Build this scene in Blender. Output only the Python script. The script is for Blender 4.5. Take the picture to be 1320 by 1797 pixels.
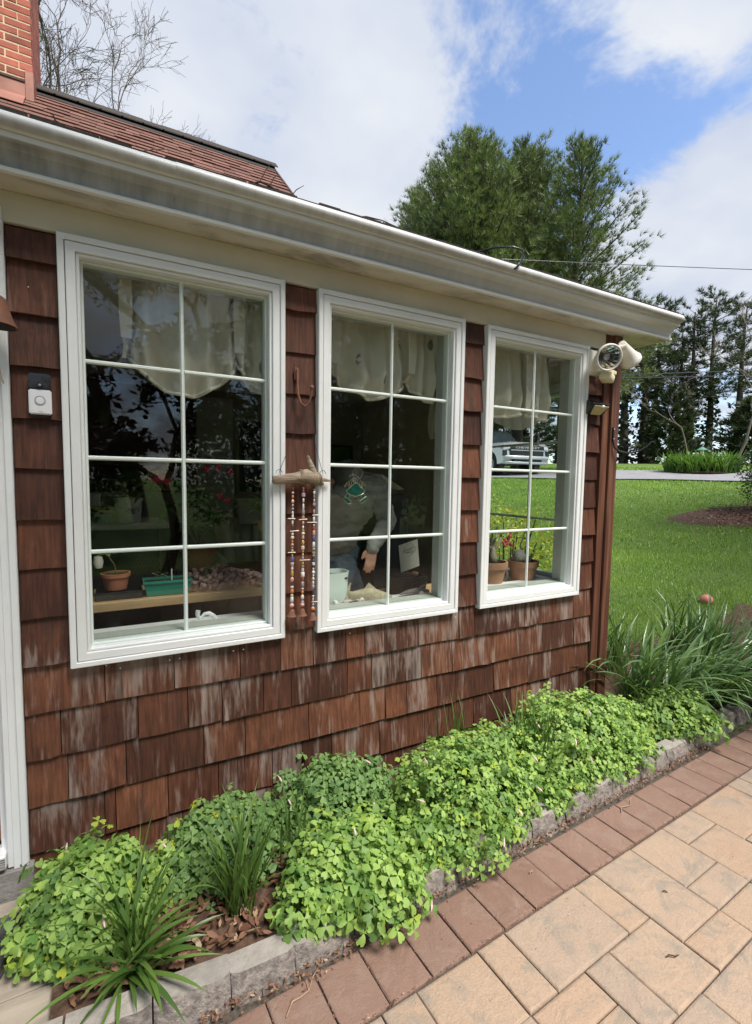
import bpy, bmesh, math, random
import numpy as np
from mathutils import Vector, Matrix, noise as mnoise

# ------------------------------------------------------------------ camera, sky, sun, exposure
scene = bpy.context.scene
for o in list(bpy.data.objects):
    bpy.data.objects.remove(o)
COL = scene.collection
rad = math.radians

SUN_ELEV, SUN_AZ = rad(59), rad(160)      # azimuth clockwise from +Y (into the house)
EXPOSURE = 1.12

cam_d = bpy.data.cameras.new('camera')
cam = bpy.data.objects.new('camera', cam_d)
COL.objects.link(cam)
scene.camera = cam
cam_d.sensor_fit = 'VERTICAL'
cam_d.sensor_height = 24.0
cam_d.lens = 24.0 * 854.09 / 1797.0
cam_d.shift_y = 8.5 / 1797.0
cam_d.clip_start = 0.05
cam_d.clip_end = 3000
yaw, pitch, roll = rad(28.677), rad(-4.382), rad(0.8645)
fw = Vector((math.sin(yaw) * math.cos(pitch), math.cos(yaw) * math.cos(pitch), math.sin(pitch)))
r0 = Vector((math.cos(yaw), -math.sin(yaw), 0))
u0 = r0.cross(fw)
rr = r0 * math.cos(roll) + u0 * math.sin(roll)
uu = -r0 * math.sin(roll) + u0 * math.cos(roll)
m3 = Matrix((rr, uu, -fw)).transposed()
cam.matrix_world = Matrix.Translation((0, -2.2, 1.62)) @ m3.to_4x4()

world = bpy.data.worlds.new('World')
scene.world = world
world.use_nodes = True
wn = world.node_tree.nodes
wl = world.node_tree.links
wn.clear()

def wnode(t, **kw):
    n = wn.new(t)
    for k, v in kw.items():
        setattr(n, k, v)
    return n

def build_sky():
    out = wnode('ShaderNodeOutputWorld')
    bg = wnode('ShaderNodeBackground')
    bg.inputs['Strength'].default_value = 0.1
    wl.new(bg.outputs[0], out.inputs[0])
    sky = wnode('ShaderNodeTexSky', sky_type='NISHITA', sun_disc=False)
    sky.sun_elevation = SUN_ELEV
    sky.sun_rotation = SUN_AZ
    sky.altitude = 100
    sky.air_density = 1.0
    sky.dust_density = 0.4
    sky.ozone_density = 2.0
    tc = wnode('ShaderNodeTexCoord')
    # flatten the direction on a cloud deck
    sep = wnode('ShaderNodeSeparateXYZ')
    wl.new(tc.outputs['Generated'], sep.inputs[0])
    zc = wnode('ShaderNodeMath', operation='MAXIMUM')
    wl.new(sep.outputs[2], zc.inputs[0]); zc.inputs[1].default_value = 0.0
    za = wnode('ShaderNodeMath', operation='ADD')
    wl.new(zc.outputs[0], za.inputs[0]); za.inputs[1].default_value = 0.35
    comb = wnode('ShaderNodeCombineXYZ')
    for i in range(2):
        d = wnode('ShaderNodeMath', operation='DIVIDE')
        wl.new(sep.outputs[i], d.inputs[0]); wl.new(za.outputs[0], d.inputs[1])
        wl.new(d.outputs[0], comb.inputs[i])
    n1 = wnode('ShaderNodeTexNoise')
    n1.inputs['Scale'].default_value = 3.3
    n1.inputs['Detail'].default_value = 6
    n1.inputs['Roughness'].default_value = 0.66
    n1.inputs['Distortion'].default_value = 0.25
    wl.new(comb.outputs[0], n1.inputs['Vector'])
    # holes and banks of cloud
    acc = n1.outputs[0]
    nrm = wnode('ShaderNodeVectorMath', operation='NORMALIZE')
    wl.new(tc.outputs['Generated'], nrm.inputs[0])
    for (dv, c0, c1, amp) in SKY_BLOBS:
        dot = wnode('ShaderNodeVectorMath', operation='DOT_PRODUCT')
        wl.new(nrm.outputs[0], dot.inputs[0]); dot.inputs[1].default_value = Vector(dv).normalized()
        mr = wnode('ShaderNodeMapRange', interpolation_type='SMOOTHSTEP')
        wl.new(dot.outputs['Value'], mr.inputs['Value'])
        mr.inputs['From Min'].default_value = c0; mr.inputs['From Max'].default_value = c1
        mr.inputs['To Min'].default_value = 0; mr.inputs['To Max'].default_value = amp
        ad = wnode('ShaderNodeMath', operation='ADD')
        wl.new(acc, ad.inputs[0]); wl.new(mr.outputs[0], ad.inputs[1])
        acc = ad.outputs[0]
    ramp = wnode('ShaderNodeMapRange', interpolation_type='SMOOTHSTEP')
    wl.new(acc, ramp.inputs['Value'])
    ramp.inputs['From Min'].default_value = 0.37; ramp.inputs['From Max'].default_value = 0.58
    # brightness variation inside the clouds
    n2 = wnode('ShaderNodeTexNoise')
    n2.inputs['Scale'].default_value = 3.1; n2.inputs['Detail'].default_value = 4
    wl.new(comb.outputs[0], n2.inputs['Vector'])
    cr = wnode('ShaderNodeValToRGB')
    cr.color_ramp.elements[0].position = 0.35; cr.color_ramp.elements[0].color = (2.9, 3.2, 3.85, 1)
    cr.color_ramp.elements[1].position = 0.68; cr.color_ramp.elements[1].color = (3.9, 4.05, 4.3, 1)
    wl.new(n2.outputs[0], cr.inputs[0])
    gain = wnode('ShaderNodeMix', data_type='RGBA', blend_type='MULTIPLY')
    gain.inputs['Factor'].default_value = 1
    wl.new(sky.outputs[0], gain.inputs[6]); gain.inputs[7].default_value = SKY_TINT
    mix = wnode('ShaderNodeMix', data_type='RGBA')
    wl.new(ramp.outputs[0], mix.inputs['Factor'])
    wl.new(gain.outputs[2], mix.inputs[6]); wl.new(cr.outputs[0], mix.inputs[7])
    wl.new(mix.outputs[2], bg.inputs['Color'])

SKY_TINT = (1.2, 1.17, 1.2, 1)
SKY_BLOBS = [((0.68, 0.54, 0.497), 0.985, 0.999, -0.16),       # blue gap above the pines
             ((0.53, 0.58, 0.62), 0.984, 0.999, -0.16),
             ((0.826, 0.44, 0.352), 0.975, 0.998, 0.25),        # bright bank low on the right
             ((0.13, 0.805, 0.579), 0.80, 0.99, 0.13)]           # broad bank above the roof
build_sky()

sun_d = bpy.data.lights.new('sun', 'SUN')
sun = bpy.data.objects.new('sun', sun_d)
COL.objects.link(sun)
sun_d.energy = 3.3
sun_d.angle = rad(20)
sun_d.color = (1.0, 0.95, 0.88)
sd = Vector((math.sin(SUN_AZ) * math.cos(SUN_ELEV), math.cos(SUN_AZ) * math.cos(SUN_ELEV), math.sin(SUN_ELEV)))
sun.rotation_euler = (-sd).to_track_quat('-Z', 'Y').to_euler()

vs = scene.view_settings
vs.view_transform = 'Standard'
vs.look = 'None'
vs.gamma = 1
vs.exposure = EXPOSURE
vs.use_curve_mapping = False
scene.render.engine = 'CYCLES'
cy = scene.cycles
cy.use_denoising = True
try:
    cy.denoiser = 'OPENIMAGEDENOISE'
except Exception:
    pass
cy.max_bounces = 8
cy.transparent_max_bounces = 24
cy.diffuse_bounces = 4
cy.glossy_bounces = 4
cy.transmission_bounces = 6
cy.sample_clamp_indirect = 6
cy.caustics_reflective = False
cy.caustics_refractive = False

# ------------------------------------------------------------------ materials
MATS = {}

def new_mat(name):
    m = bpy.data.materials.new(name)
    m.use_nodes = True
    MATS[name] = m
    return m, m.node_tree.nodes, m.node_tree.links, m.node_tree.nodes['Principled BSDF']

def ramp_node(N, stops):
    r = N.new('ShaderNodeValToRGB')
    e = r.color_ramp.elements
    while len(e) < len(stops):
        e.new(0.5)
    for el, (p, c) in zip(e, stops):
        el.position = p
        el.color = tuple(c) + (1,) if len(c) == 3 else c
    return r

def mathn(N, L, op, a, b=None, clamp=False):
    n = N.new('ShaderNodeMath'); n.operation = op; n.use_clamp = clamp
    for i, v in enumerate((a, b)):
        if v is None:
            continue
        if isinstance(v, (int, float)):
            n.inputs[i].default_value = v
        else:
            L.new(v, n.inputs[i])
    return n.outputs[0]

def mixc(N, L, fac, a, b, mode='MIX'):
    n = N.new('ShaderNodeMix'); n.data_type = 'RGBA'; n.blend_type = mode
    for key, v in (('Factor', fac), (6, a), (7, b)):
        if isinstance(v, (int, float)):
            n.inputs[key].default_value = v
        elif isinstance(v, tuple):
            n.inputs[key].default_value = v + (1,) if len(v) == 3 else v
        else:
            L.new(v, n.inputs[key])
    return n.outputs[2]

def coords(N, L, scale=(1, 1, 1), space='POSITION', jitter=0.0):
    if space == 'POSITION':
        v = N.new('ShaderNodeNewGeometry').outputs['Position']
    else:
        v = N.new('ShaderNodeTexCoord').outputs['Object']
    mp = N.new('ShaderNodeMapping')
    mp.inputs['Scale'].default_value = scale
    L.new(v, mp.inputs['Vector'])
    if jitter:
        oi = N.new('ShaderNodeObjectInfo')
        j = mathn(N, L, 'MULTIPLY', oi.outputs['Random'], jitter)
        L.new(j, mp.inputs['Location'])
    return mp.outputs[0]

def noisen(N, L, vec, scale, detail=4, rough=0.55, dist=0.0):
    n = N.new('ShaderNodeTexNoise')
    n.inputs['Scale'].default_value = scale
    n.inputs['Detail'].default_value = detail
    n.inputs['Roughness'].default_value = rough
    n.inputs['Distortion'].default_value = dist
    L.new(vec, n.inputs['Vector'])
    return n.outputs[0]

def bumpn(N, L, b, height, strength, dist=0.01):
    n = N.new('ShaderNodeBump')
    n.inputs['Strength'].default_value = strength
    n.inputs['Distance'].default_value = dist
    L.new(height, n.inputs['Height'])
    L.new(n.outputs[0], b.inputs['Normal'])

def plain(name, c1, c2=None, rough=0.6, scale=8, bump=0.0, bscale=40, metal=0.0, spec=0.5, coat=0.0, stretch=(1, 1, 1), rnd=0.0, space='POSITION', stops=(0.35, 0.65)):
    """Two colours mixed by noise, a little relief, an optional per-object shift."""
    m, N, L, b = new_mat(name)
    v = coords(N, L, stretch, space, 3.0)
    c2 = c2 or tuple(x * 0.8 for x in c1)
    r = ramp_node(N, [(stops[0], c1), (stops[1], c2)])
    L.new(noisen(N, L, v, scale), r.inputs[0])
    col = r.outputs[0]
    if rnd:
        oi = N.new('ShaderNodeObjectInfo')
        mr = N.new('ShaderNodeMapRange')
        L.new(oi.outputs['Random'], mr.inputs['Value'])
        mr.inputs['To Min'].default_value = 1 - rnd; mr.inputs['To Max'].default_value = 1 + rnd
        hs = N.new('ShaderNodeHueSaturation')
        L.new(col, hs.inputs['Color']); L.new(mr.outputs[0], hs.inputs['Value'])
        col = hs.outputs[0]
    L.new(col, b.inputs['Base Color'])
    b.inputs['Roughness'].default_value = rough
    b.inputs['Metallic'].default_value = metal
    b.inputs['Specular IOR Level'].default_value = spec
    if coat:
        b.inputs['Coat Weight'].default_value = coat
    if bump:
        bumpn(N, L, b, noisen(N, L, v, bscale, 5), bump)
    return m

def leafy(name, dark, light, trans=0.35, rough=0.5, spec=0.4, hue=0.0, attr=None, big=None):
    """Leaf: colour differs leaf by leaf, light shines through."""
    m, N, L, b = new_mat(name)
    if attr:
        a = N.new('ShaderNodeAttribute'); a.attribute_name = attr
        f = a.outputs['Fac']
    else:
        f = N.new('ShaderNodeNewGeometry').outputs['Random Per Island']
    oi = N.new('ShaderNodeObjectInfo')
    f2 = mathn(N, L, 'FRACT', mathn(N, L, 'ADD', f, oi.outputs['Random']))
    if attr:
        f2 = f
    stops = [(0.0, dark), (1.0, light)] if big is None else [(0.0, dark), (0.9, light), (1.0, big)]
    r = ramp_node(N, stops)
    L.new(f2, r.inputs[0])
    L.new(r.outputs[0], b.inputs['Base Color'])
    b.inputs['Roughness'].default_value = rough
    b.inputs['Specular IOR Level'].default_value = spec
    t = N.new('ShaderNodeBsdfTranslucent')
    tcol = mixc(N, L, 1.0, r.outputs[0], (1.15, 1.25, 0.7), 'MULTIPLY')
    L.new(tcol, t.inputs[0])
    mx = N.new('ShaderNodeMixShader'); mx.inputs[0].default_value = trans
    L.new(b.outputs[0], mx.inputs[1]); L.new(t.outputs[0], mx.inputs[2])
    L.new(mx.outputs[0], N['Material Output'].inputs[0])
    return m

def glass_mat(name, tint=(0.93, 0.97, 0.95), f0=0.06, rough=0.0):
    """Window glass: clear, mirror-like by the viewing angle (Schlick)."""
    m, N, L, b = new_mat(name)
    N.remove(b)
    lw = N.new('ShaderNodeLayerWeight'); lw.inputs['Blend'].default_value = 0.5
    p = mathn(N, L, 'POWER', lw.outputs['Facing'], 5.0)
    fr = mathn(N, L, 'ADD', mathn(N, L, 'MULTIPLY', p, 1 - f0), f0, True)
    tr = N.new('ShaderNodeBsdfTransparent'); tr.inputs[0].default_value = tint + (1,)
    gl = N.new('ShaderNodeBsdfGlossy'); gl.inputs['Roughness'].default_value = rough
    mx = N.new('ShaderNodeMixShader')
    L.new(fr, mx.inputs[0]); L.new(tr.outputs[0], mx.inputs[1]); L.new(gl.outputs[0], mx.inputs[2])
    L.new(mx.outputs[0], N['Material Output'].inputs[0])
    return m

# ------------------------------------------------------------------ mesh building
WORLD_LOC = {}

class MB:
    """Collects faces in world coordinates; build() links them as one mesh object."""
    def __init__(self):
        self.v = []; self.f = []
    def add(self, verts, faces):
        k = len(self.v)
        self.v += [tuple(p) for p in verts]
        self.f += [tuple(i + k for i in f) for f in faces]
        return self
    def box(self, lo, hi):
        (a, b, c), (d, e, f) = lo, hi
        return self.add([(a, b, c), (d, b, c), (d, e, c), (a, e, c), (a, b, f), (d, b, f), (d, e, f), (a, e, f)],
                        [(0, 3, 2, 1), (4, 5, 6, 7), (0, 1, 5, 4), (1, 2, 6, 5), (2, 3, 7, 6), (3, 0, 4, 7)])
    def obox(self, c, size, rot=None):
        rot = rot or Matrix.Identity(3)
        c = Vector(c); h = Vector(size) / 2
        P = [c + rot @ Vector((sx * h.x, sy * h.y, sz * h.z)) for sz in (-1, 1) for sy in (-1, 1) for sx in (-1, 1)]
        return self.add(P, [(0, 2, 3, 1), (4, 5, 7, 6), (0, 1, 5, 4), (1, 3, 7, 5), (3, 2, 6, 7), (2, 0, 4, 6)])
    def prism_x(self, prof, x0, x1, cap=True):
        """prof: list of (y, z); extruded along x."""
        n = len(prof)
        P = [(x0, y, z) for y, z in prof] + [(x1, y, z) for y, z in prof]
        F = [(i, (i + 1) % n, n + (i + 1) % n, n + i) for i in range(n)]
        if cap:
            F += [tuple(range(n))[::-1], tuple(range(n, 2 * n))]
        return self.add(P, F)
    def prism(self, poly, z0, z1):
        n = len(poly)
        P = [(x, y, z0) for x, y in poly] + [(x, y, z1) for x, y in poly]
        F = [(i, (i + 1) % n, n + (i + 1) % n, n + i) for i in range(n)] + [tuple(range(n))[::-1], tuple(range(n, 2 * n))]
        return self.add(P, F)
    def tube(self, pts, rads, n=6, cap=True):
        pts = [Vector(p) for p in pts]
        if isinstance(rads, (int, float)):
            rads = [rads] * len(pts)
        V = []; F = []
        prev = None
        for i, p in enumerate(pts):
            t = (pts[min(i + 1, len(pts) - 1)] - pts[max(i - 1, 0)])
            if t.length < 1e-9:
                t = Vector((0, 0, 1))
            t.normalize()
            if prev is None:
                a = t.orthogonal().normalized()
            else:
                a = prev - t * prev.dot(t)
                a = a.normalized() if a.length > 1e-6 else t.orthogonal().normalized()
            prev = a
            b = t.cross(a)
            for k in range(n):
                th = 2 * math.pi * k / n
                V.append(p + (a * math.cos(th) + b * math.sin(th)) * rads[i])
        for i in range(len(pts) - 1):
            for k in range(n):
                F.append((i * n + k, i * n + (k + 1) % n, (i + 1) * n + (k + 1) % n, (i + 1) * n + k))
        if cap:
            F.append(tuple(range(n))[::-1]); F.append(tuple(range((len(pts) - 1) * n, len(pts) * n)))
        return self.add(V, F)
    def lathe(self, prof, c=(0, 0, 0), n=20, rot=None, close=False):
        """prof: list of (radius, height) turned about the local z axis."""
        rot = rot or Matrix.Identity(3)
        c = Vector(c); V = []; F = []
        for r, h in prof:
            for k in range(n):
                th = 2 * math.pi * k / n
                V.append(c + rot @ Vector((r * math.cos(th), r * math.sin(th), h)))
        m = len(prof)
        for i in range(m - 1):
            for k in range(n):
                F.append((i * n + k, i * n + (k + 1) % n, (i + 1) * n + (k + 1) % n, (i + 1) * n + k))
        if prof[0][0] > 1e-5 and not close:
            F.append(tuple(range(n))[::-1])
        if prof[-1][0] > 1e-5 and not close:
            F.append(tuple(range((m - 1) * n, m * n)))
        return self.add(V, F)
    def ellipsoid(self, c, r, n=12, m=8, rot=None):
        prof = [(math.sin(math.pi * i / m), -math.cos(math.pi * i / m)) for i in range(m + 1)]
        rot = rot or Matrix.Identity(3)
        c = Vector(c); k0 = len(self.v)
        V = []; F = []
        for a, h in prof:
            for k in range(n):
                th = 2 * math.pi * k / n
                V.append(c + rot @ Vector((r[0] * a * math.cos(th), r[1] * a * math.sin(th), r[2] * h)))
        for i in range(m):
            for k in range(n):
                F.append((i * n + k, i * n + (k + 1) % n, (i + 1) * n + (k + 1) % n, (i + 1) * n + k))
        return self.add(V, F)
    def build(self, name, mat, parent=None, smooth=False, bevel=0.0, local=False, segs=1):
        me = bpy.data.meshes.new(name)
        off = Vector((0, 0, 0))
        if parent is not None and not local:
            off = WORLD_LOC.get(parent, Vector((0, 0, 0)))
        me.from_pydata([(x - off.x, y - off.y, z - off.z) for x, y, z in self.v], [], self.f)
        return finish(name, me, mat, parent, smooth, bevel, segs)

def finish(name, me, mat, parent=None, smooth=False, bevel=0.0, segs=1):
    if bevel:
        bm = bmesh.new(); bm.from_mesh(me)
        bmesh.ops.remove_doubles(bm, verts=bm.verts, dist=1e-5)
        bmesh.ops.bevel(bm, geom=[e for e in bm.edges if len(e.link_faces) == 2 and e.calc_face_angle(0) > 0.4], offset=bevel, segments=segs, affect='EDGES', clamp_overlap=True)
        bm.to_mesh(me); bm.free()
    if mat is not None:
        me.materials.append(MATS[mat] if isinstance(mat, str) else mat)
    if smooth:
        me.polygons.foreach_set('use_smooth', [True] * len(me.polygons))
        if smooth != 'all':
            try:
                me.set_sharp_from_angle(angle=rad(45))
            except Exception:
                pass
    me.update()
    o = bpy.data.objects.new(name, me)
    COL.objects.link(o)
    if parent is not None:
        o.parent = parent
        WORLD_LOC[o] = WORLD_LOC.get(parent, Vector((0, 0, 0))).copy()
    return o

def tag(o, label=None, cat=None, group=None, kind=None):
    if label: o['label'] = label
    if cat: o['category'] = cat
    if group: o['group'] = group
    if kind: o['kind'] = kind
    return o

def thing(name, loc, label, cat, group=None):
    o = bpy.data.objects.new(name, None)
    o.empty_display_size = 0.1
    COL.objects.link(o)
    o.location = loc
    WORLD_LOC[o] = Vector(loc)
    return tag(o, label, cat, group)

def place(name, mesh, parent, loc, rot=(0, 0, 0), scale=(1, 1, 1)):
    """An object that shares mesh data; loc in world space."""
    o = bpy.data.objects.new(name, mesh)
    COL.objects.link(o)
    off = Vector((0, 0, 0))
    if parent is not None:
        o.parent = parent
        off = WORLD_LOC.get(parent, off)
    o.location = Vector(loc) - off
    o.rotation_euler = rot
    o.scale = scale
    WORLD_LOC[o] = Vector(loc)
    return o

def copy_tree(o, parent=None):
    c = o.copy(); COL.objects.link(c); c.parent = parent
    for ch in list(o.children):
        copy_tree(ch, c)
    return c

def soup(name, verts, faces, mat, parent=None, tint=None, smooth=False):
    """numpy arrays -> one mesh (all triangles), optional per-vertex tint."""
    me = bpy.data.meshes.new(name)
    off = WORLD_LOC.get(parent, Vector((0, 0, 0))) if parent is not None else Vector((0, 0, 0))
    verts = np.asarray(verts, np.float32) - np.array(off, np.float32)
    nv, nf = len(verts), len(faces)
    faces = np.asarray(faces, np.int32)
    k = faces.shape[1]
    me.vertices.add(nv); me.vertices.foreach_set('co', verts.ravel())
    me.loops.add(nf * k); me.loops.foreach_set('vertex_index', faces.ravel())
    me.polygons.add(nf)
    me.polygons.foreach_set('loop_start', np.arange(0, nf * k, k, dtype=np.int32))
    me.polygons.foreach_set('loop_total', np.full(nf, k, np.int32))
    if tint is not None:
        a = me.attributes.new('tint', 'FLOAT', 'POINT')
        a.data.foreach_set('value', np.asarray(tint, np.float32))
    me.update(calc_edges=True)
    me.validate()
    return finish(name, me, mat, parent, smooth)

def text_mesh(body, size, depth=0.0, shear=0.0):
    cu = bpy.data.curves.new('text', 'FONT')
    cu.body = body; cu.size = size; cu.extrude = depth; cu.align_x = 'CENTER'; cu.align_y = 'CENTER'; cu.shear = shear
    cu.resolution_u = 3
    ob = bpy.data.objects.new('text', cu); COL.objects.link(ob)
    dg = bpy.context.evaluated_depsgraph_get()
    me = bpy.data.meshes.new_from_object(ob.evaluated_get(dg))
    bpy.data.objects.remove(ob)
    return me

RNG = random.Random(7)
NPR = np.random.default_rng(7)
# ------------------------------------------------------------------ house materials
def shingle_mat():
    m, N, L, b = new_mat('cedar')
    v = coords(N, L, (1, 1, 1), 'POSITION', 7.0)
    vs_ = coords(N, L, (75, 75, 3.2), 'POSITION', 7.0)       # grain, stretched upright
    vb = coords(N, L, (15, 15, 2.6), 'POSITION', 7.0)          # broader streaks
    grain = noisen(N, L, vs_, 1.0, 5, 0.6)
    broad = noisen(N, L, vb, 1.0, 4, 0.6, 0.3)
    blot = noisen(N, L, v, 5.0, 4, 0.6)
    oi = N.new('ShaderNodeObjectInfo')
    r1 = ramp_node(N, [(0.0, (0.038, 0.014, 0.009)), (0.4, (0.072, 0.0265, 0.0155)), (0.75, (0.11, 0.041, 0.022)), (1.0, (0.165, 0.064, 0.033))])
    f1 = mathn(N, L, 'ADD', mathn(N, L, 'MULTIPLY', oi.outputs['Random'], 0.72), mathn(N, L, 'MULTIPLY', mathn(N, L, 'SUBTRACT', blot, 0.3), 1.0), True)
    L.new(f1, r1.inputs[0])
    g = N.new('ShaderNodeMapRange'); L.new(grain, g.inputs['Value'])
    g.inputs['From Min'].default_value = 0.3; g.inputs['From Max'].default_value = 0.7
    g.inputs['To Min'].default_value = 0.55; g.inputs['To Max'].default_value = 1.45
    hs = N.new('ShaderNodeHueSaturation'); L.new(r1.outputs[0], hs.inputs['Color']); L.new(g.outputs[0], hs.inputs['Value'])
    # worn-off stain: bare grey wood, mostly on the splashed courses under the windows
    sep = N.new('ShaderNodeSeparateXYZ'); L.new(N.new('ShaderNodeNewGeometry').outputs['Position'], sep.inputs[0])
    lowr = N.new('ShaderNodeMapRange'); L.new(sep.outputs[2], lowr.inputs['Value'])
    lowr.inputs['From Min'].default_value = 1.05; lowr.inputs['From Max'].default_value = 0.86
    sill = N.new('ShaderNodeMapRange'); L.new(sep.outputs[2], sill.inputs['Value'])
    sill.inputs['From Min'].default_value = 0.62; sill.inputs['From Max'].default_value = 0.88
    wear = mathn(N, L, 'ADD', mathn(N, L, 'MULTIPLY', lowr.outputs[0], 0.125), mathn(N, L, 'MULTIPLY', mathn(N, L, 'MULTIPLY', sill.outputs[0], lowr.outputs[0]), 0.085))
    mixn = mathn(N, L, 'ADD', mathn(N, L, 'MULTIPLY', broad, 0.72), mathn(N, L, 'MULTIPLY', grain, 0.34))
    t = mathn(N, L, 'ADD', mathn(N, L, 'ADD', mixn, wear), mathn(N, L, 'MULTIPLY', mathn(N, L, 'SUBTRACT', mathn(N, L, 'FRACT', mathn(N, L, 'MULTIPLY', oi.outputs['Random'], 7.31)), 0.5), 0.14))
    wr = N.new('ShaderNodeMapRange'); wr.interpolation_type = 'SMOOTHSTEP'; L.new(t, wr.inputs['Value'])
    wr.inputs['From Min'].default_value = 0.645; wr.inputs['From Max'].default_value = 0.84
    grey = mixc(N, L, noisen(N, L, vs_, 0.7, 3), (0.11, 0.075, 0.06), (0.44, 0.365, 0.32))
    wf = mathn(N, L, 'MULTIPLY', wr.outputs[0], 0.8)
    col = mixc(N, L, wf, hs.outputs[0], grey)
    # patches where orange wood shows
    op = N.new('ShaderNodeMapRange'); op.interpolation_type = 'SMOOTHSTEP'; L.new(noisen(N, L, v, 3.1, 5, 0.65), op.inputs['Value'])
    op.inputs['From Min'].default_value = 0.56; op.inputs['From Max'].default_value = 0.74
    of = mathn(N, L, 'MULTIPLY', mathn(N, L, 'MULTIPLY', op.outputs[0], grain), 0.7)
    col = mixc(N, L, of, col, (0.22, 0.088, 0.04))
    # dark mildew
    dk = N.new('ShaderNodeMapRange'); dk.interpolation_type = 'SMOOTHSTEP'; L.new(noisen(N, L, vb, 0.8, 5, 0.6), dk.inputs['Value'])
    dk.inputs['From Min'].default_value = 0.55; dk.inputs['From Max'].default_value = 0.75
    col = mixc(N, L, mathn(N, L, 'MULTIPLY', dk.outputs[0], 0.65), col, (0.035, 0.027, 0.025))
    L.new(col, b.inputs['Base Color'])
    b.inputs['Roughness'].default_value = 0.62
    b.inputs['Specular IOR Level'].default_value = 0.35
    bumpn(N, L, b, mathn(N, L, 'ADD', grain, mathn(N, L, 'MULTIPLY', broad, 0.6)), 0.8, 0.004)
shingle_mat()

plain('white_trim', (0.80, 0.82, 0.82), (0.74, 0.755, 0.75), rough=0.45, scale=3, bump=0.05, bscale=25)
plain('cream_trim', (0.64, 0.60, 0.48), (0.58, 0.54, 0.43), rough=0.6, scale=4, bump=0.08, bscale=60)
plain('muntin_white', (0.72, 0.79, 0.75), (0.68, 0.75, 0.71), rough=0.4, scale=5)
plain('corner_wood', (0.085, 0.028, 0.016), (0.22, 0.10, 0.052), rough=0.6, scale=1.0, stretch=(30, 30, 1.6), bump=0.3, bscale=2.0, stops=(0.45, 0.75))
plain('room_paint', (0.42, 0.44, 0.41), (0.38, 0.4, 0.37), rough=0.7, scale=4)
plain('dark_wood', (0.03, 0.012, 0.008), (0.05, 0.02, 0.012), rough=0.7, scale=6)
plain('dark_void', (0.012, 0.01, 0.009), (0.02, 0.017, 0.015), rough=0.9, scale=6)
plain('black_line', (0.02, 0.02, 0.02), rough=0.8)
plain('copper', (0.33, 0.155, 0.115), (0.25, 0.115, 0.085), rough=0.5, scale=6, metal=0.4, bump=0.05)
plain('mortar', (0.68, 0.54, 0.34), (0.58, 0.45, 0.28), rough=0.95, scale=30, bump=0.4, bscale=120)
plain('brick', (0.42, 0.12, 0.08), (0.3, 0.09, 0.065), rough=0.9, scale=9, bump=0.4, bscale=90, rnd=0.35)
plain('roof_tab', (0.185, 0.085, 0.063), (0.13, 0.063, 0.048), rough=0.95, scale=60, bump=0.5, bscale=300, rnd=0.2)
plain('roof_dark', (0.03, 0.025, 0.022), (0.05, 0.04, 0.034), rough=0.95, scale=50, bump=0.4, bscale=200)
plain('door_wood', (0.30, 0.115, 0.022), (0.24, 0.085, 0.016), rough=0.35, scale=1.2, stretch=(12, 12, 1), coat=0.3)
plain('stone_grey', (0.30, 0.28, 0.26), (0.22, 0.20, 0.185), rough=0.9, scale=20, bump=0.6, bscale=70, rnd=0.12)

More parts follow.
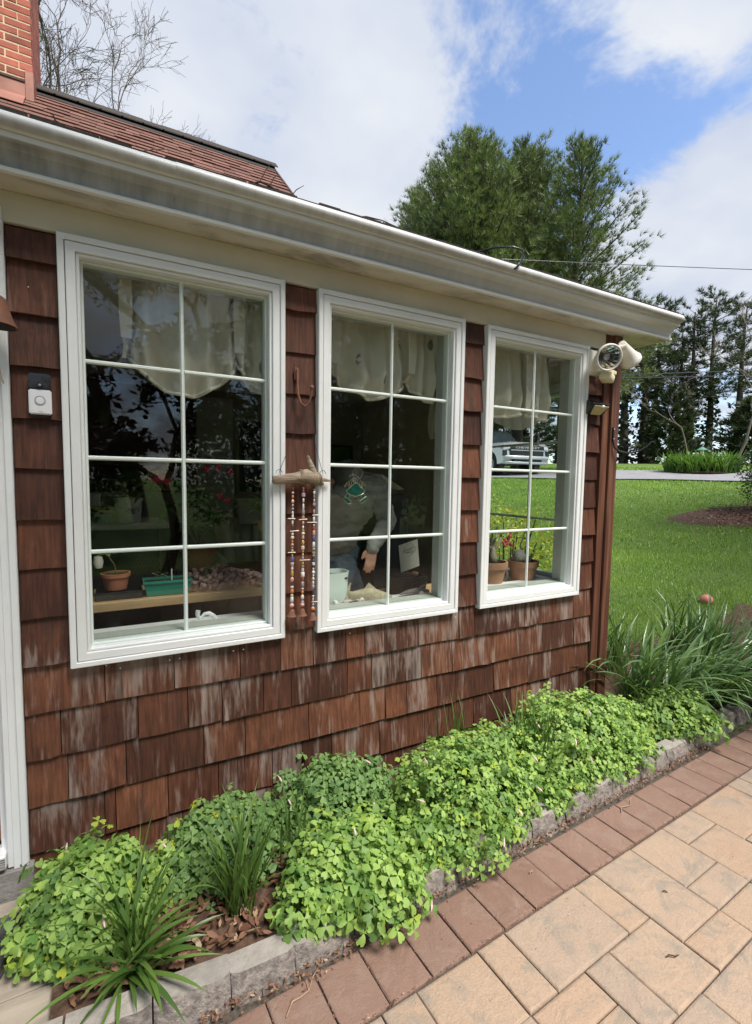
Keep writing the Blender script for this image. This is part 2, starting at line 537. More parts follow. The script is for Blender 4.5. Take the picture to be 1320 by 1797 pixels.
def gutter_mat():
    m, N, L, b = new_mat('gutter_metal')
    v = coords(N, L, (1, 1, 1)); vs_ = coords(N, L, (22, 5, 5))
    f = noisen(N, L, vs_, 1.0, 5, 0.6)
    big = noisen(N, L, v, 1.6, 3)
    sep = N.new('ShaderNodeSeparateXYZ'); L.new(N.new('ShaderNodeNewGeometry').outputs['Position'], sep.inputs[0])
    # grime and painted-in shade darken the cove, thinner towards the far, newer end
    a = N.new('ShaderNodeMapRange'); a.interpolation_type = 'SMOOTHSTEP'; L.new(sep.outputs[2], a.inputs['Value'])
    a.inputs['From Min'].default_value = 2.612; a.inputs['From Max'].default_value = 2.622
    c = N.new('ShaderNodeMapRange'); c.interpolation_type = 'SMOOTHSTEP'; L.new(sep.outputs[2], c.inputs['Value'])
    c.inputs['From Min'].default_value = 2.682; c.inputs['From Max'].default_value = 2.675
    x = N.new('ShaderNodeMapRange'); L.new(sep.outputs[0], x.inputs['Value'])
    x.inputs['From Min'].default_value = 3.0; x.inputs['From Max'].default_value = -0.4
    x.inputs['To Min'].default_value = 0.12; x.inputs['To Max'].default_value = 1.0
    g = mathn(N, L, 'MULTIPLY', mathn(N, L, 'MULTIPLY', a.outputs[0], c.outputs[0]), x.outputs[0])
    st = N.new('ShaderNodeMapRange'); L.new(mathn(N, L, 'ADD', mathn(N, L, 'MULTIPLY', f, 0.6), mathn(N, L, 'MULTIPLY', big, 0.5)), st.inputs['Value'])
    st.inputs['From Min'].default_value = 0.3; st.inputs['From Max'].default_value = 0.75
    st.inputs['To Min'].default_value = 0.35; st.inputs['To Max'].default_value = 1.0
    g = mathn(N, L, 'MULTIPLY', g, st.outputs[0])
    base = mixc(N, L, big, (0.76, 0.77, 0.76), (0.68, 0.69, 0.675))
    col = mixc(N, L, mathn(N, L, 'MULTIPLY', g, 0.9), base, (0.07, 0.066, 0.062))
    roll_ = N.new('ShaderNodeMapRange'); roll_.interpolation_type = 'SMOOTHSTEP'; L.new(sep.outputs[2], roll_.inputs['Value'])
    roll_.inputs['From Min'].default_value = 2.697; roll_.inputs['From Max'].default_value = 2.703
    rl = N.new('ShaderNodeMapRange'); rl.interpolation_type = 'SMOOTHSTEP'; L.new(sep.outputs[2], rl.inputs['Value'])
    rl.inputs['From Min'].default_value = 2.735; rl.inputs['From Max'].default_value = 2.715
    roll_shade = mathn(N, L, 'MULTIPLY', mathn(N, L, 'MULTIPLY', roll_.outputs[0], rl.outputs[0]), mathn(N, L, 'MULTIPLY', st.outputs[0], 0.8))
    col = mixc(N, L, roll_shade, col, (0.22, 0.2, 0.165))  # shade of the rolled lip's underside painted into its lower half, streaked
    L.new(col, b.inputs['Base Color'])
    b.inputs['Roughness'].default_value = 0.38
    b.inputs['Specular IOR Level'].default_value = 0.5
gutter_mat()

def soffit_mat():
    m, N, L, b = new_mat('soffit_paint')
    v = coords(N, L, (1, 1, 1)); v2 = coords(N, L, (4, 9, 4))
    f = N.new('ShaderNodeMapRange'); f.interpolation_type = 'SMOOTHSTEP'
    L.new(noisen(N, L, v2, 1.0, 6, 0.65, 0.4), f.inputs['Value'])
    f.inputs['From Min'].default_value = 0.42; f.inputs['From Max'].default_value = 0.72
    col = mixc(N, L, mathn(N, L, 'MULTIPLY', f.outputs[0], 0.75), (0.62, 0.58, 0.5), (0.2, 0.17, 0.145))
    L.new(col, b.inputs['Base Color']); b.inputs['Roughness'].default_value = 0.6
soffit_mat()
glass_mat('window_glass', (0.965, 0.985, 0.97), 0.032)

# ------------------------------------------------------------------ the house
HX0, HX1 = -2.6, 3.03            # sunroom wing along x
HY1 = 3.6                        # back of the room
house = thing('house', (-0.3, 0, 0), 'brown cedar shingled house wing with three white grid windows and white gutter', 'house')
WX = [-0.149, -0.149 + 1.0117, -0.149 + 2.0234]
WW, WZ0, WZ1 = 0.852, 0.875, 2.493
DX = -0.303                      # right edge of the door casing
FLOOR = 0.22

# wall core with real openings (0.1 thick, behind the shingles)
def front_wall():
    mb = MB()
    xs = [DX]
    for x in WX:
        xs += [x + 0.02, x + WW - 0.02]
    xs.append(HX1 - 0.02)
    mb.box((DX, 0.0, 0.0), (HX1 - 0.02, 0.1, WZ0 + 0.02))
    mb.box((DX, 0.0, WZ1 - 0.02), (HX1 - 0.02, 0.1, 2.75))
    for i in range(0, len(xs), 2):
        mb.box((xs[i], 0.001, WZ0 + 0.02), (xs[i + 1], 0.099, WZ1 - 0.02))
    mb.box((HX0, 0.0, 2.45), (DX, 0.1, 2.75))
    mb.box((HX0, 0.002, 0.0), (-1.45, 0.098, 2.45))
    return mb
front_wall().build('wall', 'dark_void', house)

# end wall towards the lawn, with the opening of the end window
EWY0, EWY1, EWZ0, EWZ1 = 0.33, 1.75, 0.90, 2.28
mb = MB()
ex0, ex1 = HX1 - 0.12, HX1 - 0.02
mb.box((ex0, 0.1, 0), (ex1, EWY0, 2.75)).box((ex0, EWY1, 0), (ex1, HY1, 2.75))
mb.box((ex0 + 0.001, EWY0, 0), (ex1 - 0.001, EWY1, EWZ0)).box((ex0 + 0.001, EWY0, EWZ1), (ex1 - 0.001, EWY1, 2.75))
mb.build('end_wall', 'cream_trim', house)
# cladding on the end wall (seen edge-on only)
mb = MB()
for i in range(14):
    z0 = 0.0 + i * 0.185
    for (ya, yb) in ((0.12, 3.6),) if (z0 + 0.185 < EWZ0 or z0 > EWZ1) else ((0.12, EWY0 - 0.06), (EWY1 + 0.06, 3.6)):
        mb.add([(HX1 - 0.004, ya, z0 + 0.19), (HX1 + 0.012, ya, z0), (HX1 + 0.012, yb, z0), (HX1 - 0.004, yb, z0 + 0.19),
                (HX1 - 0.02, ya, z0 + 0.19), (HX1 - 0.02, ya, z0), (HX1 - 0.02, yb, z0), (HX1 - 0.02, yb, z0 + 0.19)],
               [(0, 1, 2, 3), (0, 4, 5, 1), (3, 2, 6, 7), (1, 5, 6, 2)])
mb.build('end_wall_cladding', 'cedar', house)

JA = [-0.036, 0.223, 0.501, 0.692, 0.856, 1.032, 1.139, 1.255, 1.476, 1.752, 1.866, 2.216, 2.4, 2.722]
JB = [-0.19, 0.081, 0.276, 0.421, 0.609, 0.745, 1.046, 1.186, 1.495, 1.709, 1.988, 2.164, 2.442, 2.734]
JC = [-0.171, 0.033, 0.34, 0.523, 0.834, 1.115, 1.269, 1.403, 1.606, 1.74, 2.033, 2.32, 2.533]
JD = [-0.049, -0.009, 0.191, 0.402, 0.521, 0.652, 0.802, 0.961, 1.238, 1.526, 1.699, 1.882, 2.185, 2.462, 2.624]
JE = [-0.161, 0.037, 0.249, 0.398, 0.517, 0.749, 0.9, 1.097, 1.379, 1.532, 1.768, 1.988, 2.226, 2.534]

# shingles one by one ------------------------------------------------------
SZ0, SE = 0.898, 0.1853
def shingle(x0, x1, z0, z1, cut_top=None):
    w = x1 - x0
    if w < 0.015:
        return
    g = 0.0018
    t = RNG.uniform(0.013, 0.024); j = RNG.uniform(-0.005, 0.005); j2 = j + RNG.uniform(-0.004, 0.004)
    zt = cut_top if cut_top else z1 + 0.012
    yb, yt = -t - 0.003, -0.0045
    if cut_top:
        k = (zt - z0) / (z1 + 0.012 - z0); yt = yb + (yt - yb) * k
    xm = x0 + w * RNG.uniform(0.3, 0.7); jm = RNG.uniform(-0.002, 0.002)
    a, c = x0 + g, x1 - g
    V = [(a, yb, z0 + j), (xm, yb - RNG.uniform(0, 0.002), z0 + jm), (c, yb, z0 + j2), (c, yt, zt), (a, yt, zt),
         (a, -0.001, z0 + j), (xm, -0.001, z0 + jm), (c, -0.001, z0 + j2), (c, -0.001, zt), (a, -0.001, zt)]
    F = [(0, 1, 2, 3, 4), (0, 5, 6, 1), (1, 6, 7, 2), (2, 7, 8, 3), (4, 9, 5, 0), (3, 8, 9, 4)]
    MB().add(V, F).build('shingle', 'cedar', house)

JOINTS = {   # joints measured along the wall, course by course from the sill down
    -1: JA, -2: JB, -3: JC, -4: JD, -5: JE}
RX = 2.895                       # shingles end at the corner board
for n, xs in JOINTS.items():
    ed = [DX] + xs + [RX]
    for a, c in zip(ed, ed[1:]):
        if n == -1:
            # split under the window casings: the course runs up to the sill
            shingle(a, c, SZ0 + SE * n, SZ0 + SE * (n + 1), None)
        else:
            shingle(a, c, max(SZ0 + SE * n, -0.03), SZ0 + SE * (n + 1))
gaps = [(DX, WX[0]), (WX[0] + WW, WX[1]), (WX[1] + WW, WX[2]), (WX[2] + WW, RX)]
for n in range(0, 9):
    z0, z1 = SZ0 + SE * n, SZ0 + SE * (n + 1)
    for gi, (a, c) in enumerate(gaps):
        shingle(a - 0.0, c, z0, z1, 2.489 if z1 > 2.48 else None)

# corner board: a post with two strips
MB().box((2.9, -0.032, 0.02), (2.965, -0.001, 2.598)).build('corner_strip', 'corner_wood', house, bevel=0.002)
MB().box((2.967, -0.05, 0.02), (HX1 + 0.016, 0.075, 2.598)).build('corner_board', 'corner_wood', house, bevel=0.003)

# frieze board and soffit
MB().box((DX - 0.02 + 0.005, -0.03, 2.496), (2.897, -0.002, 2.6)).build('frieze_board', 'cream_trim', house, bevel=0.002)
MB().box((HX0, -0.028, 2.545), (DX - 0.017, -0.002, 2.6)).build('frieze_board', 'cream_trim', house, bevel=0.002)
MB().box((HX0, -0.15, 2.6), (3.385, 0.1, 2.612)).build('soffit', 'soffit_paint', house)

# gutter ---------------------------------------------------------------
def gutter():
    prof = [(-0.150, 2.597), (-0.160, 2.597), (-0.1655, 2.600), (-0.1665, 2.612), (-0.163, 2.615), (-0.155, 2.6155)]
    for i in range(11):             # cove
        t = i / 10 * math.pi / 2
        prof.append((-0.155 - 0.050 * (1 - math.cos(t)), 2.616 + 0.061 * math.sin(t)))
    prof += [(-0.212, 2.6775), (-0.214, 2.679), (-0.2145, 2.696), (-0.212, 2.698), (-0.206, 2.6985)]
    for i in range(12):             # rolled lip
        t = -math.pi * 0.42 + i / 11 * math.pi * 1.05
        prof.append((-0.216 - 0.029 * math.cos(t), 2.7235 + 0.0265 * math.sin(t)))
    outer = prof
    inner = [(-0.205, 2.742), (-0.2, 2.70), (-0.15, 2.63), (-0.15, 2.604)]
    return outer, inner
go, gi = gutter()
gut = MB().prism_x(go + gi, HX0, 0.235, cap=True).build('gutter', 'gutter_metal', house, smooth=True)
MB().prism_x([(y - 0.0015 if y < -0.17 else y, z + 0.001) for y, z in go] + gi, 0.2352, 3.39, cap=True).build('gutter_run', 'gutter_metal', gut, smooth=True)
capo = [(-0.150, 2.597)] + go[1:] + [(-0.14, 2.745), (-0.14, 2.6)]
MB().prism_x(capo, 3.391, 3.397).build('end_cap', 'gutter_metal', gut, bevel=0.001)
MB().box((HX0, -0.14, 2.613), (3.38, -0.05, 2.75)).build('fascia', 'cream_trim', house)

# low roof over the wing -------------------------------------------------
def low(y):
    return 2.762 + 0.2 * (y + 0.2)
roof = MB().prism_x([(-0.19, low(-0.19) - 0.004), (2.0, low(2.0)), (4.2, low(2.0) - 0.4), (4.2, 2.7), (-0.13, 2.7), (-0.145, low(-0.19) - 0.03)], HX0, 3.345).build('roof', 'roof_dark', house)
mb = MB()
for i in range(60):
    xa = HX0 + i * 0.1 + RNG.uniform(-.003, .003)
    mb.box((xa, -0.206 + RNG.uniform(-.004, .004), low(-0.2) - 0.004), (xa + 0.097, 0.12, low(-0.2) + 0.006 + RNG.uniform(0, .004)))
mb.build('starter_course', 'roof_dark', roof)
MB().box((3.345, -0.13, 2.62), (3.372, 4.2, 2.72)).build('rake_board', 'cream_trim', house)
MB().box((HX1 + 0.012, -0.05, 2.602), (3.344, 4.1, 2.618)).build('rake_soffit', 'soffit_paint', house)

# steep main roof --------------------------------------------------------
RY, RZ, RS, RXE = 4.0, 5.46, 0.91, 1.873
def mz(y):
    return RZ - RS * (RY - y)
mroof = MB().prism_x([(1.0, mz(1.0) - 0.02), (RY, RZ - 0.02), (7.0, mz(1.0) - 0.02), (7.0, 2.7), (1.0, 2.7)], -3.2, RXE - 0.02).build('main_roof', 'roof_dark', house)
sl = math.atan(RS)
nrm = Vector((0, -math.sin(sl), math.cos(sl)))
along = Vector((0, math.cos(sl), math.sin(sl)))
slope_len = (RY - 2.75) / math.cos(sl)
exposure = 0.125
tabs_done = 0
rest = MB()
def tab(mb, x0, x1, s0, th):
    base = Vector((0, RY, RZ)) - along * s0          # lower edge, s0 measured down from the ridge
    P = []
    for x in (x0, x1):
        for (ds, h) in ((0, 0), (0, th), (exposure + 0.03, 0.004)):
            p = base + along * ds + nrm * (h - 0.018)
            P.append((x, p.y, p.z))
    mb.add(P, [(0, 3, 4, 1), (1, 4, 5, 2), (0, 1, 2), (3, 5, 4)])
for r in range(14):
    s0 = exposure * (r + 1) + 0.01
    x = -1.9 + RNG.uniform(0, 0.15)
    while x < RXE:
        w = RNG.choice((0.13, 0.16, 0.19, 0.22))
        x1 = min(x + w, RXE)
        if x1 - x > 0.03:
            th = RNG.uniform(0.012, 0.022)
            if x1 > -0.95 and r < 11 and tabs_done < 290:
                mb = MB(); tab(mb, x, x1 - 0.003, s0, th); mb.build('roof_shingle', 'roof_tab', mroof); tabs_done += 1
            else:
                tab(rest, x, x1 - 0.003, s0, th)
        x = x1
tag(rest.build('roof_shingle_field', 'roof_tab', mroof), kind='stuff')
x = -0.6
while x < RXE:                                        # ridge caps with the dark vent below
    x1 = min(x + 0.2, RXE + 0.01)
    tl = RNG.uniform(0, 0.006)
    MB().prism_x([(RY - 0.10, mz(RY - 0.10) + 0.048), (RY, RZ + 0.05 + tl), (RY + 0.10, mz(RY - 0.10) + 0.048), (RY + 0.10, mz(RY - 0.10) + 0.036), (RY, RZ + 0.038), (RY - 0.10, mz(RY - 0.10) + 0.036)], x, x1 + 0.015).build('ridge_cap', 'roof_dark', mroof)
    x = x1
MB().prism_x([(RY - 0.12, mz(RY - 0.12) - 0.005), (RY, RZ + 0.034), (RY + 0.12, mz(RY - 0.12) - 0.005)], -0.6, RXE - 0.01).build('ridge_vent', 'black_line', mroof)
MB().prism_x([(1.0, mz(1.0) + 0.004), (RY, RZ + 0.004), (RY, RZ - 0.09), (1.0, mz(1.0) - 0.09)], RXE - 0.018, RXE + 0.004).build('rake_edge', 'dark_wood', mroof)

# chimney ------------------------------------------------------------------
CX1, CY0, CY1 = -0.545, 3.62, 4.4
cz0 = mz(CY0)
chim = MB().box((-1.8, CY0 + 0.0035, cz0 - 0.3), (CX1 - 0.0035, CY1, 7.2)).build('chimney', 'mortar', house)
row = 0
z = cz0 + 0.04
bmeshes = {}
while z < 6.75:
    x = CX1 - (0.0 if row % 2 == 0 else 0.105)
    if row % 2:
        MB().box((CX1 - 0.097, CY0, z), (CX1, CY0 + 0.09, z + 0.057)).build('brick', 'brick', chim, bevel=0.0015)
    while x > -1.45:
        jz = RNG.uniform(-0.002, 0.002)
        MB().box((x - 0.197, CY0 + RNG.uniform(-0.001, 0.0015), z + jz), (x - 0.0 - (0.002 if x == CX1 else 0), CY0 + 0.09, z + 0.053 + jz)).build('brick', 'brick', chim, bevel=0.0015)
        x -= 0.21
    # end face
    y = CY0 + (0.1 if row % 2 == 0 else 0.1)
    while y < CY1:
        MB().box((CX1 - 0.09, y, z), (CX1 + 0.0005, min(y + 0.2, CY1), z + 0.057)).build('brick', 'brick', chim, bevel=0.0015)
        y += 0.21
    z += 0.0695
    row += 1
# copper flashing: apron and stepped corner
MB().prism_x([(CY0 - 0.012, mz(CY0) + 0.13), (CY0 - 0.006, mz(CY0) + 0.13), (CY0 - 0.006, mz(CY0)), (CY0 - 0.2, mz(CY0 - 0.2) + 0.012), (CY0 - 0.2, mz(CY0 - 0.2) + 0.006), (CY0 - 0.012, mz(CY0) + 0.006)], -1.8, CX1 - 0.06).build('flashing_apron', 'copper', chim)
MB().box((CX1 - 0.058, CY0 - 0.014, mz(CY0) - 0.02), (CX1 + 0.008, CY0 + 0.4, mz(CY0) + 0.24)).build('flashing_corner', 'copper', chim, bevel=0.002)
MB().prism_x([(CY0 - 0.02, mz(CY0) + 0.128), (CY0 - 0.02, mz(CY0) + 0.148), (CY0 - 0.002, mz(CY0) + 0.15), (CY0 - 0.002, mz(CY0) + 0.128)], -1.8, CX1 - 0.06).build('counter_flashing', 'dark_wood', chim)

# windows --------------------------------------------------------------------
def ring(mb, x0, x1, z0, z1, w, y0, y1, wb=None):
    """mitred frame in the wall plane"""
    wb = w if wb is None else wb
    o = [(x0, z0), (x1, z0), (x1, z1), (x0, z1)]
    i = [(x0 + w, z0 + wb), (x1 - w, z0 + wb), (x1 - w, z1 - w), (x0 + w, z1 - w)]
    V = []
    for y in (y0, y1):
        V += [(a, y, c) for a, c in o] + [(a, y, c) for a, c in i]
    F = []
    for k in range(4):
        n = (k + 1) % 4
        F += [(k, n, 4 + n, 4 + k), (8 + k, 8 + 4 + k, 8 + 4 + n, 8 + n), (k, 8 + k, 8 + n, n), (4 + k, 4 + n, 12 + n, 12 + k)]
    mb.add(V, F)

def window(x0):
    x1 = x0 + WW
    mb = MB(); ring(mb, x0, x1, WZ0, WZ1, 0.022, -0.05, 0.0)
    win = mb.build('window', 'white_trim', house, bevel=0.003)
    mb = MB(); ring(mb, x0 + 0.0245, x1 - 0.0245, WZ0 + 0.024, WZ1 - 0.0245, 0.032, -0.046, 0.05)
    mb.build('frame', 'white_trim', win, bevel=0.0025)
    mb = MB(); ring(mb, x0 + 0.0225, x1 - 0.0225, WZ0 + 0.0225, WZ1 - 0.0225, 0.004, -0.034, 0.02)
    mb.build('frame_gap', 'black_line', win)
    mb = MB(); ring(mb, x0 + 0.057, x1 - 0.057, WZ0 + 0.057, WZ1 - 0.057, 0.012, -0.036, 0.045)
    mb.build('sash', 'white_trim', win, bevel=0.003)
    gx0, gx1, gz0, gz1 = x0 + 0.0692, x1 - 0.0692, WZ0 + 0.0692, WZ1 - 0.0692
    mb = MB(); ring(mb, gx0, gx1, gz0, gz1, 0.009, -0.0, 0.044)
    mb.build('glazing_bead', 'muntin_white', win, bevel=0.002)
    cxm = (gx0 + gx1) / 2
    rows = [gz0, 1.318, 1.688, 2.056, gz1]
    h = 0.0085
    MB().add([(cxm - h, 0.012, gz0 + .006), (cxm + h, 0.012, gz0 + .006), (cxm + h, 0.012, gz1 - .006), (cxm - h, 0.012, gz1 - .006),
              (cxm - h * .4, 0.004, gz0 + .006), (cxm + h * .4, 0.004, gz0 + .006), (cxm + h * .4, 0.004, gz1 - .006), (cxm - h * .4, 0.004, gz1 - .006)],
             [(4, 5, 6, 7), (0, 1, 5, 4), (1, 2, 6, 5), (2, 3, 7, 6), (3, 0, 4, 7), (3, 2, 1, 0)]).build('muntin', 'muntin_white', win)
    for z in rows[1:4]:
        for (a, c) in ((gx0 + .006, cxm - h), (cxm + h, gx1 - .006)):
            MB().add([(a, 0.012, z - h), (c, 0.012, z - h), (c, 0.012, z + h), (a, 0.012, z + h),
                      (a, 0.0045, z - h * .4), (c, 0.0045, z - h * .4), (c, 0.0045, z + h * .4), (a, 0.0045, z + h * .4)],
                     [(4, 5, 6, 7), (0, 1, 5, 4), (1, 2, 6, 5), (2, 3, 7, 6), (3, 0, 4, 7), (3, 2, 1, 0)]).build('muntin', 'muntin_white', win)
    for i in range(4):
        for (a, c) in ((gx0 + .004, cxm), (cxm, gx1 - .004)):
            # each light is one pane, the slightest bit out of true so reflections break at the bars
            ty = RNG.uniform(-0.0012, 0.0012); tz = RNG.uniform(-0.0012, 0.0012)
            z0, z1 = rows[i] + (.004 if i == 0 else 0), rows[i + 1] - (.004 if i == 3 else 0)
            y = 0.0165
            MB().add([(a, y - ty - tz, z0), (c, y + ty - tz, z0), (c, y + ty + tz, z1), (a, y - ty + tz, z1),
                      (a, y + .004 - ty - tz, z0), (c, y + .004 + ty - tz, z0), (c, y + .004 + ty + tz, z1), (a, y + .004 - ty + tz, z1)],
                     [(0, 1, 2, 3), (7, 6, 5, 4), (0, 4, 5, 1), (1, 5, 6, 2), (2, 6, 7, 3), (3, 7, 4, 0)]).build('pane', 'window_glass', win)
    # inner jamb liner and stool
    mb = MB(); ring(mb, x0 + 0.03, x1 - 0.03, WZ0 + 0.05, WZ1 - 0.03, 0.03, 0.051, 0.13)
    mb.build('jamb', 'room_paint', win)
    MB().box((x0 - 0.02, 0.1305, WZ0 + 0.02), (x1 + 0.02, 0.30, WZ0 + 0.05)).build('inner_sill', 'white_trim', win, bevel=0.004)
    return win
for x in WX:
    window(x)

# end window, double-hung pair seen through the third window
def end_window():
    mb = MB()
    X0, X1 = ex0 - 0.012, ex1 + 0.03
    def bar(y0, y1, z0, z1, xa=X0, xb=X1, nm='frame'):
        return MB().box((xa, y0, z0), (xb, y1, z1))
    w = bar(EWY0 - 0.06, EWY0, EWZ0 - 0.06, EWZ1 + 0.06).build('end_window', 'white_trim', house)
    bar(EWY1, EWY1 + 0.06, EWZ0 - 0.06, EWZ1 + 0.06).build('casing', 'white_trim', w)
    bar(EWY0, EWY1, EWZ1, EWZ1 + 0.06).build('casing', 'white_trim', w)
    bar(EWY0, EWY1, EWZ0 - 0.04, EWZ0, X0 - 0.05).build('sill', 'white_trim', w)
    mid = 1.17
    bar(mid - 0.02, mid + 0.02, EWZ0, EWZ1, X0 + 0.02, X0 + 0.075).build('mullion', 'white_trim', w)
    for (a, c) in ((EWY0, mid - 0.025), (mid + 0.025, EWY1)):
        for (p, q, r_, s) in ((a, a + 0.022, EWZ0, EWZ1), (c - 0.022, c, EWZ0, EWZ1), (a + .022, c - .022, EWZ0, EWZ0 + 0.03), (a + .022, c - .022, EWZ1 - 0.025, EWZ1)):
            bar(p, q, r_, s, X0 + 0.03, X0 + 0.07).build('sash_rail', 'muntin_white', w)
        ym = 0.64 if a < 0.5 else (a + c) / 2
        bar(ym - 0.009, ym + 0.009, EWZ0 + .03, EWZ1 - .025, X0 + .045, X0 + .058).build('muntin', 'muntin_white', w)
        for z in (1.335, 1.92):
            bar(a + .022, c - .022, z - 0.009, z + 0.009, X0 + .0445, X0 + .0585).build('muntin', 'muntin_white', w)
        bar(a + .02, c - .02, EWZ0 + .02, EWZ1 - .02, X0 + .05, X0 + .054).build('pane', 'window_glass', w)
end_window()

# door at the left edge ---------------------------------------------------
MB().prism_x([(-0.03, 0.135), (0.02, 0.135), (0.02, 2.54), (-0.03, 2.54)], -0.372, -0.305).build('door_casing', 'white_trim', house, bevel=0.004)
MB().box((-0.328, -0.037, 0.13), (-0.306, -0.0305, 2.542)).build('casing_bead', 'white_trim', house, bevel=0.003)
MB().box((-0.352, -0.034, 0.13), (-0.334, -0.0305, 2.541)).build('casing_bead', 'white_trim', house, bevel=0.0015)
MB().box((-1.45, -0.03, 2.47), (-0.3725, 0.02, 2.54)).build('door_casing', 'white_trim', house, bevel=0.004)
MB().box((-0.392, 0.0, 0.135), (-0.373, 0.06, 2.47)).build('door_jamb', 'white_trim', house)
door = MB().box((-1.36, 0.03, 0.22), (-0.394, 0.075, 2.47)).build('door', 'door_wood', house)
for (za, zb) in ((0.35, 1.05), (1.2, 2.3)):
    MB().box((-1.22, 0.022, za), (-0.53, 0.0295, zb)).build('door_panel', 'door_wood', door, bevel=0.006)
MB().box((-0.47, -0.03, 1.2), (-0.44, 0.029, 1.24)).build('door_handle', 'black_line', door, bevel=0.008)
th = MB().box((-1.4, -0.055, 0.150), (-0.373, 0.03, 0.205)).build('threshold', 'white_trim', house, bevel=0.004)
for k in range(5):
    MB().box((-1.4, -0.058, 0.156 + k * 0.009), (-0.374, -0.0551, 0.160 + k * 0.009)).build('groove', 'stone_grey', th)
MB().box((-1.5, -0.045, -0.05), (-0.29, 0.02, 0.129)).build('door_riser', 'stone_grey', house, bevel=0.003)
# ------------------------------------------------------------------ ground materials
def lawn_mat():
    m, N, L, b = new_mat('lawn_soil')
    v = coords(N, L)
    r = ramp_node(N, [(0.3, (0.095, 0.165, 0.022)), (0.55, (0.135, 0.225, 0.03)), (0.75, (0.18, 0.25, 0.05))])
    L.new(noisen(N, L, v, 0.9, 6, 0.6), r.inputs[0])
    f = noisen(N, L, v, 45, 5, 0.7)
    col = mixc(N, L, mathn(N, L, 'MULTIPLY', f, 0.6), r.outputs[0], (0.045, 0.075, 0.01))
    L.new(col, b.inputs['Base Color']); b.inputs['Roughness'].default_value = 0.9
    bumpn(N, L, b, f, 0.8, 0.05)
lawn_mat()

def paver_mat(name, cols, blotch, rnd):
    m, N, L, b = new_mat(name)
    v = coords(N, L, (1, 1, 1), 'POSITION', 9.0)
    oi = N.new('ShaderNodeObjectInfo')
    r = ramp_node(N, [(i / (len(cols) - 1), c) for i, c in enumerate(cols)])
    L.new(mathn(N, L, 'ADD', mathn(N, L, 'MULTIPLY', oi.outputs['Random'], rnd), mathn(N, L, 'MULTIPLY', mathn(N, L, 'SUBTRACT', noisen(N, L, v, 4.0, 5, 0.6, 0.6), 0.35), 1.1), True), r.inputs[0])
    bl = N.new('ShaderNodeMapRange'); bl.interpolation_type = 'SMOOTHSTEP'
    L.new(noisen(N, L, v, 6.5, 5, 0.65, 1.2), bl.inputs['Value'])
    bl.inputs['From Min'].default_value = 0.47; bl.inputs['From Max'].default_value = 0.66
    col = mixc(N, L, mathn(N, L, 'MULTIPLY', bl.outputs[0], 0.75), r.outputs[0], blotch)
    fine = noisen(N, L, v, 160, 4, 0.7)
    col = mixc(N, L, mathn(N, L, 'MULTIPLY', mathn(N, L, 'POWER', fine, 1.6), 0.75), col, tuple(c * 0.5 for c in blotch))
    wear = noisen(N, L, v, 28, 6, 0.7)
    sp = N.new('ShaderNodeMapRange'); L.new(wear, sp.inputs['Value'])
    sp.inputs['From Min'].default_value = 0.62; sp.inputs['From Max'].default_value = 0.72
    col = mixc(N, L, mathn(N, L, 'MULTIPLY', sp.outputs[0], 0.4), col, tuple(c * 0.5 for c in blotch))
    L.new(col, b.inputs['Base Color']); b.inputs['Roughness'].default_value = 0.88
    b.inputs['Specular IOR Level'].default_value = 0.3
    h = mathn(N, L, 'ADD', mathn(N, L, 'MULTIPLY', noisen(N, L, v, 9, 6, 0.6, 1.0), 1.4), mathn(N, L, 'MULTIPLY', fine, 0.5))
    bumpn(N, L, b, h, 0.65, 0.012)
paver_mat('paver_tan', [(0.45, 0.30, 0.20), (0.465, 0.335, 0.24), (0.40, 0.30, 0.23)], (0.29, 0.25, 0.205), 0.75)
paver_mat('paver_red', [(0.22, 0.128, 0.095), (0.275, 0.168, 0.128), (0.24, 0.15, 0.118)], (0.30, 0.205, 0.16), 0.6)
plain('joint_sand', (0.055, 0.045, 0.036), (0.11, 0.09, 0.07), rough=1.0, scale=60, bump=0.6, bscale=150)
plain('block_top', (0.36, 0.33, 0.295), (0.28, 0.255, 0.225), rough=0.95, scale=25, bump=0.5, bscale=110, rnd=0.1)
plain('block_rough', (0.29, 0.255, 0.225), (0.15, 0.13, 0.118), rough=0.95, scale=45, bump=0.9, bscale=90, rnd=0.12)
plain('mulch', (0.06, 0.033, 0.022), (0.13, 0.075, 0.048), rough=1.0, scale=35, bump=1.0, bscale=60)
plain('asphalt', (0.20, 0.20, 0.215), (0.25, 0.25, 0.26), rough=0.9, scale=3, bump=0.3, bscale=80)
plain('deck_board', (0.42, 0.36, 0.29), (0.33, 0.28, 0.225), rough=0.8, scale=1.2, stretch=(3, 20, 20), bump=0.25, bscale=3)
plain('rubber', (0.05, 0.05, 0.05), (0.085, 0.08, 0.075), rough=0.7, scale=15, bump=0.4, bscale=60)
plain('twig', (0.09, 0.055, 0.035), (0.05, 0.03, 0.02), rough=0.9, scale=30)
plain('pale_twig', (0.38, 0.27, 0.17), (0.28, 0.19, 0.12), rough=0.9, scale=30)

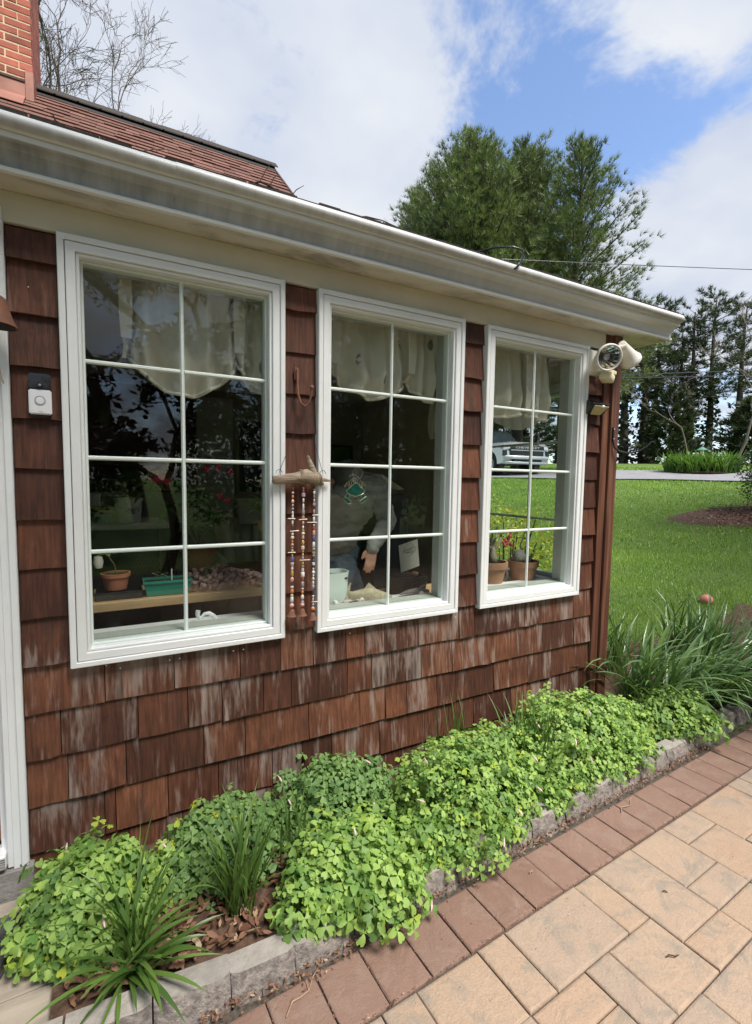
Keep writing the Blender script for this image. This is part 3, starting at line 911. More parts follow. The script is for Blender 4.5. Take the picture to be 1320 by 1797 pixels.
# ------------------------------------------------------------------ terrain
S_DIR = (math.sin(rad(55)), math.cos(rad(55)))
_S = [-100, 0, 4.3, 5.5, 7, 9, 12, 15, 17, 19, 22, 35, 60, 150, 400]
_Z = [0, 0, 0.0, 0.05, 0.24, 0.55, 1.05, 1.46, 1.70, 1.79, 2.10, 2.85, 3.5, 5, 7]
def s_of(x, y):
    return x * S_DIR[0] + (y + 2.2) * S_DIR[1]
def smooth01(t):
    t = min(max(t, 0.0), 1.0)
    return t * t * (3 - 2 * t)
def tz(x, y):
    z = float(np.interp(s_of(x, y), _S, _Z))
    near = smooth01((y + 0.75) / 0.5) if x > 3.0 else 0.0
    low_ = -0.07 + 0.1 * near if s_of(x, y) < 6 else 0.03
    k = smooth01((s_of(x, y) - 4) / 2.5)
    return z + low_ * (1 - k) + 0.03 * k

def terrain():
    xs = np.unique(np.concatenate([np.arange(-260, -20, 20), np.arange(-20, 0, 2.0), np.arange(0, 12, 0.4), np.arange(12, 40, 1.0), np.arange(40, 100, 5), np.arange(100, 420, 30)]))
    ys = np.unique(np.concatenate([np.arange(-260, -20, 20), np.arange(-20, -2, 2.0), np.arange(-2, 12, 0.4), np.arange(12, 40, 1.0), np.arange(40, 100, 5), np.arange(100, 420, 30)]))
    V = []; F = []
    ny = len(ys)
    for x in xs:
        for y in ys:
            z = tz(x, y)
            if s_of(x, y) > 5:
                z += 0.02 * mnoise.noise(Vector((x * 0.7, y * 0.7, 0)))
            V.append((x, y, z))
    for i in range(len(xs) - 1):
        for j in range(ny - 1):
            a = i * ny + j
            F.append((a, a + ny, a + ny + 1, a + 1))
    me = bpy.data.meshes.new('lawn'); me.from_pydata(V, [], F)
    return tag(finish('lawn', me, 'lawn_soil', None, 'all'), kind='structure')
terrain()

def strip(name, s0, s1, t0, t1, mat, lift, n=30, m=8, wob=0.0):
    """A sheet that follows the slope; s across, t along."""
    V = []; F = []
    for i in range(n + 1):
        t = t0 + (t1 - t0) * i / n
        for j in range(m + 1):
            s = s0 + (s1 - s0) * j / m
            if j in (0, m):
                s += wob * mnoise.noise(Vector((t * 0.5, j, 0)))
            x = S_DIR[0] * s + S_DIR[1] * t
            y = -2.2 + S_DIR[1] * s - S_DIR[0] * t
            V.append((x, y, tz(x, y) + lift))
    for i in range(n):
        for j in range(m):
            a = i * (m + 1) + j
            F.append((a, a + 1, a + m + 2, a + m + 1))
    me = bpy.data.meshes.new(name); me.from_pydata(V, [], F)
    return tag(finish(name, me, mat, None, 'all'), kind='structure')
strip('driveway', 16.9, 21.8, -18, 26, 'asphalt', 0.035, 60, 8, 0.25)

# ------------------------------------------------------------------ patio
PTH = rad(3.0)
PEX = Vector((math.cos(PTH), math.sin(PTH), 0)); PEY = Vector((math.sin(PTH), -math.cos(PTH), 0))
PO = Vector((0, -1.05, 0))
def pat(p, q, z=0.0):
    return PO + PEX * p + PEY * q + Vector((0, 0, z))
mb = MB()
cs = [pat(-4, 6, 0), pat(7, 6, 0), pat(7, -0.24, 0), pat(-4, -0.24, 0)]
mb.add([(c.x, c.y, -0.012) for c in cs] + [(c.x, c.y, -0.06) for c in cs], [(0, 1, 2, 3), (7, 6, 5, 4), (0, 4, 5, 1), (1, 5, 6, 2), (2, 6, 7, 3), (3, 7, 4, 0)])
patio = tag(mb.build('patio', 'joint_sand'), kind='structure')

PAVM = {}
def paver(p0, q0, w, d, mat, name):
    gap = 0.0022
    key = (round(w, 3), round(d, 3), mat, RNG.randrange(3))
    if key not in PAVM:
        hw, hd = w / 2 - gap, d / 2 - gap
        c = 0.006
        def ringp(ins, z, jit):
            pts = []
            for (sx, sy) in ((-1, -1), (1, -1), (1, 1), (-1, 1)):
                pts.append((sx * (hw - ins) + RNG.uniform(-jit, jit), sy * (hd - ins) + RNG.uniform(-jit, jit), z))
            return pts
        V = ringp(0, -0.04, 0) + ringp(0, -c, 0.0012) + ringp(c * 0.45, -c * 0.3, 0.001) + ringp(c * 1.5, 0.0, 0.001)
        F = []
        for k in range(3):
            for i in range(4):
                n = (i + 1) % 4
                F.append((k * 4 + i, k * 4 + n, k * 4 + 4 + n, k * 4 + 4 + i))
        F.append((12, 13, 14, 15))
        me = bpy.data.meshes.new(name); me.from_pydata(V, [], F)
        me.materials.append(MATS[mat])
        me.polygons.foreach_set('use_smooth', [False] * len(F))
        PAVM[key] = me
    c = pat(p0 + w / 2, q0 + d / 2, RNG.uniform(-0.0022, 0.0022))
    o = place(name, PAVM[key], patio, c, (RNG.uniform(-.004, .004), RNG.uniform(-.004, .004), PTH + RNG.uniform(-0.003, 0.003) + (math.pi if RNG.random() < .5 else 0)))
    return o
PW = 0.165
for k in range(-8, 30):
    paver(0.738 + (k - 5) * PW - 0.0 + 0.155, -0.206, PW, 0.212, 'paver_red', 'border_paver')
UX, UY = 0.1305, 0.118
known = [(9, 0, 3, 2), (12, 0, 1, 2), (13, 0, 2, 3), (15, 0, 2, 2), (17, 0, 2, 1), (19, 0, 3, 2), (17, 1, 2, 2), (15, 2, 2, 1), (8, 0, 1, 2), (8, 2, 2, 1), (10, 2, 1, 2), (11, 2, 2, 2), (13, 3, 2, 1), (15, 3, 2, 2), (12, 4, 3, 2), (6, 0, 2, 2), (5, 0, 1, 1), (10, 4, 2, 2)]
occ = set()
slabs = []
for (k, j, w, h) in known:
    slabs.append((k, j, w, h)); occ |= {(k + a, j + b) for a in range(w) for b in range(h)}
pr = random.Random(3)
K0, K1, J1 = -3, 36, 15
for j in range(J1):
    for k in range(K0, K1):
        if (k, j) in occ:
            continue
        opts = [(2, 2), (3, 2), (2, 1), (1, 2), (2, 3), (2, 2), (1, 1)]
        pr.shuffle(opts)
        opts.sort(key=lambda o: o == (1, 1))
        for w, h in opts:
            cells = {(k + a, j + b) for a in range(w) for b in range(h)}
            if not (cells & occ) and k + w <= K1:
                slabs.append((k, j, w, h)); occ |= cells
                break
for (k, j, w, h) in slabs:
    paver(0.035 + k * UX, 0.010 + j * UY, w * UX, h * UY, 'paver_tan', 'paver')
mb = MB()
mb.box((-4, -5.4, -0.05), (7, -3.2, -0.002))
tag(mb.build('far_patio', 'paver_tan'), kind='structure')

# ------------------------------------------------------------------ step, deck boards, mat
deck = tag(MB().box((-1.9, -1.9, -0.03), (-0.19, -0.06, -0.004)).build('deck', 'joint_sand'), kind='structure')
for i in range(13):
    y0 = -0.2 - i * 0.141
    MB().box((-1.9, y0 - 0.137, -0.003), (-0.185 + RNG.uniform(-.002, .002), y0, 0.028)).build('board', 'deck_board', deck, bevel=0.003)
MB().box((-1.9, -0.197, -0.003), (-0.185, -0.06, 0.028)).build('board', 'deck_board', deck, bevel=0.003)

def door_mat():
    t = thing('door_mat', (-0.75, -0.45, 0.029), 'black rubber half-round doormat with scrollwork on the boards below the door', 'doormat')
    c = Vector((-0.80, -0.17, 0.029))
    n = 24
    def arc(rx, ry):
        return [(c.x + rx * math.cos(a), c.y - ry * math.sin(a)) for a in [math.pi * i / n for i in range(n + 1)]]
    MB().prism(arc(0.5, 0.58)[::-1], 0.0285, 0.034).build('base', 'rubber', t)
    rim = [(x, y, 0.04) for x, y in arc(0.478, 0.555)]
    MB().tube(rim + [rim[0]], 0.016, 6).build('rim', 'rubber', t, smooth=True)
    for rx in (0.40,):
        MB().tube([(x, y, 0.037) for x, y in arc(rx, rx * 1.15)], 0.009, 5).build('inner_rim', 'rubber', t, smooth=True)
    for k in range(9):
        a = math.pi * (k + 0.5) / 9
        cc = Vector((c.x + 0.44 * math.cos(a), c.y - 0.51 * math.sin(a), 0.038))
        pts = [cc + Vector((0.034 * (1 - i / 14) * math.cos(i * 0.8), 0.034 * (1 - i / 14) * math.sin(i * 0.8), 0)) for i in range(12)]
        MB().tube(pts, 0.006, 5).build('scroll', 'rubber', t, smooth=True)
    for k in range(7):
        a = math.pi * (k + 0.5) / 7
        MB().tube([(c.x + 0.1 * math.cos(a), c.y - 0.1 * math.sin(a), 0.037), (c.x + 0.38 * math.cos(a + .12), c.y - 0.43 * math.sin(a + .12), 0.037)], 0.008, 5).build('rib', 'rubber', t, smooth=True)
door_mat()

# ------------------------------------------------------------------ garden bed
def bed_front(x):
    return float(np.interp(x, [-0.5, -0.19, 0.07, 0.29, 0.53, 0.73, 1.0, 1.9, 2.7, 3.2, 3.6, 6], [-0.75, -0.76, -0.778, -0.797, -0.803, -0.788, -0.768, -0.718, -0.675, -0.645, -0.6, -0.45]))
def bed():
    V = []; F = []
    xs = np.arange(-0.19, 6.4, 0.05)
    m = 16
    for x in xs:
        y0 = bed_front(x) + 0.06
        y1 = -0.004 if x < 3.02 else 0.75 + 0.15 * math.sin(x * 2)
        for j in range(m + 1):
            y = y0 + (y1 - y0) * j / m
            z = 0.052 + 0.022 * mnoise.noise(Vector((x * 9, y * 9, 1))) + 0.012 * mnoise.noise(Vector((x * 30, y * 30, 4)))
            if x > 3.0:
                z = max(z, tz(x, y) + 0.02) if j < m - 1 else tz(x, y) - 0.03
            if j == 0:
                z = 0.02
            V.append((x, y, z))
    for i in range(len(xs) - 1):
        for j in range(m):
            a = i * (m + 1) + j
            F.append((a, a + m + 1, a + m + 2, a + 1))
    me = bpy.data.meshes.new('garden_bed'); me.from_pydata(V, [], F)
    return tag(finish('garden_bed', me, 'mulch', None, 'all'), kind='structure')
bed()

edging = thing('garden_edging', (1.4, -0.75, 0), 'low row of grey split concrete blocks edging the planting bed beside the pavers', 'edging')
EJ = [-0.38, -0.155, 0.072, 0.292, 0.50, 0.725, 0.97, 1.205, 1.43, 1.655, 1.885, 2.115, 2.345, 2.575, 2.805, 3.035, 3.26, 3.49, 3.72, 3.95]
def block(xa, xb):
    ya, yb = bed_front(xa), bed_front(xb)
    a = Vector((xa + 0.002, ya, 0)); b_ = Vector((xb - 0.002, yb, 0))
    ax = (b_ - a).normalized(); L_ = (b_ - a).length
    nb = Vector((-ax.y, ax.x, 0))                      # towards the house
    H, Dp = 0.077 + RNG.uniform(-.003, .003), 0.105
    n, m = 9, 5
    sd_ = RNG.uniform(0, 50)
    V = []; F = []
    for j in range(m + 1):
        for i in range(n + 1):
            t = i / n; h = j / m
            d = 0.011 * mnoise.noise(Vector((t * 5 + sd_, h * 3, 2))) + 0.007 * mnoise.noise(Vector((t * 14 + sd_, h * 8, 5)))
            d *= 0.3 if j == m else 1.0
            e = min(t, 1 - t) * 8
            d = d + 0.012 * (1 - min(1, e)) + (0.006 if j == m else 0) + 0.022 * h
            p = a + ax * (t * L_) + nb * d + Vector((0, 0, -0.02 + h * (H + 0.02)))
            V.append(p)
    for j in range(m):
        for i in range(n):
            q = j * (n + 1) + i
            F.append((q, q + 1, q + n + 2, q + n + 1))
    front = MB().add(V, F)
    fo = front.build('edging_block', 'block_rough', edging, smooth='all')
    tv = V[m * (n + 1):]
    top = MB(); bk = [a + ax * (i / n * L_) + nb * Dp + Vector((0, 0, H)) for i in range(n + 1)]
    bt = [p - Vector((0, 0, H + 0.02)) for p in bk]
    P = list(tv) + bk + bt
    k = n + 1
    FF = [(i, i + 1, k + i + 1, k + i) for i in range(n)] + [(k + i, k + i + 1, 2 * k + i + 1, 2 * k + i) for i in range(n)]
    # ends
    P += [V[0], V[n]]
    FF += [(0, k, 2 * k, 3 * k), (n, 3 * k + 1, 2 * k + n, k + n)]
    top.add(P, FF).build('block_cap', 'block_top', fo)
for xa, xb in zip(EJ, EJ[1:]):
    block(xa, xb)
# ------------------------------------------------------------------ plants of the bed
leafy('clover_leaf', (0.12, 0.245, 0.05), (0.355, 0.51, 0.125), trans=0.3, rough=0.55, big=(0.34, 0.46, 0.05))
leafy('clover_dark', (0.10, 0.20, 0.06), (0.235, 0.37, 0.11), trans=0.3, rough=0.55)
leafy('clover_yellow', (0.34, 0.42, 0.04), (0.46, 0.5, 0.05), trans=0.3, rough=0.55)
leafy('blade_green', (0.06, 0.125, 0.025), (0.14, 0.24, 0.05), trans=0.25, rough=0.4, spec=0.5)
leafy('daffodil_leaf', (0.075, 0.15, 0.045), (0.18, 0.29, 0.10), trans=0.2, rough=0.33, spec=0.7)
leafy('grass_blade', (0.085, 0.195, 0.022), (0.37, 0.54, 0.09), trans=0.35, rough=0.45, spec=0.4, attr='tint', big=(0.30, 0.34, 0.09))
leafy('dry_leaf', (0.12, 0.05, 0.03), (0.30, 0.165, 0.10), trans=0.15, rough=0.7, big=(0.5, 0.38, 0.25))
plain('stem_green', (0.11, 0.2, 0.05), (0.2, 0.16, 0.08), rough=0.6, scale=20)
plain('petal_pink', (0.75, 0.55, 0.56), (0.72, 0.42, 0.46), rough=0.6, scale=40)

def heart_template():
    """three heart-shaped leaflets folded along the midrib, one connected piece"""
    V = [(0, 0, 0)]; F = []
    out = [(0.30, 0.22), (0.62, 0.43), (0.88, 0.42), (1.0, 0.22)]
    for k in range(3):
        a = 2 * math.pi * k / 3
        ca, sa = math.cos(a), math.sin(a)
        def P(u, s, z):
            return (u * ca - s * sa, u * sa + s * ca, z)
        b0 = len(V)
        V += [P(0.5, 0, -0.03), P(0.84, 0, -0.10)]
        for sgn in (1, -1):
            V += [P(u, s * sgn, 0.13 * s - 0.16 * u * u + 0.04) for u, s in out]
        m1, m2 = b0, b0 + 1
        for q, sgn in ((b0 + 2, 1), (b0 + 6, -1)):
            fs = [(0, m1, q), (q, m1, q + 1), (q + 1, m1, m2), (q + 1, m2, q + 2), (q + 2, m2, q + 3)]
            F += fs if sgn < 0 else [f[::-1] for f in fs]
    F = [f[::-1] for f in F]
    return np.array(V), np.array(F)
HV, HF = heart_template()

def leaf_mesh(name, mat, droop=0.0, seed=0):
    r = np.random.default_rng(seed)
    V = HV.copy()
    V += r.normal(0, 0.025, V.shape)
    V[:, 2] -= droop * (V[:, 0] ** 2 + V[:, 1] ** 2)
    me = bpy.data.meshes.new(name)
    me.from_pydata([tuple(v) for v in V], [], [tuple(int(i) for i in f) for f in HF])
    me.materials.append(MATS[mat])
    me.polygons.foreach_set('use_smooth', [True] * len(me.polygons))
    return me

LEAFS = {m: [leaf_mesh('leaf', m, 0.12 * k, k) for k in range(4)] for m in ('clover_leaf', 'clover_dark', 'clover_yellow')}

def mound_points(n, rx, ry, h, seed, shape_seed=None):
    """points on a clump made of several overlapping irregular humps"""
    sr = random.Random(shape_seed if shape_seed is not None else seed)
    humps = [(0.0, 0.0, 0.70, 0.70, 0.84)]
    for k in range(11):
        a = sr.uniform(0, 6.283); q = sr.uniform(0.25, 0.78)
        humps.append((q * math.cos(a), q * math.sin(a), sr.uniform(0.20, 0.42), sr.uniform(0.20, 0.42), sr.uniform(0.45, 1.1) * (1.1 - 0.62 * q)))
    r = np.random.default_rng(seed)
    out = []
    wts = np.array([a * b for _, _, a, b, _ in humps]); wts /= wts.sum()
    while len(out) < n:
        k = r.choice(len(humps), p=wts)
        cx_, cy_, ax, ay, hz = humps[k]
        z = r.uniform(-0.1, 1.0); a = r.uniform(0, 2 * math.pi)
        c = math.sqrt(max(0, 1 - z * z))
        jit = 1 + 0.10 * mnoise.noise(Vector((3 * c * math.cos(a) + seed, 3 * c * math.sin(a), 3 * z)))
        px, py, pz = cx_ + ax * c * math.cos(a) * jit, cy_ + ay * c * math.sin(a) * jit, hz * max(z, 0.0) * jit
        inside = False
        for m, (bx, by, bax, bay, bh) in enumerate(humps):
            if m != k and ((px - bx) / bax) ** 2 + ((py - by) / bay) ** 2 + (pz / bh) ** 2 < 0.80:
                inside = True
                break
        if inside:
            continue
        nrm = Vector((c * math.cos(a) / (ax * rx), c * math.sin(a) / (ay * ry), max(z, 0.02) / (hz * h))).normalized()
        out.append((Vector((px * rx, py * ry, pz * h)), nrm))
    return out

def clover(x, y, rx, ry, h, n_obj, n_in, seed, label, mat='clover_leaf', size=0.03, yellow=0, flowers=0, side=None):
    t = thing('clover_plant', (x, y, 0.07), label, 'clover', 'clover mounds along the bed')
    r = random.Random(seed)
    def orient(nrm):
        up = (nrm * 0.7 + Vector((0.1, -0.25, 0.75)) * r.uniform(0.2, 1.2) + Vector((r.gauss(0, .38), r.gauss(0, .38), 0))).normalized()
        q = up.to_track_quat('Z', 'Y').to_matrix() @ Matrix.Rotation(r.uniform(0, 6.28), 3, 'Z')
        return q
    # leaves that face the path are objects of their own
    pts = mound_points(n_obj * 3, rx, ry, h, seed, seed)
    pts = [p for p in pts if p[1].y < 0.35 or p[1].z > 0.5]
    chosen = []
    for p in pts:
        if all((p[0] - q[0]).length > size * 0.66 for q in chosen):
            chosen.append(p)
        if len(chosen) >= n_obj:
            break
    for i, (p, nr) in enumerate(chosen):
        sz = size * r.uniform(0.62, 1.28)
        mm = mat
        if yellow and r.random() < yellow:
            mm = 'clover_yellow'
        elif r.random() < 0.12:
            mm = 'clover_dark'
        place('leaf', r.choice(LEAFS[mm]), t, Vector((x, y, 0.07)) + p + nr * r.gauss(0.004, 0.017), orient(nr).to_euler(), (sz, sz, sz * r.uniform(0.7, 1.9)))
    # inner and back leaves
    pin = mound_points(int(n_in * 1.6), rx, ry, h, seed + 50, seed)
    Vs = []; Fs = []; k = 0
    for (p, nr) in pin:
        f = r.uniform(0.68, 1.0)
        M = np.array(orient(nr)) * size * r.uniform(0.6, 1.2)
        Vs.append(HV @ M.T + np.array((x + p.x * f, y + p.y * f, 0.07 + p.z * f)))
        Fs.append(HF + k); k += len(HV)
    o = soup('foliage', np.concatenate(Vs), np.concatenate(Fs), mat, t, None, True); tag(o, kind='stuff')
    # stems
    mb = MB()
    for i in range(90):
        p, nr = r.choice(pin)
        mb.tube([(x + p.x * 0.25, y + p.y * 0.25, 0.06), (x + p.x * 0.7, y + p.y * 0.7, 0.07 + p.z * 0.6), (x + p.x * .93, y + p.y * .93, 0.07 + p.z * 0.93)], 0.0014, 3, False)
    tag(mb.build('stems', 'stem_green', t), kind='stuff')
    for i in range(flowers):
        p, nr = r.choice([c for c in chosen if c[1].y < 0.2] or chosen)
        c = Vector((x, y, 0.07)) + p * 1.06 + Vector((0, 0, 0.01))
        d = Vector((r.uniform(-.5, .5), -0.5, r.uniform(-.9, 0.1))).normalized()
        q = d.to_track_quat('Z', 'Y').to_matrix()
        MB().lathe([(0.0015, -0.012), (0.003, 0), (0.0042, 0.006), (0.003, 0.015), (0.0005, 0.021)], c, 6, q).build('flower', 'petal_pink', t, smooth=True)
    return t

clover(-0.075, -0.37, 0.25, 0.27, 0.31, 290, 560, 11, 'bright green clover mound at the foot of the white door casing', size=0.028, yellow=0.03, flowers=3)
clover(0.36, -0.27, 0.30, 0.26, 0.26, 230, 560, 12, 'dull green clover mound with a few yellow leaves, second from the door', 'clover_dark', size=0.027, yellow=0.06, flowers=1)
clover(0.78, -0.59, 0.36, 0.30, 0.235, 295, 620, 13, 'clover mound with large leaves spilling over the edging blocks between two grassy tufts', size=0.029, flowers=2)
clover(0.87, -0.25, 0.40, 0.27, 0.31, 230, 640, 14, 'darker clover mound against the shingles below the middle window', 'clover_dark', size=0.026, flowers=5)
clover(1.45, -0.47, 0.55, 0.41, 0.37, 298, 1400, 15, 'largest bright green clover mound with small pink flowers at its front', size=0.0235, flowers=9)
clover(2.30, -0.39, 0.66, 0.39, 0.40, 298, 1600, 16, 'wide clover mound below the third window, short of the corner post', size=0.0235, flowers=3)
clover(3.16, -0.44, 0.42, 0.29, 0.24, 150, 640, 17, 'small clover mound under the drooping strap leaves at the house corner', size=0.027)
clover(1.13, -0.60, 0.22, 0.18, 0.17, 110, 260, 18, 'low clover patch bridging the two bright mounds above the edging blocks', size=0.027)
clover(1.92, -0.52, 0.24, 0.2, 0.22, 110, 300, 19, 'low clover patch between the largest mound and the wide mound', size=0.026)

# ---- strap-leaved tufts ---------------------------------------------------------
def blade_geom(base, az, length, lean, curl, w, seg=7, vfold=0.25, twist=0.0):
    """ribbon with a slight keel; starts leaning by `lean`, bends over by `curl` along its length"""
    V = []; F = []
    p = Vector(base)
    d = Vector((math.cos(az), math.sin(az), 0))
    side = Vector((-d.y, d.x, 0))
    ang = lean
    st = length / seg
    for i in range(seg + 1):
        t = i / seg
        ww = w * (0.75 + 0.5 * t) if t < 0.5 else w * (1 - ((t - 0.5) / 0.5) ** 2.2)
        ww = max(ww, w * 0.04)
        dirv = d * math.sin(ang) + Vector((0, 0, math.cos(ang)))
        up = d * -math.cos(ang) + Vector((0, 0, math.sin(ang)))
        s2 = (side * math.cos(twist * t) + up * math.sin(twist * t))
        V += [p - s2 * ww + up * ww * vfold, p - up * 0.0, p + s2 * ww + up * ww * vfold]
        p = p + dirv * st
        ang += curl / seg * (0.5 + t)
    for i in range(seg):
        a = i * 3
        F += [(a, a + 1, a + 4, a + 3), (a + 1, a + 2, a + 5, a + 4)]
    return V, F

def tuft(x, y, z, n, length, label, mat, w=0.005, spread=0.07, lean=(0.05, 0.5), curl=(0.2, 1.6), seed=1, azr=(0, 6.283), cat='grassy plant', name='grassy_plant', group='strap-leaved tufts in the bed', parts=True):
    t = thing(name, (x, y, z), label, cat, group)
    r = random.Random(seed)
    acc = MB()
    for i in range(n):
        a = r.uniform(*azr)
        rr_ = spread * math.sqrt(r.random())
        a2 = r.uniform(0, 6.28)
        L_ = length * r.uniform(0.55, 1.1)
        V, F = blade_geom((x + rr_ * math.cos(a2), y + rr_ * math.sin(a2), z - 0.01), a, L_, r.uniform(*lean), r.uniform(*curl), w * r.uniform(0.7, 1.25), 7, 0.25, r.uniform(-0.8, 0.8))
        if parts and i < 160:
            MB().add(V, F).build('blade', mat, t, smooth='all')
        else:
            acc.add(V, F)
    if acc.v:
        tag(acc.build('blades', mat, t, smooth='all'), kind='stuff')
    return t

tuft(0.035, -0.56, 0.07, 30, 0.42, 'tuft of arching strap leaves nearest the camera beside the first clover mound', 'blade_green', 0.0058, 0.035, (0.05, 0.45), (0.3, 1.5), 21)
tuft2 = tuft(0.02, -0.60, 0.07, 40, 0.31, 'low sprawling strap leaves lying over the dry leaves at the bottom edge', 'blade_green', 0.0068, 0.05, (0.6, 1.2), (0.4, 1.3), 22, (2.9, 6.6))
tuft(0.385, -0.52, 0.07, 62, 0.40, 'upright dark green grassy tuft between the second and third clover mounds', 'blade_green', 0.0050, 0.055, (0.0, 0.42), (0.1, 1.3), 23)
tuft(0.62, -0.42, 0.12, 14, 0.30, 'thin dark blades poking out of the clover below the wind chime', 'blade_green', 0.0042, 0.07, (0.0, 0.5), (0.1, 0.9), 24)
tuft(1.24, -0.55, 0.13, 20, 0.30, 'thin upright blades rising through the largest clover mound', 'blade_green', 0.0042, 0.05, (0.0, 0.22), (0.05, 0.5), 25)
tuft(1.62, -0.18, 0.15, 22, 0.30, 'fine green blades by the shingles between two clover mounds', 'blade_green', 0.0038, 0.09, (0.0, 0.25), (0.05, 0.5), 26)
tuft(1.93, -0.42, 0.12, 70, 0.40, 'dense dark grassy tuft in the wide clover mound under the third window', 'blade_green', 0.0044, 0.12, (0.0, 0.6), (0.1, 1.0), 27)

tuft(3.30, -0.20, 0.06, 170, 0.70, 'big tuft of drooping grey-green daffodil leaves at the house corner', 'daffodil_leaf', 0.0085, 0.17, (0.1, 0.75), (0.5, 2.2), 31, (3.0, 6.9), 'daffodil', 'daffodil_plant', 'daffodil clumps by the lawn')
tuft(3.80, -0.30, 0.05, 200, 0.78, 'daffodil leaves flopping over the pavers at the right edge', 'daffodil_leaf', 0.0085, 0.2, (0.3, 0.95), (0.5, 1.9), 32, (3.6, 6.6), 'daffodil', 'daffodil_plant', 'daffodil clumps by the lawn')
tuft(3.62, 0.45, 0.06, 120, 0.60, 'daffodil clump standing behind the corner post against the lawn', 'daffodil_leaf', 0.0075, 0.22, (0.05, 0.55), (0.2, 1.5), 33, (0, 6.283), 'daffodil', 'daffodil_plant', 'daffodil clumps by the lawn')
tuft(4.45, 0.10, 0.06, 170, 0.62, 'dense daffodil clump on the right between lawn and bed', 'daffodil_leaf', 0.0078, 0.26, (0.0, 0.5), (0.2, 1.3), 34, (0, 6.283), 'daffodil', 'daffodil_plant', 'daffodil clumps by the lawn')
tuft(4.9, -0.35, 0.06, 150, 0.62, 'daffodil clump farthest to the right, half outside the picture', 'daffodil_leaf', 0.0078, 0.24, (0.0, 0.5), (0.2, 1.3), 36, (0, 6.283), 'daffodil', 'daffodil_plant', 'daffodil clumps by the lawn')
tuft(4.25, -0.52, 0.04, 150, 0.72, 'daffodil leaves sprawling over the border pavers at the lower right', 'daffodil_leaf', 0.0085, 0.2, (0.3, 0.95), (0.5, 1.9), 37, (3.4, 6.4), 'daffodil', 'daffodil_plant', 'daffodil clumps by the lawn')
tuft(3.33, -0.12, 0.07, 9, 0.62, 'broad yellow-green iris fan among the daffodil leaves', 'blade_green', 0.017, 0.05, (0.25, 0.75), (0.05, 0.5), 35, (-0.5, 0.6), 'iris', 'iris_plant', None)

# ---- dry leaves lying in the bed --------------------------------------------------
def litter(name, n, region, size, mat, seed, zf):
    r = random.Random(seed)
    V = []; F = []
    for i in range(n):
        x, y = region(r)
        c = Vector((x, y, zf(x, y) + r.uniform(0.0, 0.02)))
        a = r.uniform(0, 6.28); tl = r.uniform(-0.6, 0.6); s = size * r.uniform(0.5, 1.2)
        R = Matrix.Rotation(a, 3, 'Z') @ Matrix.Rotation(tl, 3, 'X') @ Matrix.Rotation(r.uniform(-.6, .6), 3, 'Y')
        k = len(V)
        cu = r.uniform(0.1, 0.5)
        pts = [(-1, 0), (-0.45, 0.33), (0.25, 0.4), (1, 0), (0.25, -0.4), (-0.45, -0.33), (0, 0)]
        for (u, w) in pts:
            V.append(c + R @ (Vector((u, w * 0.9, cu * w * w * 2.2 + 0.15 * u * u)) * s))
        F += [(k + 6, k + i_, k + (i_ + 1) % 6) for i_ in range(6)]
    return tag(soup(name, np.array(V), np.array(F), mat, None, None, True), kind='stuff')
litter('leaf_litter', 900, lambda r: (lambda X: (X, r.uniform(bed_front(X) + 0.125, -0.25)))(r.uniform(-0.15, 0.62)) if r.random() < 0.8 else (r.uniform(0.6, 3.3), r.uniform(-0.68, -0.05)), 0.024, 'dry_leaf', 5,
       lambda x, y: 0.066 if y > bed_front(x) + 0.12 else 0.08)
def seam_region(r):
    x = r.uniform(0.2, 3.2)
    return x, bed_front(x) + 0.012 - abs(r.gauss(0.0, 0.028 if x < 0.7 else 0.02))
litter('debris', 1300, seam_region, 0.0085, 'dry_leaf', 6, lambda x, y: 0.002)
def joint_region(r):
    if r.random() < 0.55:
        v = pat(r.uniform(0.2, 3.6), 0.007 + r.gauss(0, 0.004))
    else:
        k = r.randrange(0, 26)
        v = pat(0.893 + (k - 5) * PW + r.gauss(0, 0.0025), r.uniform(-0.2, 0.0))
    return v.x, v.y
litter('joint_grit', 900, joint_region, 0.0042, 'dry_leaf', 8, lambda x, y: -0.006)
litter('patio_crumbs', 160, lambda r: (lambda v: (v.x, v.y))(pat(r.uniform(0.2, 3.6), r.uniform(-0.2, 1.2))), 0.004, 'dry_leaf', 9, lambda x, y: 0.0)
def twigs():
    spots = [((0.73, -1.02), 0.5, 0.035, 'twig', 'short dark twig lying on a red border paver'), ((1.66, -1.34), -0.35, 0.05, 'twig', 'dark twig lying on a large tan paver'),
             ((0.50, -0.86), 0.55, 0.17, 'pale_twig', 'pale bent stem lying along the foot of the edging blocks'), ((1.5, -0.85), 0.3, 0.03, 'pale_twig', 'pale wood chip on a red border paver'),
             ((1.9, -1.17), -0.6, 0.018, 'twig', 'tiny dark twig on a tan paver by the border'), ((2.25, -0.77), 0.25, 0.16, 'pale_twig', 'thin dead stem trailing from the clover onto the border pavers')]
    r = random.Random(9)
    for (p, a, l, mt, lab) in spots:
        pts = []
        for i in range(6):
            t = i / 5 - 0.5
            pts.append((p[0] + math.cos(a) * l * t, p[1] + math.sin(a) * l * t + l * 0.08 * math.sin(i * 1.7), 0.006 + 0.003 * math.sin(i)))
        mb = MB().tube(pts, [0.0022, 0.0026, 0.0024, 0.002, 0.0018, 0.0012], 5)
        o = thing('twig', (p[0], p[1], 0), lab, 'twig', 'twigs on the patio')
        mb.build('stick', mt, o, smooth=True)
        q = Vector(pts[3]); mb2 = MB().tube([q, q + Vector((math.cos(a + 0.9), math.sin(a + 0.9), 0.05)) * l * 0.25], [0.0015, 0.0006], 4)
        mb2.build('side_shoot', mt, o, smooth=True)
twigs()

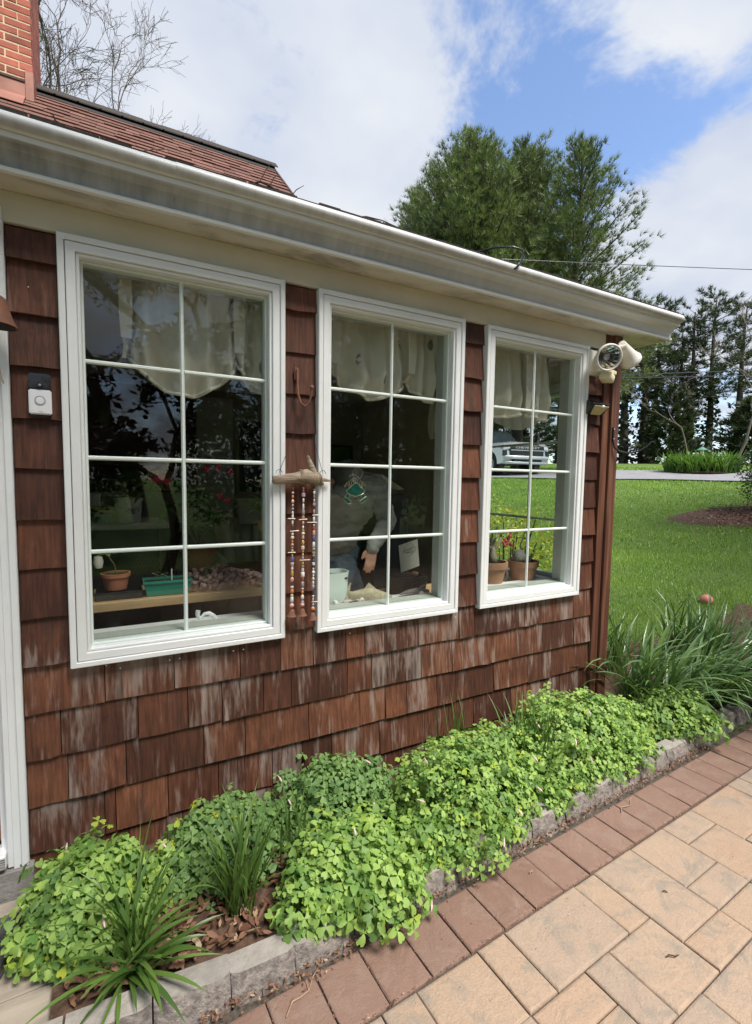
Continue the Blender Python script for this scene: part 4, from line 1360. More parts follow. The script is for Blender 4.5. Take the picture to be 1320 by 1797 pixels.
# ---- lawn grass ------------------------------------------------------------------
def lawn_grass():
    r = np.random.default_rng(5)
    P = []
    def inwedge(x, y):
        az = np.degrees(np.arctan2(x, y + 2.2))
        return (az > 38) & (az < 76)
    for (s0, s1, dens, hgt, w) in ((4.2, 6.5, 3600, 0.055, 0.0026), (6.5, 9, 2400, 0.055, 0.0036), (9, 13, 1100, 0.055, 0.0055), (13, 17.2, 520, 0.055, 0.009), (21.6, 26, 120, 0.08, 0.016)):
        A = 0.5 * (s1 ** 2 - s0 ** 2) * rad(38)
        n = int(A * dens)
        az = np.radians(r.uniform(38, 76, n)); s = np.sqrt(r.uniform(s0 ** 2, s1 ** 2, n))
        x = s * np.sin(az); y = -2.2 + s * np.cos(az)
        ok = ((x > 3.08) | (y > 3.7)) & ~((x < 3.6) & (y < 0.3)) & (y > 0.45 + 0.12 * np.sin(x * 2) - np.clip((x - 4.8) * 0.3, 0, 2))
        x, y = x[ok], y[ok]
        P.append(np.stack([x, y, np.full(len(x), hgt), np.full(len(x), w)], 1))
    P = np.concatenate(P)
    n = len(P)
    z = np.array([tz(a, b) for a, b in P[:, :2]])
    az = r.uniform(0, 2 * math.pi, n); lean = r.uniform(0.1, 0.9, n)
    hh = P[:, 2] * r.uniform(0.6, 1.25, n)
    lowf = np.array([mnoise.noise(Vector((a * 1.1, b * 1.1, 3))) for a, b in P[:, :2]])
    hh *= 1 + 0.35 * lowf
    d = np.stack([np.cos(az), np.sin(az), np.zeros(n)], 1)
    sd_ = np.stack([-np.sin(az + r.uniform(-1, 1, n)), np.cos(az), np.zeros(n)], 1)
    base = np.stack([P[:, 0], P[:, 1], z - 0.005], 1)
    tip = base + d * (hh * np.sin(lean))[:, None] + np.array([0, 0, 1]) * (hh * np.cos(lean))[:, None]
    V = np.empty((n, 3, 3)); w = P[:, 3][:, None]
    V[:, 0] = base - sd_ * w; V[:, 1] = base + sd_ * w; V[:, 2] = tip
    tint = np.clip(0.42 + 0.45 * lowf + r.normal(0, 0.23, n), 0, 0.9)
    tint[r.random(n) < 0.015] = 1.0
    F = np.arange(n * 3).reshape(n, 3)
    tag(soup('lawn_grass', V.reshape(-1, 3), F, 'grass_blade', None, np.repeat(tint, 3)), 'green mown lawn grass', None, None, 'stuff')
lawn_grass()
# ------------------------------------------------------------------ things fixed to the wall
plain('rust_iron', (0.16, 0.075, 0.05), (0.26, 0.11, 0.065), rough=0.75, scale=18, bump=0.4, bscale=60, metal=0.2)
plain('dark_iron', (0.045, 0.035, 0.033), (0.08, 0.05, 0.04), rough=0.6, scale=25, metal=0.4)
plain('black_plastic', (0.012, 0.012, 0.013), (0.02, 0.02, 0.021), rough=0.25, scale=8, coat=0.3)
plain('white_plastic', (0.80, 0.81, 0.83), (0.76, 0.77, 0.79), rough=0.35, scale=5)
plain('grey_ring', (0.45, 0.46, 0.48), rough=0.3, metal=0.5)
plain('bone_plastic', (0.74, 0.72, 0.66), (0.66, 0.63, 0.56), rough=0.45, scale=10)
plain('yellowed_plastic', (0.72, 0.66, 0.45), (0.66, 0.6, 0.4), rough=0.5, scale=10)
plain('driftwood', (0.38, 0.31, 0.23), (0.22, 0.165, 0.115), rough=0.9, scale=1.0, stretch=(9, 60, 60), bump=0.6, bscale=2)
plain('twine', (0.36, 0.28, 0.18), (0.25, 0.19, 0.12), rough=1.0, scale=60)
plain('amber_panel', (0.62, 0.52, 0.28), (0.55, 0.46, 0.25), rough=0.3, scale=30, coat=0.4)
plain('solar_cell', (0.02, 0.022, 0.03), (0.03, 0.032, 0.04), rough=0.15, scale=40, coat=0.6)
m_, N_, L_, b_ = new_mat('reflector'); b_.inputs['Base Color'].default_value = (0.95, 0.95, 0.94, 1); b_.inputs['Metallic'].default_value = 1; b_.inputs['Roughness'].default_value = 0.10
glass_mat('lamp_glass', (0.97, 0.98, 0.97), 0.02)

def rusty_bell():
    t = thing('hanging_bell', (-0.32, -0.13, 2.1), 'rusty iron bell hanging from a chain against the white door casing', 'bell')
    c = Vector((-0.325, -0.125, 2.115))
    prof = [(0.066, 0.0), (0.062, 0.006), (0.052, 0.022), (0.043, 0.045), (0.036, 0.07), (0.03, 0.088), (0.018, 0.097), (0.0, 0.1)]
    tilt = Matrix.Rotation(rad(4), 3, 'Y')
    MB().lathe(prof, c, 28, tilt).build('bell_body', 'rust_iron', t, smooth=True)
    MB().lathe([(0.058, 0.001), (0.05, 0.015), (0.03, 0.03), (0.0, 0.032)], c + Vector((0, 0, -0.003)), 24, tilt).build('bell_mouth', 'dark_void', t, smooth=True)
    MB().tube([c + Vector((0, 0, 0.03)), c + Vector((0.002, 0, -0.012))], 0.004, 6).ellipsoid(c + Vector((0.002, 0, -0.018)), (0.011, 0.011, 0.011), 8, 6).build('clapper', 'dark_iron', t, smooth=True)
    MB().tube([c + Vector((0.002, 0, -0.02)), c + Vector((0.004, 0, -0.10)), c + Vector((0.012, 0.0, -0.17)), c + Vector((0.018, 0, -0.19))], 0.0022, 5).build('pull_cord', 'twine', t)
    z = 0.1
    for k in range(8):
        rot = Matrix.Rotation(rad(90 * (k % 2)), 3, 'Z')
        pts = [c + Vector((0, 0, z + 0.016)) + rot @ Vector((0.010 * math.cos(a), 0, 0.019 * math.sin(a))) for a in [2 * math.pi * i / 10 for i in range(11)]]
        MB().tube(pts, 0.0042, 5, False).build('chain_link', 'dark_iron', t, smooth=True)
        z += 0.029
    MB().tube([(-0.325, 0, 2.45), (-0.325, -0.10, 2.455), (-0.325, -0.125, 2.44)], 0.006, 6).build('bracket', 'dark_iron', t, smooth=True)
rusty_bell()

def doorbell():
    t = thing('doorbell', (-0.213, -0.02, 1.84), 'white and black video doorbell with round button on the shingle by the door', 'doorbell')
    x0, x1, z0, zm, z1 = -0.249, -0.180, 1.838, 1.926, 1.984
    MB().box((x0 + .003, -0.018, z0 - 0.008), (x1 - .003, -0.0285, z1)).build('backplate', 'black_plastic', t, bevel=0.002)
    MB().box((x0, -0.046, z0), (x1, -0.022, zm)).build('face', 'white_plastic', t, bevel=0.004, smooth=True, segs=2)
    MB().box((x0 + .001, -0.045, zm + .0012), (x1 - .001, -0.022, z1)).build('camera_housing', 'black_plastic', t, bevel=0.004, smooth=True, segs=2)
    ry = Matrix.Rotation(rad(90), 3, 'X')
    c = Vector(((x0 + x1) / 2 + 0.001, -0.046, 1.942))
    MB().lathe([(0.0105, -0.001), (0.0105, 0.003), (0.009, 0.0035), (0.0, 0.002)], c, 18, ry).build('lens', 'black_plastic', t, smooth=True)
    MB().lathe([(0.0045, 0.002), (0.0035, 0.0042), (0.0, 0.0048)], c, 12, ry).build('lens_glass', 'grey_ring', t, smooth=True)
    c = Vector(((x0 + x1) / 2, -0.046, 1.887))
    MB().lathe([(0.0165, -0.001), (0.0165, 0.0018), (0.0145, 0.0022), (0.0142, 0.0005)], c, 28, ry, True).build('button_ring', 'grey_ring', t, smooth=True)
    MB().lathe([(0.0138, -0.001), (0.0138, 0.0012), (0.012, 0.0016), (0.0, 0.0016)], c, 28, ry).build('button', 'white_plastic', t, smooth=True)
    me = text_mesh('ring', 0.008, 0.0002)
    o = finish('lettering', me, 'grey_ring', t)
    o.location = Vector(((x0 + x1) / 2, -0.0463, 1.848)) - WORLD_LOC[t]; o.rotation_euler = (rad(90), 0, 0)
doorbell()

def coat_hook():
    t = thing('iron_hook', (0.78, -0.02, 1.95), 'rusty iron hook with a ball tip on the shingles between first and second window', 'hook')
    x = 0.764
    MB().box((x - 0.011, -0.029, 2.07), (x + 0.011, -0.0205, 2.125)).build('plate', 'rust_iron', t, bevel=0.003)
    pts = [(x, -0.034, 2.115), (x, -0.036, 2.06), (x + 0.002, -0.042, 2.0), (x + 0.012, -0.05, 1.963), (x + 0.03, -0.055, 1.95), (x + 0.048, -0.06, 1.965), (x + 0.056, -0.064, 2.0), (x + 0.058, -0.066, 2.028)]
    MB().tube(pts, [0.006, 0.0058, 0.0055, 0.005, 0.005, 0.005, 0.005, 0.005], 8).build('hook_bend', 'rust_iron', t, smooth=True)
    MB().ellipsoid((x + 0.058, -0.066, 2.036), (0.0105, 0.0105, 0.0105), 12, 8).build('ball', 'rust_iron', t, smooth=True)
    for z in (2.08, 2.115):
        MB().ellipsoid((x, -0.031, z), (0.0045, 0.003, 0.0045), 8, 6).build('screw', 'dark_iron', t, smooth=True)
coat_hook()

def wind_chime():
    t = thing('wind_chime', (0.77, -0.07, 0.93), 'driftwood wind chime with three bead strings and rusty bells hanging between two windows', 'wind chime')
    r = random.Random(4)
    y = -0.068
    # driftwood
    pts = []; rads = []
    prof = [(0.640, 1.612, 0.018), (0.66, 1.613, 0.023), (0.70, 1.617, 0.023), (0.74, 1.622, 0.024), (0.765, 1.626, 0.03), (0.79, 1.630, 0.034), (0.82, 1.627, 0.034), (0.85, 1.618, 0.031), (0.872, 1.610, 0.024), (0.88, 1.607, 0.012)]
    mb = MB(); n = 14
    V = []; F = []
    for i, (x, z, rd) in enumerate(prof):
        for k in range(n):
            a = 2 * math.pi * k / n
            rr_ = rd * (1 + 0.28 * mnoise.noise(Vector((x * 14, math.cos(a) * 1.6, math.sin(a) * 1.6))))
            V.append((x + 0.004 * math.sin(k * 2.3), y + rr_ * math.cos(a) * 0.8, z + rr_ * math.sin(a)))
    for i in range(len(prof) - 1):
        for k in range(n):
            F.append((i * n + k, (i + 1) * n + k, (i + 1) * n + (k + 1) % n, i * n + (k + 1) % n))
    F += [tuple(range(n)), tuple(range((len(prof) - 1) * n, len(prof) * n))[::-1]]
    dw = MB().add(V, F).build('driftwood', 'driftwood', t, smooth='all')
    MB().tube([(0.835, y, 1.63), (0.823, y - .006, 1.665), (0.808, y - .008, 1.70), (0.80, y - .008, 1.724)], [0.022, 0.016, 0.011, 0.006], 10).build('branch_stub', 'driftwood', dw, smooth=True)
    MB().tube([(0.86, y - .004, 1.618), (0.895, y, 1.614), (0.918, y, 1.611)], [0.012, 0.008, 0.004], 8).build('branch_tip', 'driftwood', dw, smooth=True)
    # twine binding
    for k in range(16):
        x = 0.768 + k * 0.0064 + r.uniform(-.002, .002)
        rd = 0.0315 if x < 0.84 else 0.0285
        cz = 1.629 if x < 0.83 else 1.619
        tl = r.uniform(-0.25, 0.25)
        MB().tube([(x + tl * 0.02 * math.sin(a), y + rd * 0.86 * math.cos(a), cz + rd * 1.03 * math.sin(a)) for a in [2 * math.pi * i / 14 for i in range(15)]], 0.0019, 4, False).build('twine', 'twine', t, smooth=True)
    # hanging cord to the hook
    for xa in (0.668, 0.878):
        MB().tube([(xa, y, 1.645), (0.5 * xa + 0.396, y + .006, 1.80), (0.792, -0.057, 1.953)], 0.0012, 4, False).build('cord', 'dark_iron', t)
        MB().tube([(xa + 0.014 * math.cos(a), y, 1.643 + 0.016 * math.sin(a)) for a in [math.pi * i / 8 for i in range(9)]], 0.0014, 4, False).build('cord_loop', 'dark_iron', t)
    cols = {'bead_cream': (0.72, 0.64, 0.52), 'bead_white': (0.78, 0.76, 0.72), 'bead_orange': (0.62, 0.24, 0.07), 'bead_red': (0.42, 0.07, 0.06), 'bead_blue': (0.09, 0.12, 0.34),
            'bead_grey': (0.30, 0.29, 0.30), 'bead_pink': (0.68, 0.38, 0.33), 'bead_ochre': (0.52, 0.36, 0.10), 'bead_lilac': (0.42, 0.34, 0.42), 'bead_dark': (0.09, 0.04, 0.035)}
    for k_, c in cols.items():
        plain(k_, c, tuple(v * 0.8 for v in c), rough=0.35, scale=60, coat=0.2)
    names = list(cols)
    wts = [6, 6, 2, 1, 2, 3, 3, 3, 2, 2]
    for si, (xs, zt, zb) in enumerate(((0.732, 1.592, 0.985), (0.783, 1.592, 0.983), (0.836, 1.585, 0.958))):
        MB().tube([(xs, y, zt + 0.008), (xs - 0.004, y, zb)], 0.0009, 4, False).build('string', 'dark_iron', t)
        MB().tube([(xs + 0.007 * math.cos(a), y, zt + 0.004 + 0.007 * math.sin(a)) for a in [2 * math.pi * i / 10 for i in range(11)]], 0.0011, 4, False).build('eyelet', 'rust_iron', t)
        z = zt - 0.012
        while z > zb + 0.055:
            col = r.choices(names, wts)[0]
            kind = r.random()
            xx = xs - 0.004 * (zt - z) / (zt - zb)
            if kind < 0.13:        # shell sliver set across the string
                l = r.uniform(0.012, 0.026); off = r.uniform(-0.5, 0.5) * l
                MB().tube([(xx - l + off, y - 0.004, z + r.uniform(-.002, .002)), (xx + l + off, y - 0.004, z)], [0.0018, 0.0032], 5).build('shell_sliver', 'bead_cream', t, smooth=True)
                z -= 0.008
            else:
                h = r.choice((0.005, 0.007, 0.009, 0.013)); w = r.uniform(0.0045, 0.0085) * (1.25 if h > 0.008 and kind > .8 else 1)
                if kind < 0.6:
                    MB().ellipsoid((xx, y, z - h), (w, w, h), 8, 6).build('bead', col, t, smooth=True)
                else:
                    MB().lathe([(w * 0.6, -h), (w * 0.95, -h * 0.7), (w * 0.95, h * 0.7), (w * 0.6, h)], (xx, y, z - h), 8).build('bead', col, t, smooth=True)
                z -= 2 * h + r.uniform(0.0005, 0.003)
        MB().ellipsoid((xs - 0.004, y, zb + 0.047), (0.0105, 0.0105, 0.0105), 10, 8).build('bead', 'bead_pink' if si < 2 else 'bead_orange', t, smooth=True)
        MB().lathe([(0.0, 0.034), (0.008, 0.031), (0.0125, 0.022), (0.015, 0.01), (0.022, 0.002), (0.0235, 0.0), (0.019, 0.001), (0.008, 0.02)], (xs - 0.004, y, zb - 0.004), 16, Matrix.Rotation(rad(r.uniform(-6, 6)), 3, 'Y'), True).build('bell', 'rust_iron', t, smooth=True)
wind_chime()

def floodlight():
    t = thing('floodlight', (2.8, -0.05, 2.25), 'twin-head floodlight with motion sensor under the gutter by the corner', 'floodlight')
    # back box on the wall
    MB().prism_x([(-0.075, 2.34), (-0.075, 2.455), (-0.05, 2.475), (-0.022, 2.475), (-0.022, 2.315), (-0.05, 2.315)], 2.715, 2.83).build('box', 'bone_plastic', t, bevel=0.006, smooth=True)
    def head(c, d, r0, nm):
        q = Vector(d).to_track_quat('Z', 'Y').to_matrix()
        MB().lathe([(0.0, -0.15), (0.02, -0.148), (0.026, -0.12), (0.036, -0.085), (r0 * 0.72, -0.045), (r0 * 0.95, -0.008), (r0 * 1.04, 0.0), (r0 * 1.04, 0.014), (r0 * 0.97, 0.02), (r0 * 0.9, 0.016), (r0 * 0.88, 0.004)], c, 32, q, True).build(nm, 'bone_plastic', t, smooth=True)
        hd = t.children[-1]
        MB().lathe([(r0 * 0.9, 0.004), (r0 * 0.78, -0.03), (r0 * 0.55, -0.065), (0.02, -0.085), (0.0, -0.086)], c, 18, q, True).build('reflector', 'reflector', t)
        MB().lathe([(0.012, -0.085), (0.022, -0.06), (0.026, -0.035), (0.02, -0.018), (0.0, -0.012)], c, 14, q).build('bulb', 'grey_ring', t, smooth=True)
        MB().lathe([(r0 * 0.93, 0.009), (r0 * 0.6, 0.0125), (0.0, 0.014)], c, 28, q, True).build('lens', 'lamp_glass', t, smooth=True)
    head(Vector((2.72, -0.185, 2.395)), (-0.42, -0.86, -0.30), 0.078, 'lamp_head')
    head(Vector((2.985, -0.15, 2.42)), (0.80, 0.12, -0.58), 0.064, 'lamp_head')
    MB().tube([(2.78, -0.07, 2.40), (2.80, -0.12, 2.45), (2.88, -0.18, 2.485)], 0.018, 10).build('arm', 'bone_plastic', t, smooth=True)
    MB().tube([(2.76, -0.06, 2.40), (2.76, -0.09, 2.41)], 0.03, 10).build('knuckle', 'bone_plastic', t, smooth=True)
    MB().obox((2.79, -0.13, 2.29), (0.075, 0.075, 0.05), Matrix.Rotation(rad(18), 3, 'Y') @ Matrix.Rotation(rad(20), 3, 'Z')).build('sensor_body', 'yellowed_plastic', t, bevel=0.006, smooth=True)
    MB().obox((2.825, -0.125, 2.325), (0.07, 0.05, 0.025), Matrix.Rotation(rad(10), 3, 'Y')).build('sensor_cap', 'yellowed_plastic', t, bevel=0.004)
floodlight()

def solar_light():
    t = thing('solar_light', (2.79, -0.02, 2.06), 'small black solar wall light with amber panel below the floodlight', 'wall light')
    x0, x1 = 2.71, 2.87
    MB().prism_x([(-0.021, 2.065), (-0.021, 2.155), (-0.03, 2.158), (-0.105, 2.13), (-0.105, 2.118), (-0.05, 2.062)], x0, x1).build('case', 'black_plastic', t, bevel=0.003)
    MB().add([(x0 + .008, -0.032, 2.1605), (x1 - .008, -0.032, 2.1605), (x1 - .008, -0.102, 2.1345), (x0 + .008, -0.102, 2.1345)], [(3, 2, 1, 0)]).build('solar_panel', 'solar_cell', t)
    a, b = Vector((0, -0.1045, 2.113)), Vector((0, -0.054, 2.065))
    off = Vector((0, -0.0025, -0.0025))
    P = []
    for (x, p) in ((x0 + .012, a), (x1 - .012, a), (x1 - .035, b), (x0 + .035, b)):
        P.append((x, p.y + off.y, p.z + off.z))
    MB().add(P + [(x, y + .003, z + .003) for x, y, z in P], [(3, 2, 1, 0), (0, 1, 5, 4), (1, 2, 6, 5), (2, 3, 7, 6), (3, 0, 4, 7)]).build('light_panel', 'amber_panel', t)
    MB().ellipsoid((2.805, -0.104, 2.110), (0.012, 0.010, 0.010), 12, 8).build('motion_sensor', 'white_plastic', t, smooth=True)
solar_light()

def plant_hanger():
    t = thing('plant_hanger', (3.0, -0.06, 1.82), 'curved black iron plant hanger sticking out from the corner post', 'hanger')
    c = (3.0, -0.058)
    pts = [(2.985, -0.056, 1.985), (2.985, -0.058, 1.90), (2.992, -0.065, 1.86), (3.02, -0.08, 1.835), (3.06, -0.10, 1.825), (3.10, -0.12, 1.826), (3.15, -0.145, 1.842), (3.195, -0.168, 1.875), (3.215, -0.178, 1.9), (3.23, -0.186, 1.903), (3.24, -0.19, 1.893)]
    MB().tube(pts, [0.006] * 8 + [0.0055, 0.005, 0.0045], 8).build('arm', 'black_plastic', t, smooth=True)
    MB().box((2.976, -0.055, 1.9), (2.994, -0.0505, 1.995)).build('plate', 'black_plastic', t, bevel=0.001)
    for z in (1.915, 1.98):
        MB().ellipsoid((2.985, -0.063, z), (0.005, 0.003, 0.005), 8, 6).build('screw', 'grey_ring', t, smooth=True)
plant_hanger()

def gutter_debris():
    r = random.Random(12)
    def branch(name, pts, r0, mt, lab, twigs_):
        t = thing(name, pts[0], lab, 'branch', 'dead vine pieces on the roof edge')
        MB().tube(pts, [r0 * (1 - 0.7 * i / (len(pts) - 1)) for i in range(len(pts))], 6).build('stem', mt, t, smooth=True)
        for (i, d, l) in twigs_:
            p = Vector(pts[i]); d = Vector(d)
            MB().tube([p, p + d * l * 0.5 + Vector((0, 0, 0.01)), p + d * l], [r0 * 0.5, r0 * 0.4, r0 * 0.2], 5).build('side_shoot', mt, t, smooth=True)
    def rp(x, dy, dz):
        return (x, -0.16 + dy, 2.775 + dz)
    branch('dead_branch', [rp(-0.18, 0.0, 0.0), rp(-0.13, -.01, 0.02), rp(-0.05, 0, 0.0), rp(0.05, 0.02, -0.01)], 0.006, 'twig', 'dark vine stem lying in the gutter below the chimney side of the roof', [(1, (-0.3, 0.2, 0.5), 0.05)])
    branch('dead_branch', [rp(0.0, 0, 0.01), rp(0.06, 0.02, 0.0), rp(0.11, 0.02, 0.015), rp(0.17, 0.02, 0.045), rp(0.22, 0.02, 0.06)], 0.0045, 'pale_twig', 'pale dry twig sticking up from the gutter in front of the brown roof', [(1, (0.1, 0.1, 0.5), 0.05), (3, (0.3, 0.1, -0.1), 0.04)])
    branch('dead_branch', [rp(0.52, 0.02, 0.02), rp(0.56, 0.0, 0.035), rp(0.60, 0, 0.03), rp(0.68, 0, 0.0), rp(0.84, 0.02, 0.0), rp(0.96, 0.02, -0.005)], 0.005, 'twig', 'tangled dark vine in the gutter at the end of the brown roof', [(0, (0.25, 0.1, -0.4), 0.06), (1, (0.5, 0.1, 0.9), 0.10), (2, (0.5, 0.05, 0.8), 0.07), (3, (0.7, 0.1, 0.8), 0.10), (1, (0.9, 0.0, -0.3), 0.11)])
    branch('dead_branch', [rp(0.98, 0, 0.0), rp(1.04, 0, 0.025), rp(1.12, 0, 0.03), rp(1.22, 0, 0.02), rp(1.3, 0.01, -0.005)], 0.004, 'twig', 'thin arched vine over the gutter just left of the pine crown', [(2, (0.4, 0, -0.35), 0.05)])
    t = thing('cable', (1.9, -0.2, 2.76), 'black cable looping over the gutter lip above the second window', 'cable')
    pts = [(1.62, 0.1, 2.83), (1.72, -0.06, 2.83), (1.80, -0.16, 2.842), (1.88, -0.21, 2.845), (1.925, -0.235, 2.83), (1.92, -0.252, 2.79), (1.885, -0.256, 2.74), (1.86, -0.25, 2.715)]
    MB().tube(pts, 0.0055, 8).build('cable_run', 'black_plastic', t, smooth=True)
    MB().lathe([(0.0075, -0.006), (0.0075, 0.006)], (1.885, -0.2535, 2.742), 8).build('clip', 'grey_ring', t)
gutter_debris()

def nails():
    r = random.Random(3)
    for x, z in ((-0.03, 0.862), (0.02, 0.842), (0.205, 0.845), (0.245, 0.845), (0.47, 0.842), (0.515, 0.842), (1.05, 0.842), (1.72, 0.842), (-0.26, 2.43), (-0.17, 2.42), (-0.24, 2.29)):
        MB().ellipsoid((x, -0.0235 if z < 1 else -0.014, z), (0.0035, 0.002, 0.0035), 6, 4).build('nail', 'bone_plastic', house)
nails()

def wires():
    # overhead service lines beyond the house
    for (a, b, sag, lab) in (((5.6, 10.83, 7.97), (37.9, 2.36, 10.92), 0.12, 'single overhead wire crossing the sky beside the pine'),
                             ((7.0, 6.73, 3.89), (31.6, 2.8, 6.85), 0.08, 'upper of two overhead wires crossing in front of the pine row'),
                             ((7.0, 6.73, 3.89), (31.6, 2.78, 6.45), 0.08, 'lower of two overhead wires crossing in front of the pine row')):
        t = thing('overhead_wire', a, lab, 'wire', 'overhead wires')
        pts = []
        for i in range(21):
            k = i / 20
            p = Vector(a).lerp(Vector(b), k); p.z -= sag * 4 * k * (1 - k)
            pts.append(p)
        MB().tube(pts, 0.012, 5).build('wire_strand', 'black_plastic', t, smooth=True)
wires()
# ------------------------------------------------------------------ inside the room
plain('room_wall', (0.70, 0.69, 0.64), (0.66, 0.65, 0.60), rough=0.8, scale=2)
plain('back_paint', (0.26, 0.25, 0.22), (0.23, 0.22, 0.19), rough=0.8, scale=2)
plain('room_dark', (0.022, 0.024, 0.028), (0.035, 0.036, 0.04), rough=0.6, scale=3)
plain('room_floor', (0.38, 0.28, 0.19), (0.30, 0.21, 0.14), rough=0.6, scale=1.0, stretch=(3, 30, 3))
plain('bench_wood', (0.62, 0.42, 0.22), (0.5, 0.32, 0.16), rough=0.6, scale=1.2, stretch=(3, 30, 30))
plain('brown_wood', (0.19, 0.10, 0.03), (0.13, 0.065, 0.02), rough=0.5, scale=1.2, stretch=(3, 30, 30))
plain('terracotta', (0.5, 0.19, 0.1), (0.4, 0.15, 0.08), rough=0.85, scale=12, bump=0.2)
plain('clay_brown', (0.34, 0.175, 0.10), (0.42, 0.23, 0.14), rough=0.9, scale=10, bump=0.3)
plain('potting_soil', (0.035, 0.024, 0.018), (0.07, 0.05, 0.035), rough=1.0, scale=50, bump=0.8, bscale=90)
plain('green_plastic', (0.03, 0.3, 0.22), (0.025, 0.26, 0.185), rough=0.4, scale=6)
plain('bucket_white', (0.66, 0.66, 0.62), (0.6, 0.6, 0.56), rough=0.4, scale=6)
plain('print_black', (0.02, 0.02, 0.02), rough=0.6)
plain('blue_plastic', (0.09, 0.16, 0.24), (0.08, 0.14, 0.21), rough=0.4, scale=6)
plain('yellow_box', (0.5, 0.38, 0.06), (0.42, 0.32, 0.05), rough=0.6, scale=6)
plain('sofa_cloth', (0.46, 0.43, 0.33), (0.41, 0.38, 0.29), rough=0.95, scale=8, bump=0.2, bscale=200)
plain('pebble', (0.46, 0.30, 0.26), (0.34, 0.215, 0.19), rough=0.8, scale=30, rnd=0.3)
plain('honeycomb_tile', (0.5, 0.30, 0.05), (0.42, 0.24, 0.04), rough=0.3, scale=12, coat=0.3)
plain('shell_white', (0.74, 0.70, 0.62), (0.66, 0.6, 0.5), rough=0.5, scale=20)
plain('pale_ceramic', (0.66, 0.76, 0.72), (0.62, 0.72, 0.68), rough=0.25, scale=3, coat=0.4)
plain('fish_skin', (0.36, 0.31, 0.2), (0.5, 0.44, 0.3), rough=0.45, scale=60, bump=0.5, bscale=160)
plain('paper', (0.62, 0.62, 0.58), (0.56, 0.56, 0.52), rough=0.9, scale=10)
plain('pencil', (0.16, 0.15, 0.14), (0.22, 0.2, 0.19), rough=0.9, scale=60)
plain('wicker_dark', (0.045, 0.045, 0.042), (0.025, 0.025, 0.024), rough=0.8, scale=40, bump=0.5)
plain('wire_mesh', (0.06, 0.035, 0.025), (0.04, 0.025, 0.02), rough=0.6, metal=0.4)
plain('lead_came', (0.50, 0.46, 0.33), (0.42, 0.38, 0.27), rough=0.35, metal=0.7)
plain('cactus_grey', (0.34, 0.34, 0.30), (0.26, 0.27, 0.23), rough=0.95, scale=60, bump=0.8, bscale=200)
plain('stem_woody', (0.28, 0.25, 0.19), (0.22, 0.19, 0.14), rough=0.8, scale=20)
leafy('house_leaf', (0.07, 0.16, 0.045), (0.16, 0.29, 0.09), trans=0.25, rough=0.35, spec=0.6)
leafy('pale_leaf', (0.16, 0.27, 0.10), (0.27, 0.38, 0.16), trans=0.3, rough=0.4)
plain('petal_red', (0.62, 0.02, 0.07), (0.5, 0.015, 0.05), rough=0.5, scale=30)
plain('petal_dark', (0.32, 0.02, 0.035), (0.42, 0.03, 0.05), rough=0.5, scale=30)
plain('frame_wood', (0.30, 0.28, 0.24), (0.24, 0.22, 0.19), rough=0.5, scale=6)

def curtain_mat():
    m, N, L, b = new_mat('valance_cloth')
    v = coords(N, L)
    base = mixc(N, L, noisen(N, L, v, 3, 3), (0.84, 0.81, 0.71), (0.78, 0.74, 0.64))
    # printed blue-grey leaves on stalks
    vo = N.new('ShaderNodeTexVoronoi'); vo.inputs['Scale'].default_value = 7.5
    mp = coords(N, L, (1.0, 1.0, 0.6)); L.new(mp, vo.inputs['Vector'])
    sp = N.new('ShaderNodeMapRange'); sp.interpolation_type = 'SMOOTHSTEP'; L.new(vo.outputs['Distance'], sp.inputs['Value'])
    sp.inputs['From Min'].default_value = 0.20; sp.inputs['From Max'].default_value = 0.14
    msk = mathn(N, L, 'MULTIPLY', sp.outputs[0], mathn(N, L, 'GREATER_THAN', noisen(N, L, v, 11, 3), 0.48))
    col = mixc(N, L, mathn(N, L, 'MULTIPLY', msk, 0.8), base, (0.11, 0.13, 0.19))
    L.new(col, b.inputs['Base Color']); b.inputs['Roughness'].default_value = 0.95
    t = N.new('ShaderNodeBsdfTranslucent'); L.new(col, t.inputs[0])
    mx = N.new('ShaderNodeMixShader'); mx.inputs[0].default_value = 0.28
    L.new(b.outputs[0], mx.inputs[1]); L.new(t.outputs[0], mx.inputs[2]); L.new(mx.outputs[0], N['Material Output'].inputs[0])
curtain_mat()

# shell of the room (parts of the house)
RW0, RW1, RB, RCEIL = -1.9, ex0 - 0.001, 3.5, 2.58
MB().box((RW0, 0.1, FLOOR - 0.05), (RW1, RB, FLOOR)).build('room_floor', 'room_floor', house)
MB().box((RW0, 0.1, RCEIL), (RW1, RB, RCEIL + 0.05)).build('room_ceiling', 'room_wall', house)
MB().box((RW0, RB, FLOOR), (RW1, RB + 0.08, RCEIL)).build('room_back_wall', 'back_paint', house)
MB().box((RW0 - 0.08, 0.1, FLOOR), (RW0, RB, RCEIL)).build('room_side_wall', 'room_wall', house)
mb = MB()
for (a, c) in ((RW0, WX[0] + 0.02), (WX[0] + WW - .02, WX[1] + .02), (WX[1] + WW - .02, WX[2] + .02), (WX[2] + WW - .02, RW1)):
    mb.box((a, 0.101, FLOOR), (c, 0.125, RCEIL))
for x in WX:
    mb.box((x + .02, 0.101, FLOOR), (x + WW - .02, 0.1245, WZ0 + .018)); mb.box((x + .02, 0.101, WZ1 - .018), (x + WW - .02, 0.1245, RCEIL))
mb.build('room_front_wall', 'room_wall', house)
